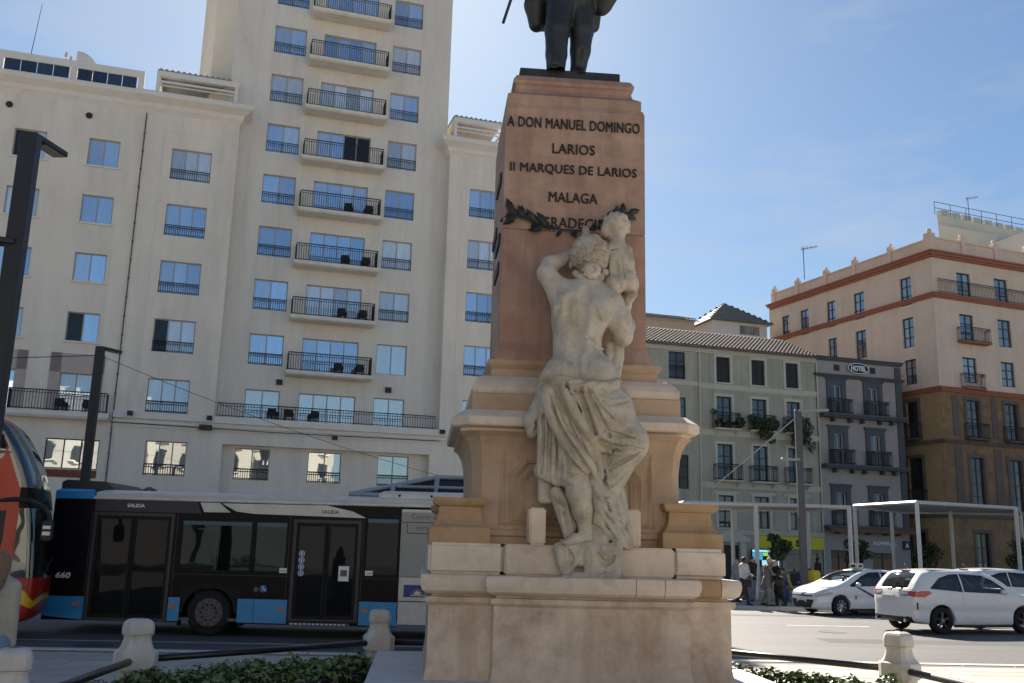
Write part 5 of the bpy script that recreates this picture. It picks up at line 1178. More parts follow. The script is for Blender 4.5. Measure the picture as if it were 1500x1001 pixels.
V, F = d.arrays(); V = lap(V, F, 1); new_obj('drapery', np_mesh('drapery', V, F), m_marble, wom)
# cloth tumbling over the blocks below
c = Field((-.62, -.62, 1.40), (.85, .52, 2.85), .012)
for (a, b, r0, r1) in (((-0.320, 0.020, 2.615), (-0.217, -0.020, 2.510), .08, .05), ((-0.303, 0.080, 2.553), (-0.137, 0.030, 2.070), .075, .075), ((-0.222, 0.060, 2.554), (-0.120, 0.050, 2.232), .08, .07), ((0.121, 0.020, 2.767), (0.216, -0.020, 2.466), .12, .11), ((0.216, -0.020, 2.466), (0.332, -0.020, 2.567), .10, .06), ((0.276, 0.040, 2.584), (0.439, 0.050, 2.328), .13, .12), ((0.448, 0.100, 2.659), (0.520, 0.080, 2.250), .09, .09), ((0.516, 0.060, 2.249), (0.558, 0.020, 2.024), .09, .07), ((0.187, 0.000, 2.320), (0.466, -0.020, 2.085), .10, .10), ((0.064, 0.050, 2.172), (0.214, -0.040, 2.079), .09, .10), ((0.304, -0.120, 2.521), (0.358, -0.020, 2.284), .045, .06)):
    c.cap(a, b, r0, r1, .04)
c.box((-0.149, -0.060, 1.871), (.155, .055, .12), .05, .04); c.cap((-0.297, -0.060, 1.971), (-0.227, -0.050, 1.688), .06, .045, .04); c.cap((-0.036, -0.060, 1.993), (-0.178, -0.050, 1.689), .05, .04, .04); c.cap((-0.232, -0.060, 1.988), (-0.036, -0.060, 1.993), .06, .06, .04)
c.box((0.231, -0.090, 1.810), (.205, .075, .22), .06, .04); c.cap((0.058, -0.090, 1.995), (0.075, -0.100, 1.642), .07, .06, .04); c.cap((0.400, -0.100, 2.004), (0.401, -0.100, 1.688), .065, .07, .04); c.cap((0.055, -0.120, 1.634), (0.361, -0.140, 1.626), .06, .06, .05)
c.cap((-0.244, -0.120, 1.627), (0.052, -0.140, 1.603), .035, .05, .04); c.cap((-0.104, -0.100, 1.661), (0.191, -0.180, 1.592), .04, .05, .04)
c.freeze()
for (pts, r_, op) in (([(0.118, 2.684), (0.236, 2.524), (0.302, 2.583)], .022, 'add'), ([(0.236, 2.443), (0.353, 2.324), (0.487, 2.167), (0.587, 2.008)], .03, 'add'), ([(0.203, 2.385), (0.320, 2.227), (0.437, 2.069), (0.520, 1.975)], .03, 'add'), ([(0.386, 2.610), (0.437, 2.424), (0.504, 2.207)], .028, 'add'), ([(0.303, 2.502), (0.353, 2.365), (0.453, 2.311)], .022, 'add'), ([(0.470, 2.637), (0.529, 2.410), (0.570, 2.128)], .022, 'add'),
                      ([(0.286, 2.469), (0.370, 2.309), (0.504, 2.135)], .016, 'sub'), ([(0.420, 2.530), (0.470, 2.328), (0.537, 2.152)], .016, 'sub'), ([(0.137, 2.238), (0.254, 2.128), (0.371, 2.003)], .018, 'sub'), ([(0.254, 2.257), (0.387, 2.148)], .018, 'sub'),
                      ([(-0.305, 1.986), (-0.206, 1.925), (-0.236, 1.703)], .022, 'add'), ([(-0.026, 1.993), (-0.057, 1.849), (-0.154, 1.704)], .022, 'add'), ([(-0.190, 1.941), (-0.139, 1.847), (-0.187, 1.751)], .022, 'sub'),
                      ([(0.073, 1.980), (0.107, 1.821), (0.076, 1.662)], .024, 'add'), ([(0.222, 1.999), (0.206, 1.951), (0.288, 1.905), (0.421, 1.972)], .018, 'add'), ([(0.421, 1.956), (0.438, 1.765), (0.388, 1.653)], .022, 'add'), ([(0.156, 1.902), (0.256, 1.793), (0.355, 1.875)], .03, 'sub'), ([(0.158, 1.633), (0.256, 1.682), (0.306, 1.604)], .014, 'add'), ([(0.273, 1.635), (0.355, 1.700), (0.388, 1.622)], .014, 'add'),
                      ([(-0.331, 2.581), (-0.262, 2.388), (-0.208, 2.068)], .018, 'add'), ([(-0.265, 2.599), (-0.196, 2.431), (-0.127, 2.183)], .02, 'add'), ([(-0.297, 2.533), (-0.228, 2.309), (-0.159, 2.086)], .014, 'sub')):
    c.ridge(pts, r_ * 1.1, -.006 if op == 'add' else .006, .014, op)
V, F = c.arrays(); V = lap(V, F, 1); new_obj('drapery_train', np_mesh('drapery_train', V, F), m_marble, wom)
# cloth strips falling from under the right arm
s_ = Field((.30, -.1, 3.9), (.95, .75, 5.0), .013)
s_.chain([(0.485, 0.300, 4.582), (0.473, 0.280, 4.354), (0.396, 0.200, 4.072)], [.05, .06, .06], .03); s_.chain([(0.435, 0.360, 4.593), (0.379, 0.300, 4.399), (0.312, 0.220, 4.203)], [.04, .05, .04], .03); s_.chain([(0.552, 0.320, 4.607), (0.522, 0.260, 4.352), (0.449, 0.160, 4.058)], [.03, .035, .04], .02); s_.chain([(0.377, 0.340, 4.541), (0.357, 0.320, 4.357)], [.05, .05], .03)
new_obj('hanging_cloth', s_.mesh('hanging_cloth', 1), m_marble, wom)
block(-.64, -.44, .02, .40, 1.995, 2.43, name='stone_block'); block(.44, .72, .02, .40, 1.995, 2.44, name='stone_block')
# ---------------------------------------------------------------- carved child held up on the woman's hand
chi = sculpture('child_statue', 'naked marble child seen from behind, sitting on the raised hand of the stone woman')
k = Field((.05, .1, 4.95), (.95, .95, 6.55), .0125)
k.ell((0.489, 0.470, 6.198), (.178, .185, .175), .03); k.ell((0.354, 0.440, 6.094), (.06, .07, .07), .05); k.ell((0.397, 0.520, 6.075), (.10, .10, .07), .05); k.ell((0.383, 0.400, 6.063), (.018, .02, .035), .012); k.cap((0.497, 0.460, 6.061), (0.509, 0.430, 5.890), .10, .10, .06)
k.cap((0.416, 0.420, 5.854), (0.618, 0.420, 5.846), .075, .07, .06); k.ell((0.517, 0.420, 5.718), (.15, .12, .17), .06); k.ell((0.522, 0.400, 5.525), (.155, .125, .16), .07)
k.ell((0.454, 0.330, 5.344), (.135, .15, .135), .05); k.ell((0.637, 0.340, 5.402), (.115, .14, .135), .05)
k.chain([(0.645, 0.420, 5.838), (0.664, 0.380, 5.666), (0.695, 0.400, 5.534), (0.718, 0.460, 5.477)], [.062, .055, .046, .035], .03); k.chain([(0.397, 0.420, 5.834), (0.352, 0.520, 5.758), (0.304, 0.660, 5.856)], [.06, .05, .04], .03)
k.chain([(0.415, 0.360, 5.322), (0.378, 0.500, 5.284), (0.421, 0.580, 5.195)], [.13, .11, .07], .05); k.chain([(0.677, 0.400, 5.365), (0.691, 0.550, 5.294), (0.646, 0.600, 5.164)], [.11, .09, .06], .05)
for sx in (-1, 1): k.ell(np.array((0.487, 0.460, 6.137)) + np.array([sx * .175, .0, 0]), (.022, .035, .045), .012)
k.freeze(); k.ridge([(0.432, 5.659), (0.449, 5.497), (0.476, 5.371)], [.03, .045, .03], -.018, .05, 'sub'); k.ridge([(0.485, 5.345), (0.502, 5.265), (0.503, 5.157)], [.014, .024, .02], .006, .02, 'sub'); k.ridge([(0.309, 5.183), (0.397, 5.143), (0.476, 5.174)], .014, .003, .015, 'sub'); k.ridge([(0.289, 5.834), (0.378, 5.811), (0.502, 5.846)], .018, .0, .02, 'sub'); k.ridge([(0.529, 5.664), (0.547, 5.520), (0.555, 5.394)], .014, .004, .015, 'sub'); k.ridge([(0.317, 5.617), (0.308, 5.471), (0.326, 5.382)], .014, .002, .03, 'sub')
ck = np.array((0.489, 0.470, 6.198))
for i in range(46):
    th = rh.uniform(0, 2 * math.pi); ph = rh.uniform(-.15, 1.4); dv = np.array([math.cos(th) * math.cos(ph), math.sin(th) * math.cos(ph), math.sin(ph)]); p = ck + dv * np.array([.176, .183, .173]); tv = np.cross(dv, [rh.uniform(-1, 1), rh.uniform(-1, 1), 1]); tv /= np.linalg.norm(tv) + 1e-6
    k.chain([p - tv * .04, p + dv * .006, p + tv * .04], [.008, .015, .008], .02)
new_obj('body', k.mesh('body', 1), m_marble, chi)

# ---------------------------------------------------------------- bronze man on top
man = sculpture('bronze_statue', 'dark bronze man in a long open coat standing on top of the shaft')
m_ = Field((-1.15, .3, 8.70), (1.0, 2.3, 12.15), .022)
m_.chain([(-0.280, 1.050, 8.702), (-0.265, 1.120, 9.000), (-0.256, 1.160, 9.407), (-0.197, 1.260, 9.860), (-0.159, 1.340, 10.196)], [.135, .155, .18, .205, .22], .04)
m_.chain([(0.093, 1.340, 8.881), (0.115, 1.300, 9.182), (0.132, 1.300, 9.517), (0.124, 1.340, 9.935), (0.096, 1.380, 10.242)], [.115, .15, .18, .20, .22], .04)
m_.cap((-0.283, 1.020, 8.644), (-0.331, 0.800, 8.515), .085, .075, .04); m_.cap((0.098, 1.300, 8.817), (0.110, 1.120, 8.703), .085, .07, .04)
m_.cap((-.05, 1.36, 10.15), (-.05, 1.40, 10.6), .32, .30, .12); m_.cap((-.05, 1.40, 10.6), (-.05, 1.42, 11.25), .30, .34, .12)
m_.cap((-.38, 1.42, 11.33), (.28, 1.42, 11.33), .15, .15, .10); m_.cap((-.05, 1.42, 11.4), (-.05, 1.38, 11.6), .11, .10, .05); m_.ell((-.05, 1.36, 11.84), (.165, .195, .22), .04); m_.cap((-.05, 1.16, 11.84), (-.05, 1.13, 11.79), .03, .035, .03)
# coat: two flaps hanging beside the legs and a back panel
m_.chain([(-.32, 1.42, 11.1), (-.46, 1.50, 10.4), (-0.549, 1.520, 10.012), (-0.518, 1.560, 9.718)], [.17, .17, .16, .12], .06); m_.chain([(-.40, 1.6, 10.6), (-0.451, 1.660, 10.139), (-0.423, 1.660, 9.783)], [.17, .17, .11], .06)
m_.chain([(.24, 1.42, 11.1), (.36, 1.50, 10.4), (0.331, 1.520, 10.083), (0.341, 1.560, 9.763)], [.17, .17, .15, .11], .06); m_.chain([(.0, 1.66, 10.9), (-.03, 1.74, 10.2), (-0.012, 1.740, 9.885)], [.22, .26, .22], .08)
m_.chain([(.42, 1.36, 10.45), (0.459, 1.300, 10.108), (0.446, 1.340, 9.915)], [.16, .17, .10], .06); m_.chain([(.50, 1.32, 10.5), (0.545, 1.260, 10.125), (0.522, 1.300, 9.943)], [.14, .12, .07], .06)
# arms, the left with a cane
m_.chain([(-.42, 1.42, 11.3), (-.62, 1.40, 10.85), (-.74, 1.16, 10.50)], [.14, .115, .085], .05); m_.ell((-.77, 1.10, 10.44), (.07, .09, .08), .03)
m_.chain([(.34, 1.42, 11.3), (.56, 1.44, 10.85), (.50, 1.14, 10.62)], [.14, .115, .085], .05); m_.ell((.45, 1.06, 10.62), (.08, .09, .07), .03)
m_.freeze()
for (pts, r_, op) in (([(-0.485, 8.976), (-0.460, 8.576), (-0.491, 8.216)], .025, 'add'), ([(-0.355, 8.987), (-0.331, 8.586), (-0.345, 8.287)], .022, 'add'), ([(-0.418, 8.880), (-0.396, 8.581), (-0.438, 8.339)], .03, 'sub'), ([(-0.095, 8.906), (-0.063, 8.507), (-0.107, 8.245)], .03, 'sub'), ([(-0.021, 8.912), (0.001, 8.512)], .022, 'add'), ([(-0.718, 9.099), (-0.675, 8.800)], .02, 'sub'), ([(0.108, 9.146), (0.110, 8.862)], .02, 'sub')): m_.ridge(pts, r_, -.008, .025, op)
m_.box((-0.301, 0.900, 8.675), (.05, .10, .07), .04, .05, 'sub')
new_obj('body', m_.mesh('body', 1), m_bronze, man)
bm = bmesh.new(); bar(bm, (-1.058, 1.100, 9.430), (-.77, 1.10, 10.50), .022, 8); obj('cane', bm, m_bronze, man)


# ================================================================= VEHICLES
m_tyre = mat('tyre_rubber', (0.016, 0.016, 0.017), .85, .2, 8)
m_arch = mat('arch_black', (0.010, 0.010, 0.011), .8, 0)
m_rimd = mat('alloy_dark', (0.20, 0.20, 0.21), .35, 0, metallic=.7)
m_rims = mat('alloy_silver', (0.52, 0.53, 0.55), .35, 0, metallic=.7)
m_carw = mat('white_paint', (0.74, 0.74, 0.735), .28, .03, 2, coat=.6, stain=(.62, .60, .56), sscale=1.5, samt=.2)
m_carg = glass_mat('car_glass', .07, (.9, .95, 1), (.30, .34, .34), transp=.75, vary=.0)
m_cargd = glass_mat('car_glass_dark', .07, (.9, .95, 1), (.10, .11, .11), transp=.6, vary=.0)
m_plastic = mat('black_plastic', (0.018, 0.018, 0.02), .5, 0)
m_lamp = mat('lamp_clear', (0.42, 0.45, 0.48), .12, .1, 12, spec=.8)
m_lred = mat('lamp_red', (0.50, 0.035, 0.02), .15, .15, 10, spec=.8)
m_chrome = mat('chrome', (0.6, 0.6, 0.6), .15, 0, metallic=1)
m_seat = mat('car_seat', (0.03, 0.03, 0.033), .8, .1, 5)
def wheel(parent, x, y, r, w, side, m_rim, spokes=5, name='wheel', hub=False):
    """side -1: outer face towards -y"""
    bm = bmesh.new(); lathe(bm, [(r * .62, -w / 2), (r * .9, -w / 2), (r * .985, -w * .38), (r, -w * .2), (r, w * .2), (r * .985, w * .38), (r * .9, w / 2), (r * .62, w / 2)], 32, 'Y', cap=False); o = obj(name, bm, m_tyre, parent, (x, y, r), smooth=False)
    bm = bmesh.new(); yo = side * w * .40
    lathe(bm, [(r * .66, -.012), (r * .66, .012), (r * .60, .014), (r * .60, -.014)], 32, 'Y', c=(0, yo, 0), cap=hub)
    for k in range(spokes):
        a = 2 * math.pi * k / spokes + .3; ca, sa = math.cos(a), math.sin(a)
        for dl in (-.10, .10):
            sbar(bm, (.05 * ca, yo - side * .01, .05 * sa), (r * .61 * math.cos(a + dl), yo, r * .61 * math.sin(a + dl)), r * .085)
    lathe(bm, [(r * .17, -.012), (r * .17, .016), (r * .08, .02)], 16, 'Y', c=(0, yo, 0)); obj('rim', bm, m_rim, o)
    bm = bmesh.new(); lathe(bm, [(r * .36, -.01), (r * .36, .01)], 24, 'Y', c=(0, yo - side * .05, 0)); obj('brake_disc', bm, m_arch if not hub else m_rimd, o)
    if hub:
        bm = bmesh.new()
        for k in range(10): a = 2 * math.pi * k / 10; lathe(bm, [(.022, -.02), (.022, .02)], 8, 'Y', c=(r * .34 * math.cos(a), yo + side * .02, r * .34 * math.sin(a)))
        obj('wheel_nuts', bm, m_arch, o)
    return o
def poly_sdf(px, pz, P):
    """signed distance to a 2-D polygon (negative inside)"""
    P = np.array(P, float); n = len(P); d2 = np.full(px.shape, 1e9); ins = np.zeros(px.shape, bool)
    for i in range(n):
        a, b = P[i], P[(i + 1) % n]; e = b - a; wx, wz = px - a[0], pz - a[1]; t = np.clip((wx * e[0] + wz * e[1]) / (e @ e + 1e-12), 0, 1)
        d2 = np.minimum(d2, (wx - t * e[0]) ** 2 + (wz - t * e[1]) ** 2)
        c = (a[1] > pz) != (b[1] > pz); xi = a[0] + (pz - a[1]) * e[0] / (e[1] if abs(e[1]) > 1e-9 else 1e-9); ins ^= c & (px < xi)
    return np.where(ins, -1, 1) * np.sqrt(d2)
def smax(a, b, k): h = np.maximum(k - np.abs(a - b), 0) / k; return np.maximum(a, b) + h * h * k * .25
def crom(xs, ys, x):
    xs = np.array(xs, float); ys = np.array(ys, float); m = np.gradient(ys, xs); i = np.clip(np.searchsorted(xs, x) - 1, 0, len(xs) - 2); h = xs[i + 1] - xs[i]; t = np.clip((x - xs[i]) / h, 0, 1)
    return (2 * t ** 3 - 3 * t * t + 1) * ys[i] + (t ** 3 - 2 * t * t + t) * h * m[i] + (-2 * t ** 3 + 3 * t * t) * ys[i + 1] + (t ** 3 - t * t) * h * m[i + 1]
class CarShape:
    """x runs from the rear bumper (0) to the nose (L); y to the car's left; z up"""
    def __init__(s, L, top, bot, plan, belt, tumble, wheels, wr, h=.02):
        s.L, s.top, s.bot, s.plan, s.belt, s.tumble, s.wheels, s.wr = L, top, bot, plan, belt, tumble, wheels, wr; s.h = h
    def hw(s, x, z):
        b = crom(*s.belt, x); base = crom(*s.plan, x); up = np.maximum(0, z - b); dn = np.maximum(0, .62 - z)
        return base - s.tumble * up - .55 * np.maximum(0, up - .25) ** 2 - .10 * dn ** 1.6 - .02 * np.exp(-((z - .58) / .09) ** 2)
    def field(s, W=1.0, H=1.75):
        f = Field((-.06, -W, .05), (s.L + .06, W, H), s.h); X, Y, Z = np.meshgrid(*f.ax, indexing='ij', sparse=True)
        zt = crom(*s.top, X); slope = np.gradient(crom(*s.top, f.ax[0]), f.ax[0])[:, None, None]
        d1 = (Z - zt + .10 * (Y / .8) ** 2 * np.clip((Z - .7), 0, .5)) / np.sqrt(1 + np.minimum(np.abs(slope), 4) ** 2)
        d2 = crom(*s.bot, X) - Z; d3 = np.abs(Y) - s.hw(X, Z)
        d4 = np.maximum(-X + .06 * np.abs(Y) ** 3 * 3, X - s.L + .20 * np.abs(Y) ** 2.5)
        v = smax(smax(d1, d3, .13), d2, .10); v = smax(v, d4, .12); f.d = v.astype(np.float32)
        for wx in s.wheels:
            rr = s.wr + .055; w = np.sqrt((X - wx) ** 2 + (Z - s.wr) ** 2) - rr + 0 * Y; lip = np.maximum(w - .035, -(w)) ; inner = np.maximum(w, .55 - np.abs(Y)); f.d = np.maximum(f.d, -inner).astype(np.float32)
        return f, X, Y, Z
    def side_y(s, x, z): return s.hw(np.array([x], float), np.array([z], float))[0]
def car_side_pane(sh, poly, side, m, parent, off=-.012, name='window', nsub=5):
    """glass following the car's side within a polygon of (x, z)"""
    P = np.array(poly, float); xs = np.arange(P[:, 0].min(), P[:, 0].max() + .03, .03); zs = np.arange(P[:, 1].min() - .03, P[:, 1].max() + .05, .02)
    # triangulate by clipped scan columns
    bm = bmesh.new(); prev = None
    for x in np.linspace(P[:, 0].min() + .002, P[:, 0].max() - .002, 28):
        hits = []
        for i in range(len(P)):
            a, b = P[i], P[(i + 1) % len(P)]
            if (a[0] > x) != (b[0] > x): hits.append(a[1] + (x - a[0]) / (b[0] - a[0]) * (b[1] - a[1]))
        if len(hits) < 2: continue
        lo, hi = min(hits), max(hits); col = [bm.verts.new((x, side * (sh.side_y(x, z) + off), z)) for z in np.linspace(lo, hi, 7)]
        if prev:
            for k in range(6): bm.faces.new([prev[k], col[k], col[k + 1], prev[k + 1]])
        prev = col
    bmesh.ops.recalc_face_normals(bm, faces=bm.faces); return obj(name, bm, m, parent, smooth=True)
def carve_side(f, X, Y, Z, poly, deep=.35, sides=(-1, 1)):
    d2 = poly_sdf(np.broadcast_to(X, (X.shape[0], 1, Z.shape[2])), np.broadcast_to(Z, (X.shape[0], 1, Z.shape[2])), poly)
    cut = np.maximum(d2, deep - np.abs(Y)); f.d = np.maximum(f.d, -cut).astype(np.float32)
def carve_top(f, X, Y, Z, poly, z0):
    sh = (X.shape[0], Y.shape[1], 1); d2 = poly_sdf(np.broadcast_to(X, sh), np.broadcast_to(Y, sh), poly); cut = np.maximum(d2, z0 - Z); f.d = np.maximum(f.d, -cut).astype(np.float32)
def surface_patch(f, mask_fn, m, parent, name, off=.006):
    """a lamp, grille or trim that follows the body surface: body faces picked by a function, pushed out a little"""
    V, F = f.VF; N = f.NN; c = V[F].mean(1); n = N[F].mean(1); mk = mask_fn(c, n)
    if not mk.any(): return None
    v, fc = sub_mesh(V + N * off, F, mk); return new_obj(name, np_mesh(name, v, fc), m, parent)
def inpoly(P): return lambda a, b: poly_sdf(a, b, P) < 0
def build_car(kind, label, loc, az, group=None):
    t = thing(kind, label, 'taxi' if kind == 'taxi' else 'car', (loc[0], loc[1], loc[2]), az_rot(az), group)
    if kind == 'suv':
        L = 4.62; wheels = (.93, 3.64); wr = .345
        top = ([-.1, .02, .10, .30, .55, .80, 1.3, 2.0, 2.6, 2.95, 3.30, 3.62, 4.1, 4.45, 4.60, 4.75], [.95, .98, 1.10, 1.38, 1.60, 1.645, 1.675, 1.67, 1.62, 1.50, 1.28, 1.10, 1.03, .92, .80, .5])
        bot = ([-.1, .15, .5, 1.2, 3.2, 4.2, 4.7], [.38, .30, .24, .22, .22, .22, .28]); plan = ([0, .25, .8, 2.0, 3.4, 4.1, 4.62], [.80, .87, .915, .93, .915, .87, .74])
        belt = ([0, 1.2, 2.4, 3.4, 4.6], [1.14, 1.10, 1.04, .99, .9]); tum = .36
        w1 = [(.62, 1.17), (.98, 1.43), (1.32, 1.52), (1.62, 1.54), (1.60, 1.10)]; w2 = [(1.68, 1.10), (1.70, 1.545), (2.42, 1.51), (2.72, 1.39), (3.10, 1.14), (3.12, 1.06)]
        ws_x = (2.72, 3.42); rear = True
    else:
        L = 4.60; wheels = (.88, 3.64); wr = .315
        top = ([-.1, .02, .12, .40, .9, 1.4, 1.9, 2.4, 2.9, 3.35, 3.7, 4.05, 4.35, 4.52, 4.60, 4.7], [.90, .95, 1.06, 1.24, 1.44, 1.52, 1.535, 1.51, 1.38, 1.16, 1.02, .93, .82, .72, .6, .4])
        bot = ([-.1, .15, .5, 1.2, 3.2, 4.2, 4.7], [.34, .28, .20, .18, .18, .18, .2]); plan = ([0, .25, .8, 2.0, 3.4, 4.1, 4.60], [.76, .83, .875, .89, .875, .83, .66])
        belt = ([0, 1.2, 2.4, 3.2, 4.6], [1.04, 1.00, .95, .92, .8]); tum = .36
        w1 = [(.70, 1.10), (1.10, 1.32), (1.55, 1.41), (1.86, 1.43), (1.84, 1.00)]; w2 = [(1.92, 1.00), (1.94, 1.435), (2.34, 1.415), (2.72, 1.28), (3.22, 1.00), (3.24, .96)]
        ws_x = (2.44, 3.36); rear = True
    sh = CarShape(L, top, bot, plan, belt, tum, wheels, wr); f, X, Y, Z = sh.field()
    # cabin hollow
    zt = crom(*top, X); cab = smax(smax(np.maximum(Z - zt + .09, .62 - Z), np.abs(Y) - (sh.hw(X, Z) - .075), .05), np.maximum(.35 - X, X - (ws_x[1] + .12)), .05); 
    for P in (w1, w2): carve_side(f, X, Y, Z, P)
    wsP = [(ws_x[0], -.54), (ws_x[1] - .02, -.66), (ws_x[1] + .05, 0), (ws_x[1] - .02, .66), (ws_x[0], .54)]
    carve_top(f, X, Y, Z, wsP, 1.0 if kind != 'suv' else 1.08)
    rwP = [(.10, -.52), (.10, .52), (.50, .50), (.50, -.50)] if kind == 'suv' else [(.14, -.52), (.14, .52), (.72, .48), (.72, -.48)]
    carve_top(f, X, Y, Z, rwP, 1.16 if kind == 'suv' else 1.07)
    f.d = np.maximum(f.d, -cab).astype(np.float32)
    # door gaps as real grooves
    for gx in ((1.64, 2.78) if kind == 'suv' else (1.88, 2.92)):
        g = np.maximum(np.abs(X - gx + .10 * (Z - .7)) - .008, np.maximum(.30 - Z, Z - crom(*belt, X))); g = np.maximum(g, sh.hw(X, Z) - .012 - np.abs(Y)); f.d = np.maximum(f.d, -g).astype(np.float32)
    V, F = f.arrays(); V = lap(V, F, 3); f.VF = (V, F); f.NN = normals(V, F)
    new_obj('body', np_mesh('body', V, F), m_carw, t)
    sy = lambda c: np.abs(c[:, 1])
    for side in (-1, 1):
        gm = m_cargd if kind == 'suv' else m_carg
        car_side_pane(sh, w1, side, m_cargd, t); car_side_pane(sh, w2, side, m_carg, t)
        for P in (w1, w2):
            bm = bmesh.new(); Q = P + [P[0]]
            for a, b in zip(Q, Q[1:]): bar(bm, (a[0], side * (sh.side_y(*a) + .001), a[1]), (b[0], side * (sh.side_y(*b) + .001), b[1]), .012, 5)
            obj('window_trim', bm, m_plastic, t)
        # mirrors
        mxp = 2.92 if kind == 'suv' else 3.02; mz = 1.10 if kind == 'suv' else 1.02
        mf = Field((mxp - .2, min(side * .8, side * 1.12) , mz - .16), (mxp + .2, max(side * .8, side * 1.12), mz + .16), .016); mf.ell((mxp, side * .98, mz), (.085, .105, .075), .02); mf.cap((mxp, side * .84, mz - .06), (mxp, side * .95, mz - .03), .03, .03, .02)
        new_obj('mirror', mf.mesh('mirror'), m_carw, t)
        for gx in ((1.95, 2.98) if kind == 'suv' else (2.02, 3.0)):
            y = sh.side_y(gx - .25, .90); bm = bmesh.new(); bx(bm, gx - .36, gx - .16, min(side * (y - .02), side * (y + .025)), max(side * (y - .02), side * (y + .025)), .90, .925); obj('door_handle', bm, m_carw, t)
        bm = bmesh.new(); bx(bm, wheels[0] + wr + .08, wheels[1] - wr - .08, min(side * .80, side * .885), max(side * .80, side * .885), .17, .235); obj('sill_trim', bm, m_plastic, t)
    # windscreen and rear window
    def top_pane(P, x0, x1, name, m):
        bm = bmesh.new(); prev = None
        for x in np.linspace(x0, x1, 12):
            hw_ = np.interp(x, sorted([P[0][0], P[1][0]]) if P[0][0] != P[1][0] else [x0, x1], [.55, .66] if name == 'windscreen' else [.52, .50]); z = float(crom(*top, np.array([x]))[0])
            col = [bm.verts.new((x, hw_ * t_, z - .10 * (hw_ * t_ / .8) ** 2 * .5 - .012)) for t_ in np.linspace(-1, 1, 9)]
            if prev:
                for k in range(8): bm.faces.new([prev[k], prev[k + 1], col[k + 1], col[k]])
            prev = col
        bmesh.ops.recalc_face_normals(bm, faces=bm.faces); obj(name, bm, m, t, smooth=True)
    top_pane(wsP, ws_x[0], ws_x[1] + .02, 'windscreen', m_carg); top_pane(rwP, rwP[0][0], rwP[2][0], 'rear_window', m_cargd)
    for wx in wheels:
        for side in (-1, 1): wheel(t, wx, side * (.80 if kind == 'suv' else .765), wr, .215, side, m_rimd if kind == 'suv' else m_rims, 5 if kind == 'suv' else 8)
    # inside: seats, wheel wells
    bm = bmesh.new()
    for (x, y) in ((2.0, -.38), (2.0, .38)): bx(bm, x - .25, x + .3, y - .24, y + .24, .55, .72); bx(bm, x - .36, x - .2, y - .23, y + .23, .6, 1.2); bx(bm, x - .34, x - .24, y - .12, y + .12, 1.2, 1.36)
    bx(bm, .85, 1.05, -.62, .62, .6, 1.22); bx(bm, 2.75, 3.2, -.66, .66, .70, .93); obj('seat', bm, m_seat, t)
    bm = bmesh.new(); bx(bm, .5, L - .5, -.62, .62, .24, .58); obj('underbody', bm, m_arch, t)
    if kind == 'suv':
        for side in (-1, 1):
            surface_patch(f, lambda c, n: inpoly([(-.1, 1.0), (.02, 1.08), (.52, 1.10), (.62, 1.05), (.40, .93), (.10, .95), (-.1, .96)])(c[:, 0], c[:, 2]) & (c[:, 1] * side > .42) & (n[:, 0] < .3), m_lred, t, 'taillight')
            surface_patch(f, lambda c, n: (np.abs(c[:, 2] - 1.02) < .035) & (c[:, 1] * side > .42) & (c[:, 1] * side < .66) & (c[:, 0] < .2), m_lamp, t, 'reverse_light', .012)
            bm = bmesh.new(); y = side * .865; bx(bm, .16, .19, min(y, y + side * .02), max(y, y + side * .02), .62, .80); obj('bumper_slot', bm, m_plastic, t)
            lathe_o = bmesh.new(); bar(lathe_o, (-.03, side * .58, .33), (.12, side * .58, .33), .05, 12); obj('exhaust', lathe_o, m_chrome, t)
        surface_patch(f, lambda c, n: (c[:, 2] < .43) & (c[:, 0] < .5) & (np.abs(c[:, 1]) < .74), m_plastic, t, 'bumper_trim')
        bm = bmesh.new(); bx(bm, -.028, -.012, -.27, .27, .82, .95); pl_ = obj('number_plate', bm, mat('plate_white', (.62, .62, .60), .5, 0), t)
        bm = bmesh.new(); bx(bm, .50, .58, -.16, .16, 1.60, 1.625); obj('brake_light', bm, m_lred, t)
        bm = bmesh.new(); bar(bm, (.03, 0, 1.13), (.16, -.32, 1.19), .016, 6); bar(bm, (.02, -.05, 1.12), (.05, .1, 1.12), .03, 6); obj('rear_wiper', bm, m_plastic, t)
        for side in (-1, 1): bm = bmesh.new(); bar(bm, (.75, side * .60, 1.64), (2.6, side * .58, 1.62), .016, 6); obj('roof_rail', bm, m_chrome, t)
        bm = bmesh.new(); bar(bm, (.7, 0, 1.66), (.55, 0, 1.78), .012, 6); obj('aerial', bm, m_plastic, t)
    else:
        for side in (-1, 1):
            surface_patch(f, lambda c, n: inpoly([(3.92, .74), (4.2, .80), (4.42, .72), (4.52, .66), (4.50, .60), (4.30, .64), (4.0, .70)])(c[:, 0], c[:, 2]) & (c[:, 1] * side > .36), m_lamp, t, 'headlight')
            surface_patch(f, lambda c, n: inpoly([(-.1, .75), (-.1, 1.0), (.3, 1.02), (.35, .95), (.1, .75)])(c[:, 0], c[:, 2]) & (c[:, 1] * side > .5), m_lred, t, 'taillight')
        surface_patch(f, lambda c, n: (c[:, 2] < .50) & (c[:, 2] > .24) & (c[:, 0] > 4.3) & (np.abs(c[:, 1]) < .60 - (.50 - c[:, 2]) * .5), m_plastic, t, 'grille')
        surface_patch(f, lambda c, n: (np.abs(c[:, 2] - .62) < .02) & (c[:, 0] > 4.3) & (np.abs(c[:, 1]) < .52), m_plastic, t, 'grille_slot')
        bm = bmesh.new(); bx(bm, 4.56, 4.60, -.26, .26, .40, .50); obj('number_plate', bm, mat('plate_white', (.62, .62, .60), .5, 0), t)
        bm = bmesh.new(); bar(bm, (4.50, 0, .66), (4.56, 0, .66), .05, 14); obj('badge', bm, m_rimd, t)
    return t, f, sh
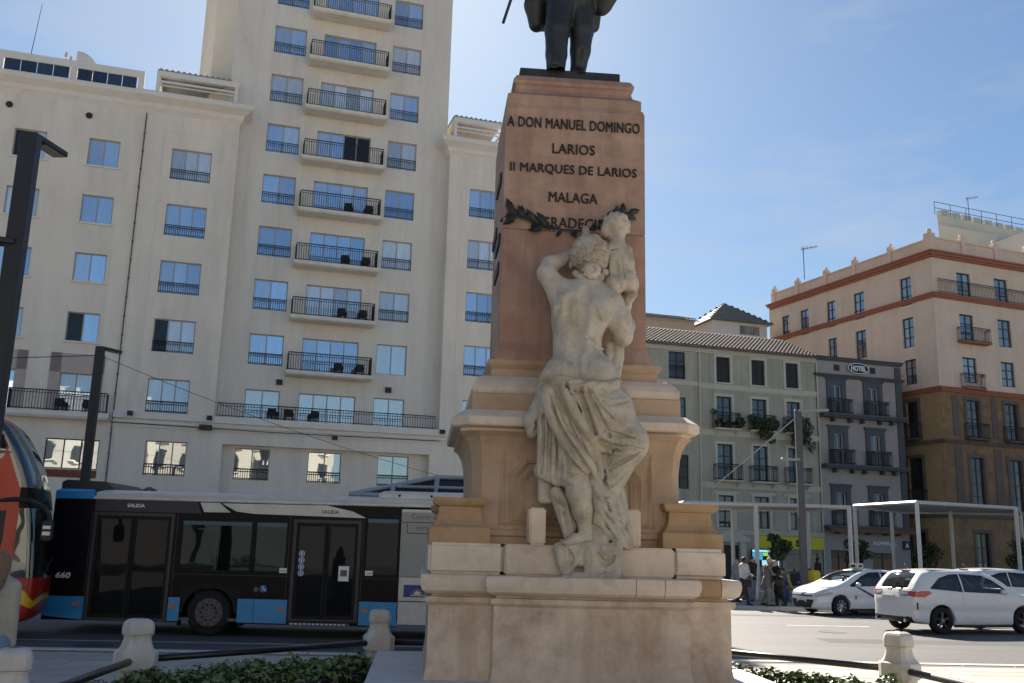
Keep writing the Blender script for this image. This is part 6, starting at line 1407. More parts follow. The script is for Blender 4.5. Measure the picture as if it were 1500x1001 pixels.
suv, _, _ = build_car('suv', 'white sport utility car seen from behind, with a red tail lamp', ((11.60, 26.32, 0.00)), 73)
# put the near rear wheel where it stands
def place_by_wheel(t, wx, wy, gx, gy, az):
    r = az_rot(az); t.rotation_euler = (0, 0, r); t.location = (gx - (wx * math.cos(r) - wy * math.sin(r)), gy - (wx * math.sin(r) + wy * math.cos(r)), .004)
place_by_wheel(suv, .93, -.85, 11.58, 26.45, 73)
taxi, tf, tsh = build_car('taxi', 'white taxi with a blue diagonal stripe coming from the right', (12, 34, 0), 251)
place_by_wheel(taxi, 3.64, .84, 11.24, 33.3, 251)
bm = bmesh.new(); bx(bm, 2.16, 2.42, -.22, .22, 1.53, 1.72); bmesh.ops.bevel(bm, geom=list(bm.edges), offset=.025, segments=2, affect='EDGES'); rs = obj('roof_sign', bm, mat('sign_cream', (.62, .62, .55), .5, 0), taxi)
bm = bmesh.new(); bx(bm, 2.22, 2.36, .221, .226, 1.585, 1.665); obj('sign_face', bm, m_plastic, rs); bm = bmesh.new(); bx(bm, 2.421, 2.426, -.12, .12, 1.585, 1.665); obj('sign_face', bm, m_plastic, rs)
m_navy = mat('stripe_blue', (.012, .03, .20), .35, 0, coat=.4)
for side in (-1, 1): surface_patch(tf, lambda c, n: inpoly([(3.04, .93), (2.90, .93), (1.80, .44), (2.0, .44)])(c[:, 0], c[:, 2]) & (c[:, 1] * side > .6), m_navy, taxi, 'stripe', .004)
surface_patch(tf, lambda c, n: (((c[:, 0] - 3.05) / .05) ** 2 + ((c[:, 2] - .60) / .07) ** 2 < 1) & (c[:, 1] > .6), mat('crest_grey', (.16, .17, .2), .5, 0), taxi, 'door_crest', .004)
car3 = copy_tree(suv); car3['label'] = 'white car mostly hidden beyond the sport utility car at the right edge'; car3.name = 'parked_car'
place_by_wheel(car3, .93, -.85, 16.2, 33.0, 76)



# ---------------------------------------------------------------- blue and black city bus
BW = 2.55; bus = thing('city_bus', 'black and blue articulated city bus numbered 660 with two exit doors', 'bus', (-6.2, 20.85, .004), az_rot(88.5))
m_bblk = mat('bus_black', (0.005, 0.0055, 0.008), .35, .1, 1.0, spec=.12, stain=(.014, .013, .013), sscale=1.5, samt=.25)
m_bblue = mat('bus_blue', (0.025, 0.26, 0.56), .3, .05, 2, coat=.5, stain=(.03, .19, .38), sscale=2, samt=.4)
m_bwhite = mat('bus_white', (0.60, 0.585, 0.55), .4, .04, 2, coat=.3, stain=(.45, .42, .38), sscale=1.6, samt=.35)
m_bgrey = mat('bus_grey', (0.10, 0.10, 0.105), .4, .08, 2)
m_bdark = mat('bus_belt', (0.035, 0.035, 0.04), .45, .1, 2)
g_bus = glass_mat('bus_glass', .02, (.6, .85, 1.0), (.14, .26, .28), transp=.3, vary=0, wob=.06)
g_busd = glass_mat('bus_glass_dark', .012, (.75, .85, 1.0), (.08, .09, .10), transp=.2, vary=0, wob=.06)
U0, U1b = -3.42, 8.6
win_a = (-.70, .80, 1.31, 2.36); win_b = (.86, 1.54, 1.31, 2.36); win_c = (3.20, 3.90, 1.30, 2.50); win_r = (-3.30, -2.70, 1.45, 2.45)
d1 = (-2.56, -.86, .27, 2.48); d2 = (1.66, 3.10, .34, 2.43)
bops = [(*win_a, .05), (*win_b, .05), (*win_c, .05), (*d1, .04), (*d2, .04), (-.62, .62, .20, .95, .3), (5.72, 6.96, .20, .95, .3), (4.7, 5.6, 1.3, 2.5, .05), (7.2, 8.4, .34, 2.43, .05), (5.75, 7.05, 1.3, 2.5, .05)]
bm = bmesh.new(); wall_mesh(bm, U0, 3.92, .26, 2.74, [o for o in bops if o[1] <= 3.92], 0, .05); obj('side_panel', bm, m_bblk, bus)
bm = bmesh.new(); wall_mesh(bm, 3.925, U1b, .32, 2.70, [o for o in bops if o[0] > 3.92], 0, .05); obj('side_panel', bm, m_bwhite, bus)
bm = bmesh.new(); fops = [(a, b, 1.3, 2.5, .05) for (a, b) in ((-3.0, -1.6), (-1.4, 0), (.2, 1.6), (1.8, 3.2), (3.4, 4.8), (5.0, 6.4), (6.6, 8.2))]
wall_mesh(bm, -U1b, -U0, .26, 2.74, [(-b, -a, c, d, e) for (a, b, c, d, e) in fops], 0, .05); fp = obj('side_panel', bm, m_bblk, bus, (0, BW, 0), (0, 0, math.pi))
for (a, b, c, d, e) in fops: bm = bmesh.new(); bx(bm, a + .01, b - .01, BW - .04, BW - .03, c + .01, d - .01); obj('window', bm, g_bus, bus)
bm = bmesh.new(); bx(bm, U0 + .05, U1b - .05, .06, BW - .06, .30, .36); obj('floor', bm, m_bgrey, bus)
bm = bmesh.new(); bx(bm, U0, U0 + .05, .02, BW - .02, .28, 2.74); bx(bm, U1b - .05, U1b, .02, BW - .02, .28, 1.2); obj('end_panel', bm, m_bblk, bus)
bm = bmesh.new(); bx(bm, U1b - .03, U1b, .1, BW - .1, 1.2, 2.7); obj('windscreen', bm, g_busd, bus)
bm = bmesh.new(); plan_loft(bm, rect_plan(-2.60, U1b, .0, BW), [(0, 2.745), (.015, 2.76), (.015, 2.80), (-.03, 2.83), (-.02, 2.86), (-.04, 2.90), (-.16, 2.95)]); obj('roof', bm, m_bwhite, bus)
bm = bmesh.new(); plan_loft(bm, rect_plan(U0, -2.605, .0, BW), [(0, 2.745), (.004, 2.76), (0, 2.90), (-.06, 2.95)]); obj('rear_roof', bm, m_bblue, bus)
bm = bmesh.new(); prism(bm, [(-3.40, 2.952), (-2.25, 2.952), (-2.32, 3.02), (-2.50, 3.13), (-3.30, 3.15), (-3.40, 3.10)], .2, BW - .2); obj('roof_pod', bm, m_bdark, bus)
bm = bmesh.new(); plan_loft(bm, rect_plan(3.40, 8.2, .12, BW - .12, .1), [(0, 2.90), (.0, 3.02), (-.03, 3.05), (-.12, 3.09)]); rpod = obj('roof_unit', bm, m_bwhite, bus)
for u in (3.86, 4.55, 5.4): bm = bmesh.new(); lathe(bm, [(.03, 0), (.03, .012)], 10, 'Y', c=(u, .117, 2.99)); obj('bolt', bm, m_blk, rpod)
bm = bmesh.new(); bar(bm, (-1.75, .4, 2.95), (-1.6, .4, 3.02), .04, 8); bar(bm, (-1.6, .4, 3.02), (-1.45, .4, 2.95), .04, 8); obj('roof_vent', bm, m_bgrey, bus)
# white swoosh plates along the cantrail
bm = bmesh.new(); prism(bm, [(-.36, 2.73), (-.26, 2.53), (.30, 2.535), (.05, 2.73)], -.012, -.003); obj('swoosh', bm, m_bwhite, bus)
bm = bmesh.new(); prism(bm, [(.10, 2.725), (.42, 2.56), (.8, 2.52), (3.18, 2.49), (2.90, 2.62), (2.34, 2.735)], -.012, -.003); obj('swoosh', bm, m_bwhite, bus)
bm = bmesh.new(); prism(bm, [(-2.56, 2.735), (-2.56, 2.50), (-.32, 2.50), (-.40, 2.735)], -.008, -.003); obj('belt_panel', bm, m_bdark, bus)
for (x, z, mm) in ((-1.70, 2.63, m_wht), (2.42, 2.60, m_bgrey)): text('SALIDA', .37, .075, mm, bus, (x, -.014, z), .004, bold=.03)
text('660', .31, .125, m_wht, bus, (-3.07, -.004, 1.16), .004, bold=.03, shear=.15)
for (a, b, c, d) in ((-2.606, -2.594, .8, 2.48), (-.806, -.794, .8, 2.48), (1.574, 1.586, .8, 2.48), (3.134, 3.146, .8, 2.48), (-.78, 1.56, 1.235, 1.245), (3.16, 3.9, 1.235, 1.245)): bm = bmesh.new(); bx(bm, a, b, -.006, -.002, c, d); obj('panel_gap', bm, mat('seam_grey', (.05, .05, .055), .6, 0), bus)
# windows and sliding panes
for (a, b, c, d) in (win_a, win_b, win_c, (4.7, 5.6, 1.3, 2.5), (5.75, 7.05, 1.3, 2.5)):
    bm = bmesh.new(); bx(bm, a + .004, b - .004, .012, .02, c + .004, d - .004); o = obj('window', bm, g_bus if a < 1 else g_busd, bus)
    bm = bmesh.new(); bx(bm, a + .004, b - .004, .002, .0115, d - .10, d - .02); obj('window_band', bm, mat('bus_teal', (.012, .09, .16), .3, 0), o)
    bm = bmesh.new()
    for (p, q, r_, s) in ((a, b, c - .0, c + .03), (a, b, d - .018, d), (a, a + .03, c, d), (b - .03, b, c, d)): bx(bm, p + .0045, q - .0045, -.002, .011, r_ + .0045, s - .0045)
    obj('gasket', bm, m_arch, o)
bm = bmesh.new(); bx(bm, -.36, .06, -.004, .011, 2.17, 2.185); bx(bm, .05, .065, -.003, .0105, 1.33, 2.27); obj('window_bar', bm, m_bgrey, bus)
bm = bmesh.new(); bx(bm, -3.34, -2.64, -.008, -.003, 1.40, 2.5); obj('rear_blank', bm, m_bblk, bus)
def bus_door(a, b, c, d):
    mid = (a + b) / 2; df = bmesh.new(); bx(df, a, a + .07, -.014, .05, c, d); bx(df, b - .07, b, -.014, .05, c, d); bx(df, a + .07, b - .07, -.013, .05, d - .07, d); bx(df, a + .07, b - .07, -.013, .05, c, c + .05)
    o = obj('door', df, m_bdark, bus)
    for (p, q) in ((a + .075, mid - .006), (mid + .006, b - .075)):
        bm = bmesh.new(); bx(bm, p, p + .055, -.006, .03, c + .055, d - .075); bx(bm, q - .055, q, -.006, .03, c + .055, d - .075); bx(bm, p + .055, q - .055, -.005, .03, d - .14, d - .075); bx(bm, p + .055, q - .055, -.005, .03, c + .055, c + .12); obj('door_leaf', bm, m_arch, o)
        bm = bmesh.new(); bx(bm, p + .055, q - .055, .010, .016, c + .12, d - .14); obj('pane', bm, g_busd, o)
    return o
dA = bus_door(*d1); dB = bus_door(*d2); bus_door(7.2, 8.4, .34, 2.43)
bm = bmesh.new(); bx(bm, 1.70, 2.95, -.10, .0, .27, .315); stp = obj('door_step', bm, m_bgrey, bus)
bm = bmesh.new(); [bx(bm, 1.74 + i * .09, 1.79 + i * .09, -.105, -.101, .282, .305) for i in range(13)]; obj('step_marking', bm, m_wht, stp)
m_sky = mat('sticker_blue', (.06, .13, .42), .4, 0)
for k in range(4): bm = bmesh.new(); lathe(bm, [(.062, 0), (.062, .003)], 16, 'Y', c=(1.87, -.008, 1.72 - k * .135)); o = obj('round_sticker', bm, m_wht, bus); bm = bmesh.new(); lathe(bm, [(.050, 0), (.050, .003)], 16, 'Y', c=(1.87, -.0115, 1.72 - k * .135)); obj('sticker_disc', bm, m_sky, o); bm = bmesh.new(); bx(bm, 1.86, 1.88, -.018, -.015, 1.69 - k * .135, 1.75 - k * .135); bx(bm, 1.845, 1.895, -.0175, -.0155, 1.715 - k * .135, 1.727 - k * .135); obj('pictogram', bm, m_wht, o)
bm = bmesh.new(); bx(bm, 2.66, 2.88, -.009, -.007, 1.17, 1.48); ps = obj('notice', bm, m_wht, bus); bm = bmesh.new(); bx(bm, 2.70, 2.84, -.0125, -.0095, 1.27, 1.40); obj('notice_print', bm, m_bgrey, ps)
for (x, z) in ((1.42, 1.31), (3.22, 1.30)): bm = bmesh.new(); bx(bm, x, x + .16, -.006, -.003, z, z + .10); o = obj('sticker', bm, m_wht, bus); bm = bmesh.new(); bx(bm, x + .02, x + .14, -.009, -.0065, z + .035, z + .05); obj('sticker_print', bm, m_bgrey, o)
bm = bmesh.new(); lathe(bm, [(.075, 0), (.075, .004)], 18, 'Y', c=(1.11, -.008, .98)); o = obj('wheelchair_sign', bm, m_sky, bus); bm = bmesh.new(); lathe(bm, [(.05, 0), (.05, .004)], 14, 'Y', c=(.96, -.008, .96)); obj('filler_cap', bm, m_bgrey, bus)
bm = bmesh.new(); bar(bm, (1.10, -.014, 1.03), (1.11, -.014, .97), .010, 6); bar(bm, (1.11, -.014, .97), (1.15, -.014, .965), .010, 6); bar(bm, (1.15, -.014, .965), (1.165, -.014, .93), .010, 6); obj('pictogram', bm, m_wht, o)
# blue skirts with side lamps
m_orange = mat('lamp_orange', (.55, .16, .03), .25, .1, 10)
for (a, b) in ((U0 + .01, -2.58), (-.84, -.60), (.60, .93), (.94, 1.63), (3.13, 3.92)):
    bm = bmesh.new(); P = [(a, .29), (b, .27), (b, .77), (a, .75)]; P = [(a, .34), (b, .27), (b, .74), (a, .735)] if a < -3 else [(a, .285), (b, .285), (b, .765), (a, .765)]
    prism(bm, P, -.010, -.003); o = obj('skirt_panel', bm, m_bblue, bus)
    for lx in {-3.41: (-2.73,), -.84: (-.75,), .94: (1.50,), 3.13: (3.25,)}.get(round(a, 2), ()): bm = bmesh.new(); bx(bm, lx - .07, lx + .07, -.022, -.0105, .55, .61); obj('side_lamp', bm, m_orange, o)
for (a, b, c, d) in ((3.945, U1b, .78, .80), (3.925, 3.94, .34, 2.7), (3.945, 5.7, 1.285, 1.30)): bm = bmesh.new(); bx(bm, a, b, -.008, -.003, c, d); obj('panel_gap', bm, m_blk, bus)
bm = bmesh.new(); bx(bm, 3.96, 4.66, .03, .04, 1.32, 2.62); bx(bm, 3.95, 4.68, -.006, -.003, 1.31, 2.64); ad = obj('advert', bm, mat('advert_grey', (.30, .31, .29), .4, .06, 1), bus)
bm = bmesh.new(); bx(bm, 3.95, 5.6, -.0105, -.0065, 2.42, 2.435); bx(bm, 4.06, 4.66, -.010, -.0065, 2.19, 2.205); bx(bm, 4.06, 4.072, -.010, -.0065, 2.19, 2.40); obj('advert_frame', bm, m_blk, ad)
text('Como en', .60, .105, m_bgrey, ad, (4.45, -.0065, 2.555), .003); text('ninguna', .60, .115, m_bgrey, ad, (4.56, -.0065, 2.305), .003)
bm = bmesh.new(); bx(bm, 4.05, 4.75, -.008, -.003, .88, 1.13); lg = obj('logo_panel', bm, m_navy, bus)
bm = bmesh.new(); P = [(4.34 + .075 * math.cos(a), .93 + .075 * math.sin(a)) for a in np.linspace(0, math.pi, 10)]; prism(bm, P, -.012, -.0085)
for a in np.linspace(.1, math.pi - .1, 8): prism(bm, [(4.34 + .09 * math.cos(a - .06), .93 + .09 * math.sin(a - .06)), (4.34 + .15 * math.cos(a), .93 + .13 * math.sin(a)), (4.34 + .09 * math.cos(a + .06), .93 + .09 * math.sin(a + .06))], -.012, -.0085)
bx(bm, 4.20, 4.50, -.012, -.0085, .905, .92); obj('sun_logo', bm, mat('logo_cream', (.72, .60, .36), .5, 0), lg)
# wheels and arches
for wx in (0.0, 6.34):
    wheel(bus, wx, .20, .47, .29, -1, m_bgrey, 10, hub=True); wheel(bus, wx, BW - .20, .47, .29, 1, m_bgrey, 10)
    bm = bmesh.new(); n = 14
    for i in range(n):
        a0, a1 = math.pi * i / n, math.pi * (i + 1) / n; ra, rb = .53, .60
        v = [(wx + r_ * math.cos(t), -.012, .47 + r_ * math.sin(t)) for t, r_ in ((a0, ra), (a1, ra), (a1, rb), (a0, rb))]; bm.faces.new([bm.verts.new(p) for p in v][::-1])
        out = [(wx + .62 * np.clip(math.cos(t) * 1.5, -1, 1), -.004, min(.951, .47 + .62 * math.sin(t) * 1.5)) for t in (a0, a1)]
        v = [(wx + .56 * math.cos(a0), -.004, .47 + .56 * math.sin(a0)), (wx + .56 * math.cos(a1), -.004, .47 + .56 * math.sin(a1)), out[1], out[0]]; bm.faces.new([bm.verts.new(p) for p in v][::-1])
    obj('wheel_arch', bm, m_arch, bus)
# inside: seats, poles, a few passengers' shapes are too dark to see
m_bseat = mat('bus_seat', (.03, .10, .22), .8, .1, 5); m_pole = mat('yellow_pole', (.60, .50, .12), .4, 0)
bm = bmesh.new(); bx(bm, -.22, .22, -.22, .22, .42, .50); bx(bm, -.22, .22, .17, .25, .50, 1.05); bx(bm, -.18, .18, -.1, .1, 0, .42); seat_me = bm_mesh(bm, 'seat', m=m_bseat)
for x in (-.3, .5, 1.25, 4.2, 5.0):
    for y in (.5, 1.95): new_obj('seat', seat_me, None, bus, (x, y, .5), (0, 0, -math.pi / 2))
for x in (-2.3, -1.0, -.45, .62, 1.8, 2.9, 4.0): bm = bmesh.new(); bar(bm, (x, .75, .36), (x, .75, 2.7), .02, 8); obj('pole', bm, m_pole, bus)

# ---------------------------------------------------------------- red double decker
rb_ = thing('double_decker_bus', 'red double decker tour bus with a yellow bumper flash at the left edge', 'bus', (-9.19, 19.0, .004), az_rot(71))
m_rred = mat('bus_red', (0.42, 0.022, 0.012), .3, .06, 1.5, coat=.25, stain=(.30, .02, .012), sscale=1.2, samt=.3)
m_rorg = mat('bus_orange', (0.50, 0.040, 0.012), .4, .05, 1, coat=.12)
m_ryel = mat('bus_yellow', (0.72, 0.45, 0.02), .3, .05, 2, coat=.5)
g_rw = glass_mat('coach_glass', .12, (.85, .93, 1.0), (.14, .16, .16), transp=.35, vary=0, wob=.08)
f = Field((-2.2, -.06, .28), (.42, 2.62, 4.36), .018); X, Y, Z = np.meshgrid(*f.ax, indexing='ij', sparse=True)
nose = crom([.28, .5, .95, 1.3, 2.0, 2.55, 2.85, 3.3, 3.8, 4.1, 4.3], [.12, .22, .27, .26, .20, .12, .06, -.10, -.36, -.58, -.80], Z)
yc = np.abs(Y - 1.275); cr = np.maximum(0, yc - .55)
d = X - nose + .26 * cr ** 2 + .16 * cr ** 4; d = smax(d * .93, yc - 1.262, .10); d = smax(d, Z - 4.25 - .02 * X, .16); d = smax(d, .33 - Z + .18 * np.clip(X, -0.6, .4), .10)
f.d = np.maximum(d, -X - 2.05).astype(np.float32)
V, F = f.arrays(); V = lap(V, F, 1); N = normals(V, F); c_ = V[F].mean(1); n_ = N[F].mean(1); x, y, z = c_.T
yc = np.abs(y - 1.275); nx = n_[:, 0]
up = (z > 2.86) & (z < 4.10) & (x > -.30 - (z - 2.86) * .40) & (x > -1.0)
lo = (z > 1.16) & (z < 2.46) & (x > -.26)
mid = (z >= 2.46) & (z <= 2.86) & (x > -.28)
sidew = (poly_sdf(x, z, [(-2.1, 4.12), (-1.0, 4.12), (-.72, 3.95), (-.62, 3.62), (-.66, 3.42), (-.85, 3.34), (-2.1, 3.34)]) < 0) & (yc > 1.0)
sidew2 = (poly_sdf(x, z, [(-2.1, 2.42), (-.48, 2.42), (-.50, 1.2), (-2.1, 1.2)]) < 0) & (yc > 1.0)
yel = (poly_sdf(x, z, [(-.42, .92), (-.36, 1.03), (.0, .92), (.16, .72), (.30, .86), (.30, .74), (.14, .58), (-.02, .66), (-.42, .76)]) < 0)
org = (yc > .9) & (z > .5) & ~(up | lo | mid | sidew | sidew2 | yel) & (x < -.30)
taken = up | lo | mid | sidew | sidew2
for nm, mk, mm in (('upper_windscreen', up, g_rw), ('lower_windscreen', lo, g_rw), ('front_band', mid, m_bblk), ('side_window', sidew & (y < 1), g_rw), ('side_window', sidew2 & (y < 1), g_busd), ('side_window', sidew & (y > 1), g_rw), ('side_window', sidew2 & (y > 1), g_busd), ('yellow_flash', yel & ~taken, m_ryel), ('side_panel', org & ~yel, m_rorg), ('body', ~(taken | yel | org), m_rred)):
    if mk.any(): v, fc = sub_mesh(V, F, mk); new_obj(nm, np_mesh(nm, v, fc), mm, rb_)
bm = bmesh.new(); bx(bm, -10.5, -2.06, .0, 2.55, .34, 4.22); obj('rear_body', bm, m_rorg, rb_)
for (z0, z1) in ((1.25, 2.4), (3.36, 4.05)): bm = bmesh.new(); bx(bm, -10.2, -2.3, -.008, -.002, z0, z1); obj('side_window', bm, g_busd, rb_)
bm = bmesh.new(); bx(bm, -2.0, -.75, .2, 2.35, .5, 1.05); bx(bm, -2.0, -.5, .2, 2.35, 2.55, 2.75); obj('deck_floor', bm, m_bgrey, rb_)
bm = bmesh.new(); pts = [(-.62, .05, 2.60), (-.35, -.06, 2.63), (-.05, -.16, 2.60), (.18, -.20, 2.50), (.30, -.20, 2.36), (.33, -.18, 2.20)]
for a, b in zip(pts, pts[1:]): bar(bm, a, b, .042, 8)
o = obj('mirror_arm', bm, m_plastic, rb_); bm = bmesh.new(); bx(bm, .20, .40, -.28, -.10, 1.86, 2.24); bmesh.ops.bevel(bm, geom=list(bm.edges), offset=.03, segments=2, affect='EDGES'); m__ = obj('mirror', bm, m_plastic, o)
bm = bmesh.new(); bx(bm, .22, .36, -.286, -.281, 2.08, 2.14); bx(bm, .22, .36, -.286, -.281, 1.96, 2.03); obj('reflector', bm, m_wht, o)
bm = bmesh.new(); bar(bm, (.26, .7, 1.3), (.3, 1.3, 1.5), .02, 6); bar(bm, (.25, .35, 1.22), (.28, .9, 1.3), .03, 6); obj('wiper', bm, m_plastic, rb_)
bm = bmesh.new(); lathe(bm, [(.09, 0), (.09, .02), (.05, .03)], 16, 'Y'); hl = obj('headlight', bm, m_lamp, rb_, (-.02, .20, .78), (0, 0, R(50)))
text('Ur', .14, .10, m_wht, rb_, (.05, .16, 1.08), .006, rot=(0, 0, R(40)))
bm = bmesh.new(); lathe(bm, [(.13, 0), (.13, .006)], 18, 'Y'); o = obj('badge', bm, m_sky, rb_, (.20, .50, .84), (0, 0, R(60)))
wheel(rb_, -2.75, .16, .48, .28, -1, m_bgrey, 10, hub=True); wheel(rb_, -2.75, 2.39, .48, .28, 1, m_bgrey, 10); wheel(rb_, -8.4, .16, .48, .28, -1, m_bgrey, 10, hub=True); wheel(rb_, -8.4, 2.39, .48, .28, 1, m_bgrey, 10)


# ================================================================= STREET FURNITURE, PLANTS, PEOPLE
m_boll = mat('bollard_marble', (0.60, 0.56, 0.51), .65, .06, 3, bump=.12, stain=(.42, .34, .25), sscale=2.2, samt=.45, vary=.04)
m_rail = mat('rail_black', (0.012, 0.013, 0.018), .38, .1, 6, spec=.5)
def bollard(x, y, rot, label):
    t = thing('bollard', label, 'bollard', (x, y, .02), R(rot), 'stone bollards round the monument'); P = rect_plan(-.1, .1, -.1, .1, .012)
    bm = bmesh.new(); plan_loft(bm, P, [(.08, 0), (.08, .05), (.072, .06), (.072, .385)]); obj('shaft', bm, m_boll, t)
    bm = bmesh.new(); plan_loft(bm, P, [(.072, .386), (.095, .392), (.10, .405), (.118, .41), (.12, .425), (.12, .585), (.115, .60), (.09, .615), (.062, .65), (.042, .70), (.030, .75), (.028, .785), (.045, .79), (.047, .802), (.036, .808)]); obj('neck', bm, m_boll, t)
    bm = bmesh.new(); plan_loft(bm, P, [(.03, .809), (.055, .812), (.056, .865), (.052, .90), (.040, .94), (.018, .965), (-.015, .982), (-.06, .99)]); bmesh.ops.bevel(bm, geom=[e for e in bm.edges if e.is_manifold and e.calc_face_angle(0) > .7], offset=.006, segments=1, affect='EDGES'); obj('cap', bm, m_boll, t)
    return t
B = {'N': (-4.21, 8.67, 22), 'L': (-4.41, 12.09, 42), 'C': (-1.87, 14.95, 14), 'K': (2.55, 15.5, 40), 'R': (5.14, 13.08, 40), 'E': (5.75, 9.3, 20)}
bl_ = {'N': 'nearest stone bollard, only its rounded top in the lower left corner', 'L': 'stone bollard with domed cap in front of the bus wheel, two rails meeting on it', 'C': 'farther stone bollard just left of the monument base', 'K': 'stone bollard hidden behind the monument base', 'R': 'stone bollard in front of the white sport utility car', 'E': 'stone bollard at the near right, beyond the end of the right rail'}
for k, (x, y, r_) in B.items(): bollard(x, y, r_, bl_[k])
def rail(a, b, z, label, za=None, r_=.042):
    A = Vector((B[a][0], B[a][1], z)); E_ = Vector((B[b][0], B[b][1], z)); d = (E_ - A).normalized(); t = thing('fence_rail', label, 'rail', A, 0, 'black rails between the bollards')
    bm = bmesh.new(); bar(bm, d * .19, E_ - A - d * .19, r_, 14); o = obj('tube', bm, m_rail, t)
    for f in o.data.polygons: f.use_smooth = len(f.vertices) == 4
    for s, p in ((1, d * .19), (-1, E_ - A - d * .19)): bm = bmesh.new(); bar(bm, p, p + d * s * .05, r_ * 1.35, 14); obj('collar', bm, m_rail, t)
rail('L', 'C', .53, 'long black rail above the left hedge, running back to the monument'); rail('N', 'L', .53, 'black rail rising from the lower left corner to the bollard'); rail('R', 'K', .53, 'black rail running from the right bollard behind the monument'); rail('R', 'E', .53, 'black rail running from the right bollard to the lower right corner'); rail('C', 'K', .53, 'black rail hidden behind the monument base')
t = thing('low_rail', 'low black rail along the foot of the left hedge', 'rail', (0, 0, 0)); bm = bmesh.new(); bar(bm, (-1.80, 13.78, .21), (-3.9, 10.95, .21), .03, 10); obj('tube', bm, m_rail, t); bm = bmesh.new()
for k in (.05, .5, .95): p = Vector((-1.80, 13.78, 0)).lerp(Vector((-3.9, 10.95, 0)), k); bar(bm, p, p + Vector((0, 0, .21)), .02, 8)
obj('post', bm, m_rail, t)
# hedges
m_leafd = mat('hedge_leaf', (0.115, 0.185, 0.055), .45, .45, 14, spec=.5); m_leafl = mat('hedge_leaf_light', (0.095, 0.145, 0.030), .45, .4, 14, spec=.5); m_hcore = mat('hedge_core', (0.018, 0.024, 0.010), .9, .3, 8)
def hedge(label, a, b, w, h, n, m, seed, size=.085):
    t = thing('hedge', label, 'hedge', (0, 0, 0), 0, 'low clipped hedges round the monument'); rg = random.Random(seed); blobs = []; a = Vector(a); b = Vector(b); L = (b - a).length; k = int(L / .17)
    f = Field((min(a.x, b.x) - .5, min(a.y, b.y) - .5, 0), (max(a.x, b.x) + .5, max(a.y, b.y) + .5, h + .2), .04)
    for i in range(k + 1):
        for j in (-1, 0, 1):
            p = a.lerp(b, i / k) + Vector((rg.uniform(-.06, .06), j * w * .32 + rg.uniform(-.05, .05), 0)); hh = h * rg.uniform(.78, 1.06) * (1 - .12 * abs(j)); blobs.append((p.x, p.y, hh * .55, .22, w * .24, hh * .47)); f.ell((p.x, p.y, hh * .48), (.17, w * .18, hh * .36), .05)
    new_obj('dark_core', f.mesh('dark_core'), m_hcore, t); leafmass('foliage', blobs, n, size, m, t, seed)  # near-black core mesh added so gaps between the leaves stay dark
hedge('dark green hedge in the shade between the two left bollards', (-4.15, 11.55, 0), (-2.05, 13.85, 0), .75, .52, 7000, m_leafd, 11); hedge('small piece of dark hedge left of the domed bollard', (-4.9, 11.9, 0), (-4.35, 11.3, 0), .6, .36, 1300, m_leafd, 12)
hedge('sunlit yellow green hedge in front of the right bollard', (2.9, 13.6, 0), (4.8, 12.45, 0), .8, .52, 6500, m_leafl, 13)
hedge('low green hedge along the right hand rail corner', (4.9, 12.2, 0), (5.3, 10.0, 0), .6, .40, 3600, m_leafl, 14)
# street lamps
m_steel = mat('lamp_post_paint', (0.020, 0.021, 0.025), .5, .12, 3, spec=.4)
m_led = mat('lamp_lens', (.30, .30, .28), .3, 0); m_lsteel = mat('lamp_light_grey', (.30, .31, .32), .5, .05, 2)
def street_lamp(x, y, label, arms, h=8.0, w=.26, m=None, rot=0):
    t = thing('street_lamp', label, 'street lamp', (x, y, 0), rot, 'square post street lamps'); m = m or m_steel
    bm = bmesh.new(); bx(bm, -w / 2, w / 2, -w * .35, w * .35, 0, h); bmesh.ops.bevel(bm, geom=list(bm.edges), offset=.015, segments=1, affect='EDGES'); p = obj('post', bm, m, t); bm = bmesh.new(); bx(bm, -w * .8, w * .8, -w * .7, w * .7, 0, .06); obj('foot_plate', bm, m, p)
    bm = bmesh.new(); bx(bm, -w / 2 - .003, w / 2 + .003, -w * .36, w * .36, .9, 1.25); obj('collar', bm, m, p)
    for (dx, dy, L, z) in arms:
        o = bmesh.new(); bx(o, .0, L, -.13, .13, -.045, .045); bmesh.ops.bevel(o, geom=list(o.edges), offset=.012, segments=1, affect='EDGES'); a = obj('lamp_head', o, m if m is m_steel else m_lsteel, t, (0, 0, z), (0, R(-2), math.atan2(dy, dx)))
        o = bmesh.new(); bx(o, L * .3, L - .05, -.10, .10, -.052, -.046); obj('lens', o, m_led, a)
    return t
street_lamp(-7.55, 14.0, 'tall dark street lamp cut by the left edge', [(.12, 1, .80, 8.02), (-1, -.25, 1.2, 6.28)], 8.06, .27)
street_lamp(-13.06, 30.0, 'dark street lamp behind the red bus, before the white building', [(.3, 1, .9, 7.84), (-.4, 1, .5, 6.2)], 7.88, .26)
street_lamp(12.05, 40.0, 'grey street lamp before the plant-hung balconies, two short arms', [(1, -.1, 1.25, 7.86), (-1, 0, .75, 5.82)], 7.9, .28, mat('lamp_post_grey', (.075, .08, .088), .5, .1, 2))
def cable(label, pts, r_, m, name='overhead_cable'):
    bm = bmesh.new()
    for a, b in zip(pts, pts[1:]): bar(bm, a, b, r_, 5)
    return tag(obj(name, bm, m), label, 'cable')
def sag(a, b, s, n=10): a = Vector(a); b = Vector(b); return [a.lerp(b, i / n) - Vector((0, 0, s * 4 * (i / n) * (1 - i / n))) for i in range(n + 1)]
cable('thin cable from the lamp post down across the hotel front', sag((-13.06, 30, 7.6), (-2.8, 38, 4.66), .22), .009, m_iron); cable('thin cable running left from the lamp post', sag((-13.06, 30, 7.6), (-30, 31, 7.5), .2), .014, m_iron)
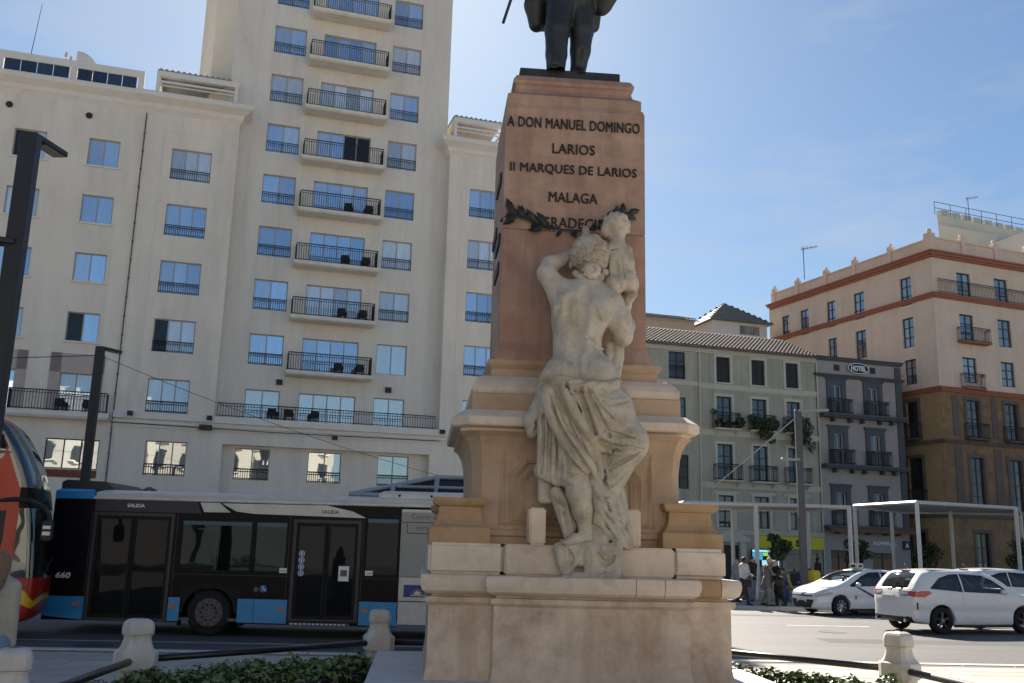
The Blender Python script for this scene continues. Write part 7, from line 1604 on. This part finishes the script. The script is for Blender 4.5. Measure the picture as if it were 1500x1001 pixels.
cable('pale cable slanting down from the grey street lamp', [(11.92, 40, 7.55), (8.5, 40, 4.64)], .022, mat('pale_cable', (.42, .42, .40), .6, 0))
# kiosk roof behind the bus
ki = thing('kiosk', 'black glazed hipped kiosk roof with grey frame behind the bus', 'kiosk', (0, 38, .12)); m_kf = mat('kiosk_frame', (.34, .345, .36), .5, .05, 2); m_kg = mat('kiosk_panel', (.012, .012, .014), .4, 0)
bm = bmesh.new(); A, Bq, Cq, D = (-6.2, 0, 3.7), (-2.85, .9, 4.50), (2.4, .9, 4.50), (2.4, 0, 3.7)
bm.faces.new([bm.verts.new(p) for p in (A, D, Cq, Bq)]); bm.faces.new([bm.verts.new(p) for p in ((-6.2, 3, 3.7), A, Bq)]); bm.faces.new([bm.verts.new(p) for p in ((2.4, 3, 3.7), (-6.2, 3, 3.7), Bq, Cq)]); obj('roof', bm, m_kg, ki)
bm = bmesh.new()
for a, b in ((A, Bq), (Bq, Cq), (A, D)): sbar(bm, a, b, .16)
sbar(bm, (-4.4, .4, 4.08), (2.4, .4, 4.08), .1)
for x in (-4.55, -2.85, -1.1, .6): sbar(bm, (x, -.02, 3.6), (x, .9 if x > -3 else .45, 4.56 if x > -3 else 4.16), .14)
obj('frame', bm, m_kf, ki)
for x in (-6.0, -2.85, .5, 2.3):
    for y in (.05, 2.9): bm = bmesh.new(); sbar(bm, (x, y, 0), (x, y, 3.68), .12); obj('post', bm, m_kf, ki)
# pergolas on the far pavement
m_pw = mat('pergola_white', (.52, .52, .50), .5, .04, 2)
def pergola(label, corners, posts, h, t_=.10):
    t = thing('pergola', label, 'pergola', (0, 0, .12), 0, 'white steel pergolas on the far pavement')
    n = len(corners)
    for i in range(n): a = Vector((*corners[i], h)); b = Vector((*corners[(i + 1) % n], h)); bm = bmesh.new(); sbar(bm, a, b, t_); obj('beam', bm, m_pw, t)
    bm = bmesh.new(); v = [bm.verts.new((x, y, h + .02)) for x, y in corners]; w = [bm.verts.new((x, y, h + .05)) for x, y in corners]; bm.faces.new(v[::-1]); bm.faces.new(w)
    for i in range(n): bm.faces.new([v[i], v[(i + 1) % n], w[(i + 1) % n], w[i]])
    obj('canopy', bm, mat('pergola_canopy', (.40, .40, .39), .7, .1, 2), t)
    for (x, y) in posts: bm = bmesh.new(); sbar(bm, (x, y, 0), (x, y, h), .13); p = obj('post', bm, m_pw, t); bm = bmesh.new(); bx(bm, x - .15, x + .15, y - .15, y + .15, 0, .02); obj('foot_plate', bm, m_pw, p)
pergola('long white pergola before the sage house, its canopy a thin straight line', [(7.3, 40.4), (14.35, 40.9), (14.0, 45.5), (7.0, 45)], [(7.75, 40.43), (10.33, 40.6), (14.3, 40.85), (13.95, 45.4), (7.2, 44.9), (10.4, 45.2)], 3.86)
pergola('white pergola before the pink corner building, corner turned this way', [(17.05, 40.6), (22.7, 43.4), (25.6, 48.6), (20.0, 50.0), (15.95, 44.9)], [(17.05, 40.6), (22.6, 43.35), (25.5, 48.5), (19.5, 49.6), (16.0, 44.95), (21.7, 47.8)], 4.12)
# small street trees
m_bark = mat('bark', (.10, .075, .055), .9, .3, 8, bump=.5); m_tl = mat('orange_tree_leaf', (.040, .068, .022), .45, .45, 8, spec=.5)
def tree(x, y, label, th, r_, n, seed):
    t = thing('orange_tree', label, 'tree', (x, y, .125), 0, 'young orange trees on the far pavement'); rg = random.Random(seed); bm = bmesh.new(); top = Vector((rg.uniform(-.1, .1), 0, th))
    bar(bm, (0, 0, 0), top * .5, .085, 8, .07); bar(bm, top * .5, top, .07, 8, .05)
    for k in range(7): a = rg.uniform(0, 6.28); e = top + Vector((math.cos(a) * r_ * .6, math.sin(a) * r_ * .6, rg.uniform(.3, 1.0) * r_)); bar(bm, top - Vector((0, 0, .15)), e, .035, 6, .012)
    obj('trunk', bm, m_bark, t); blobs = []
    for k in range(15): a = rg.uniform(0, 6.28); rr = rg.uniform(.1, .8) * r_; s = rg.uniform(.28, .5) * r_; blobs.append((math.cos(a) * rr, math.sin(a) * rr, th + r_ * rg.uniform(.0, 1.25), s, s, s * .85))
    leafmass('crown', blobs, n, .15, m_tl, t, seed)
tree(11.45, 41.6, 'small orange tree in front of the yellow shop sign', 1.75, .62, 1300, 21); tree(16.3, 45.8, 'small orange tree right of the grey lamp, behind the taxi', 1.6, .65, 1100, 22)
tree(20.6, 48.4, 'small orange tree between the two posts above the sport utility car', 1.55, .8, 1300, 23); tree(24.9, 47.6, 'small orange tree at the right in front of the ochre wall', 1.6, .85, 1400, 24)
# people
def person(label, loc, rot, H=1.70, skin=(.40, .24, .16), hair=(.03, .02, .015), top=(.5, .5, .48), legs=(.03, .03, .04), shoe=(.02, .02, .02), stride=.25, lean=.0, arms=((.25, .3), (-.2, .3)), h=.02, hairlen=.0, hipz=.52, legang=None, skirt=False, head_turn=0.0, coat=0.0, bag=None, parent_tag=None):
    t = thing('person', label, 'person', loc, rot); K = H
    hip = np.array([0, 0, hipz * K]); ch = hip + np.array([0, -math.sin(lean), math.cos(lean)]) * .27 * K; nk = ch + np.array([0, -math.sin(lean) * .06, .055]) * K; hd = nk + np.array([0, -.018 - .05 * math.sin(lean), .075]) * K
    LA = legang or ((stride, .12), (-stride, .35)); J = []
    for s, (a, b) in zip((-1, 1), LA):
        p0 = hip + np.array([s * .052 * K, 0, -.01 * K]); p1 = p0 + np.array([0, -math.sin(a), -math.cos(a)]) * .245 * K; p2 = p1 + np.array([0, -math.sin(a - b), -math.cos(a - b)]) * .235 * K; J.append((p0, p1, p2))
    zmin = min(j[2][2] for j in J) - .042 * K
    if hipz > .45:
        for arr in (hip, ch, nk, hd): arr[2] -= zmin
        for j in J:
            for p in j: p[2] -= zmin
    A = []
    for s, (a, b) in zip((-1, 1), arms):
        p0 = ch + np.array([s * .100 * K, 0, .015 * K]); p1 = p0 + np.array([s * .035, -math.sin(a) + 0, -math.cos(a)]) * .165 * K; p2 = p1 + np.array([-s * .10 * b, -math.sin(a + b), -math.cos(a + b)]) * .145 * K; A.append((p0, p1, p2))
    lo = (-.34 * K, -.50 * K, -.02); hi = (.34 * K, .50 * K, H + .12)
    f = Field(lo, hi, h)
    f.cap(hip, ch, .075 * K, .085 * K, .05); f.cap(ch, nk, .05 * K, .034 * K, .03); f.ell(hd, (.046 * K, .056 * K, .068 * K), .015); f.ell(hd + np.array([0, -.056, -.012]) * K, (.010 * K, .016 * K, .016 * K), .01); f.ell(hd + np.array([0, -.04, -.045]) * K, (.026 * K, .026 * K, .022 * K), .02)
    for s in (-1, 1): f.ell(hd + np.array([s * .046, .004, -.004]) * K, (.008 * K, .012 * K, .018 * K), .006); f.ell(hd + np.array([s * .018, -.056, .004]) * K, (.009 * K, .006 * K, .006 * K), .006, op='sub')
    for j in J: f.cap(j[0], j[1], .058 * K, .036 * K, .03); f.cap(j[1], j[2], .036 * K, .022 * K, .02); f.cap(j[2] + [0, 0, -.02 * K], j[2] + np.array([0, -.10, -.030]) * K, .024 * K, .018 * K, .02)
    for s, a in zip((-1, 1), A):
        f.cap(a[0], a[1], .031 * K, .024 * K, .03); f.cap(a[1], a[2], .024 * K, .016 * K, .02); dv = (a[2] - a[1]) / np.linalg.norm(a[2] - a[1]); pm = a[2] + dv * .035 * K; f.cap(a[2], pm, .018 * K, .020 * K, .01)
        for q in range(4): o_ = np.array([0, (q - 1.5) * .011 * K, 0]); f.cap(pm + o_, pm + o_ * 1.1 + dv * (.040 + .006 * (1.5 - abs(q - 1.3))) * K + np.array([-s * .006 * K, 0, 0]), .0072 * K, .006 * K, .004)
        f.cap(a[2] + dv * .012 * K, a[2] + dv * .04 * K + np.array([0, -.024 * K, 0]), .0085 * K, .007 * K, .005)
    mk = lambda c, nm, ro=.8: mat('%s_%d_%d_%d' % (nm, int(c[0] * 1000), int(c[1] * 1000), int(c[2] * 1000)), c, ro, .1, 12)
    new_obj('body', f.mesh('body'), mk(skin, 'skin', .55), t)
    g = Field(lo, hi, h); g.cap(hip + [0, 0, .02 * K], ch, .090 * K, .098 * K, .05); g.cap(ch + np.array([-.07, 0, .015]) * K, ch + np.array([.07, 0, .015]) * K, .050 * K, .050 * K, .04); g.ell(hip + [0, 0, -.01 * K], (.108 * K, .082 * K, .07 * K), .04)
    if coat: g.cap(hip, hip + np.array([0, .01, -coat]) * K, .10 * K, .115 * K, .06); g.cap(hip + np.array([-.03, 0, 0]) * K, hip + np.array([-.045, -.0, -coat]) * K, .085 * K, .09 * K, .05); g.cap(hip + np.array([.03, 0, 0]) * K, hip + np.array([.045, -.0, -coat]) * K, .085 * K, .09 * K, .05)
    for a in A: g.cap(a[0], a[1], .042 * K, .034 * K, .03); g.cap(a[1], a[1] + (a[2] - a[1]) * .92, .034 * K, .026 * K, .02)
    g.freeze()
    for zx in (-.05, .02, .06): g.ridge([(zx * K, ch[2]), (zx * K * 1.2, hip[2])], .012, .0, .02, 'sub')
    fr_ = random.Random(int(H * 1000))
    for q in range(26): a_ = fr_.uniform(0, 6.28); z_ = fr_.uniform(hip[2] - .05, ch[2] + .02); r0 = .095 * K; p_ = np.array([math.cos(a_) * r0, math.sin(a_) * r0, z_]); e_ = np.array([math.cos(a_ + .7) * r0, math.sin(a_ + .7) * r0, z_ + fr_.uniform(-.12, .12)]); g.cap(p_, e_, .008, .004, .025, 'sub')
    new_obj('jacket' if coat else 'shirt', g.mesh('shirt', 1), mk(top, 'cloth'), t)
    g = Field((lo[0], lo[1], -.02), (hi[0], hi[1], hip[2] + .15 * K), h); g.ell(hip + [0, 0, -.02 * K], (.098 * K, .076 * K, .06 * K), .03)
    for j in J: g.cap(j[0], j[1], .068 * K, .047 * K, .03); g.cap(j[1], j[2] + [0, 0, .0], .047 * K, .036 * K, .02)
    new_obj('trousers', g.mesh('trousers', 1), mk(legs, 'trouser'), t)
    for j in J: g = Field(j[2] - np.array([.09, .30, .14]) * 1.0, j[2] + np.array([.09, .12, .10]), h * .7); g.cap(j[2] + np.array([0, .012, -.026]) * K, j[2] + np.array([0, -.095, -.030]) * K, .028 * K, .024 * K, .02); new_obj('shoe', g.mesh('shoe'), mk(shoe, 'shoe', .5), t)
    g = Field(hd - np.array([.16, .16, .14 + hairlen]), hd + np.array([.18, .42, .18]), h * .7); g.ell(hd + np.array([0, .010, .012]) * K, (.053 * K, .060 * K, .068 * K), .01); g.ell(hd + np.array([0, -.055, -.035]) * K, (.045 * K, .045 * K, .062 * K), .02, op='sub')
    if hairlen:
        for q in (-.035, -.012, .012, .035): g.chain([hd + np.array([q, .030, .0]) * K, hd + np.array([q * 1.6, .098, 0]) * K + np.array([0, 0, -hairlen * .45]), hd + np.array([q * 1.4, .128, 0]) * K + np.array([0, 0, -hairlen * .98])], [.036 * K, .036 * K, .014 * K], .02)
        g.freeze()
        for q in (-.05, -.03, -.01, .01, .03, .05): g.cap(hd + np.array([q, .075, 0]) * K, hd + np.array([q * 1.4, .158, 0]) * K + np.array([0, 0, -hairlen]), .007, .007, .012, 'sub')
        g.freeze()
    new_obj('hair', g.mesh('hair'), mk(hair, 'hair', .6), t)
    if bag is not None:
        s = bag[0]; a = A[0 if s < 0 else 1][2]; g = Field(np.array(a) - [.25, .25, .5], np.array(a) + [.25, .25, .1], h); g.box(a + np.array([0, 0, -.24]), (.07, .15, .14), .04, .02); g.chain([a + np.array([0, -.09, -.12]), a + np.array([0, 0, -.02]), a + np.array([0, .09, -.12])], .014, .01); b_ = new_obj('handbag', g.mesh('handbag'), mk(bag[1], 'bag', .5), None, t.matrix_basis @ Vector((0, 0, 0)), (0, 0, rot)); tag(b_, bag[2], 'bag')
    return t
person('woman from behind with long brown hair, grey sweater and jeans at the left edge', (-4.86, 9.5, .03), R(172), 1.76, hair=(.20, .115, .06), top=(.36, .33, .29), legs=(.16, .22, .34), stride=.14, hairlen=.36, h=.012, arms=((.05, .15), (.0, .2)))
person('walking man in a white shirt and dark trousers behind the monument edge', (8.80, 36.6, .125), R(35), 1.74, top=(.62, .58, .55), legs=(.03, .035, .05), stride=.38, arms=((.3, .9), (.25, 1.0)), skin=(.12, .07, .05), bag=(-1, (.02, .018, .016), 'dark shoulder bag beside the man in the white shirt'))
person('elderly man in a tan jacket leaning towards the woman in black', (9.50, 36.0, .125), R(75), 1.70, hair=(.42, .33, .22), top=(.15, .135, .11), legs=(.20, .18, .15), stride=.08, lean=.12, arms=((.5, .8), (.2, .5)), coat=.08, bag=(-1, (.012, .012, .014), 'black handbag hanging at the side of the elderly man'))
person('grey haired woman in a long black coat facing the man in tan', (9.90, 35.95, .125), R(-70), 1.62, hair=(.36, .24, .17), top=(.012, .012, .014), legs=(.012, .012, .014), stride=.10, lean=.2, arms=((.5, .9), (.3, .3)), coat=.20)
person('person in dark clothes standing behind the white pergola post', (9.75, 39.2, .125), R(20), 1.72, top=(.02, .02, .022), legs=(.16, .18, .22), stride=.1)
person('person in a grey blue dress shirt sitting by the tree', (11.10, 39.9, .125), R(10), 1.66, top=(.07, .09, .17), legs=(.05, .08, .17), hipz=.30, legang=((1.35, 1.4), (1.25, 1.3)), arms=((.5, .6), (.5, .6)))
st_ = thing('bench', 'plain low bench under the person in blue', 'bench', (11.1, 40.0, .125)); bm = bmesh.new(); bx(bm, -.8, .8, -.2, .25, .34, .40); obj('seat', bm, m_lsteel, st_)
for x in (-.65, .65): bm = bmesh.new(); bx(bm, x - .04, x + .04, -.15, .2, 0, .34); obj('leg', bm, m_lsteel, st_)
person('person with a yellow panel on a dark jacket near the shop front', (14.2, 45.0, .125), R(60), 1.74, top=(.03, .028, .02), legs=(.03, .03, .035), stride=.15)
person('passer-by in pale clothes walking along the sage house', (9.05, 38.6, .125), R(-40), 1.68, top=(.22, .24, .28), legs=(.20, .23, .28), stride=.3)
cb = taxi.matrix_basis @ Vector((2.30, .40, .16)); person('driver in a pale shirt at the window of the white taxi', tuple(cb), az_rot(251) + math.pi / 2, 1.66, skin=(.42, .20, .11), top=(.45, .42, .38), hipz=.30, legang=((1.35, 1.1), (1.3, 1.1)), arms=((.6, .7), (.7, .6)), lean=-.12)
# scooters parked by the kerb
def scooter(label, loc, rot, box_col, body_col):
    t = thing('scooter', label, 'scooter', loc, rot, 'scooters parked on the far pavement'); f = Field((-.95, -.40, .0), (.95, .40, 1.35), .02)
    f.chain([(-.55, 0, .55), (-.1, 0, .42), (.3, 0, .36), (.5, 0, .62), (.55, 0, .92)], [.17, .14, .09, .10, .09], .06); f.ell((-.25, 0, .72), (.34, .14, .07), .04); f.cap((.56, 0, .95), (.50, 0, 1.02), .10, .08, .04); f.ell((.72, 0, .42), (.16, .08, .08), .04)
    new_obj('body', f.mesh('body', 1), mat('scooter_%d' % int(body_col[0] * 100), body_col, .35, .05, 3, coat=.4), t)
    bm = bmesh.new(); bx(bm, -.95, -.48, -.25, .25, .78, 1.22); bmesh.ops.bevel(bm, geom=list(bm.edges), offset=.06, segments=3, affect='EDGES'); obj('top_box', bm, mat('box_%d' % int(box_col[0] * 100), box_col, .4, .05, 3), t)
    for x in (-.58, .70): wheel(t, x, 0, .24, .12, -1, m_rims, 5)
    bm = bmesh.new(); bar(bm, (.52, -.33, 1.04), (.52, .33, 1.04), .018, 8); bar(bm, (.6, 0, .9), (.70, 0, .24), .03, 8); obj('handlebar', bm, m_plastic, t)
    for s in (-1, 1): bm = bmesh.new(); bar(bm, (.50, s * .25, 1.04), (.48, s * .34, 1.22), .008, 6); lathe(bm, [(.055, -.008), (.055, .008)], 12, 'Y', c=(.48, s * .36, 1.24)); obj('mirror', bm, m_plastic, t)
    return t
scooter('yellow boxed delivery scooter parked just left of the taxi', (12.1, 40.9, .125), R(200), (.62, .48, .02), (.50, .40, .03)); scooter('grey scooter parked between the yellow one and the taxi', (13.25, 41.6, .125), R(170), (.35, .36, .38), (.10, .11, .13))

# unseen avenue trees added behind the camera to darken bus side and lower walls
for i, (x, y, r_, h_) in enumerate(((-37, -13, 7.5, 15), (-22.5, -14, 8, 16))):
    t = thing('unseen_shade_tree', ('unseen evergreen avenue tree added behind the viewer to cut fill light, far end', 'unseen evergreen avenue tree added behind the viewer to cut fill light, near end')[i], 'tree', (x, y, .03), 0, 'unseen trees added behind the viewer to cut light'); bm = bmesh.new(); bar(bm, (0, 0, 0), (0, 0, 5), .7, 10, .5); rg = random.Random(60 + i)
    for k in range(8): a = k * .785; bar(bm, (0, 0, 4.5), (math.cos(a) * r_ * .6, math.sin(a) * r_ * .6, 8 + rg.uniform(0, 4)), .25, 6, .06)
    obj('trunk', bm, m_bark, t); leafmass('crown', [(math.cos(k) * r_ * .6 * rg.uniform(.2, 1), math.sin(k) * r_ * .6 * rg.uniform(.2, 1), 5.0 + (h_ - 6) * rg.random(), r_ * .42, r_ * .42, r_ * .34) for k in range(16)], 5000, .75, m_tl, t, 70 + i)
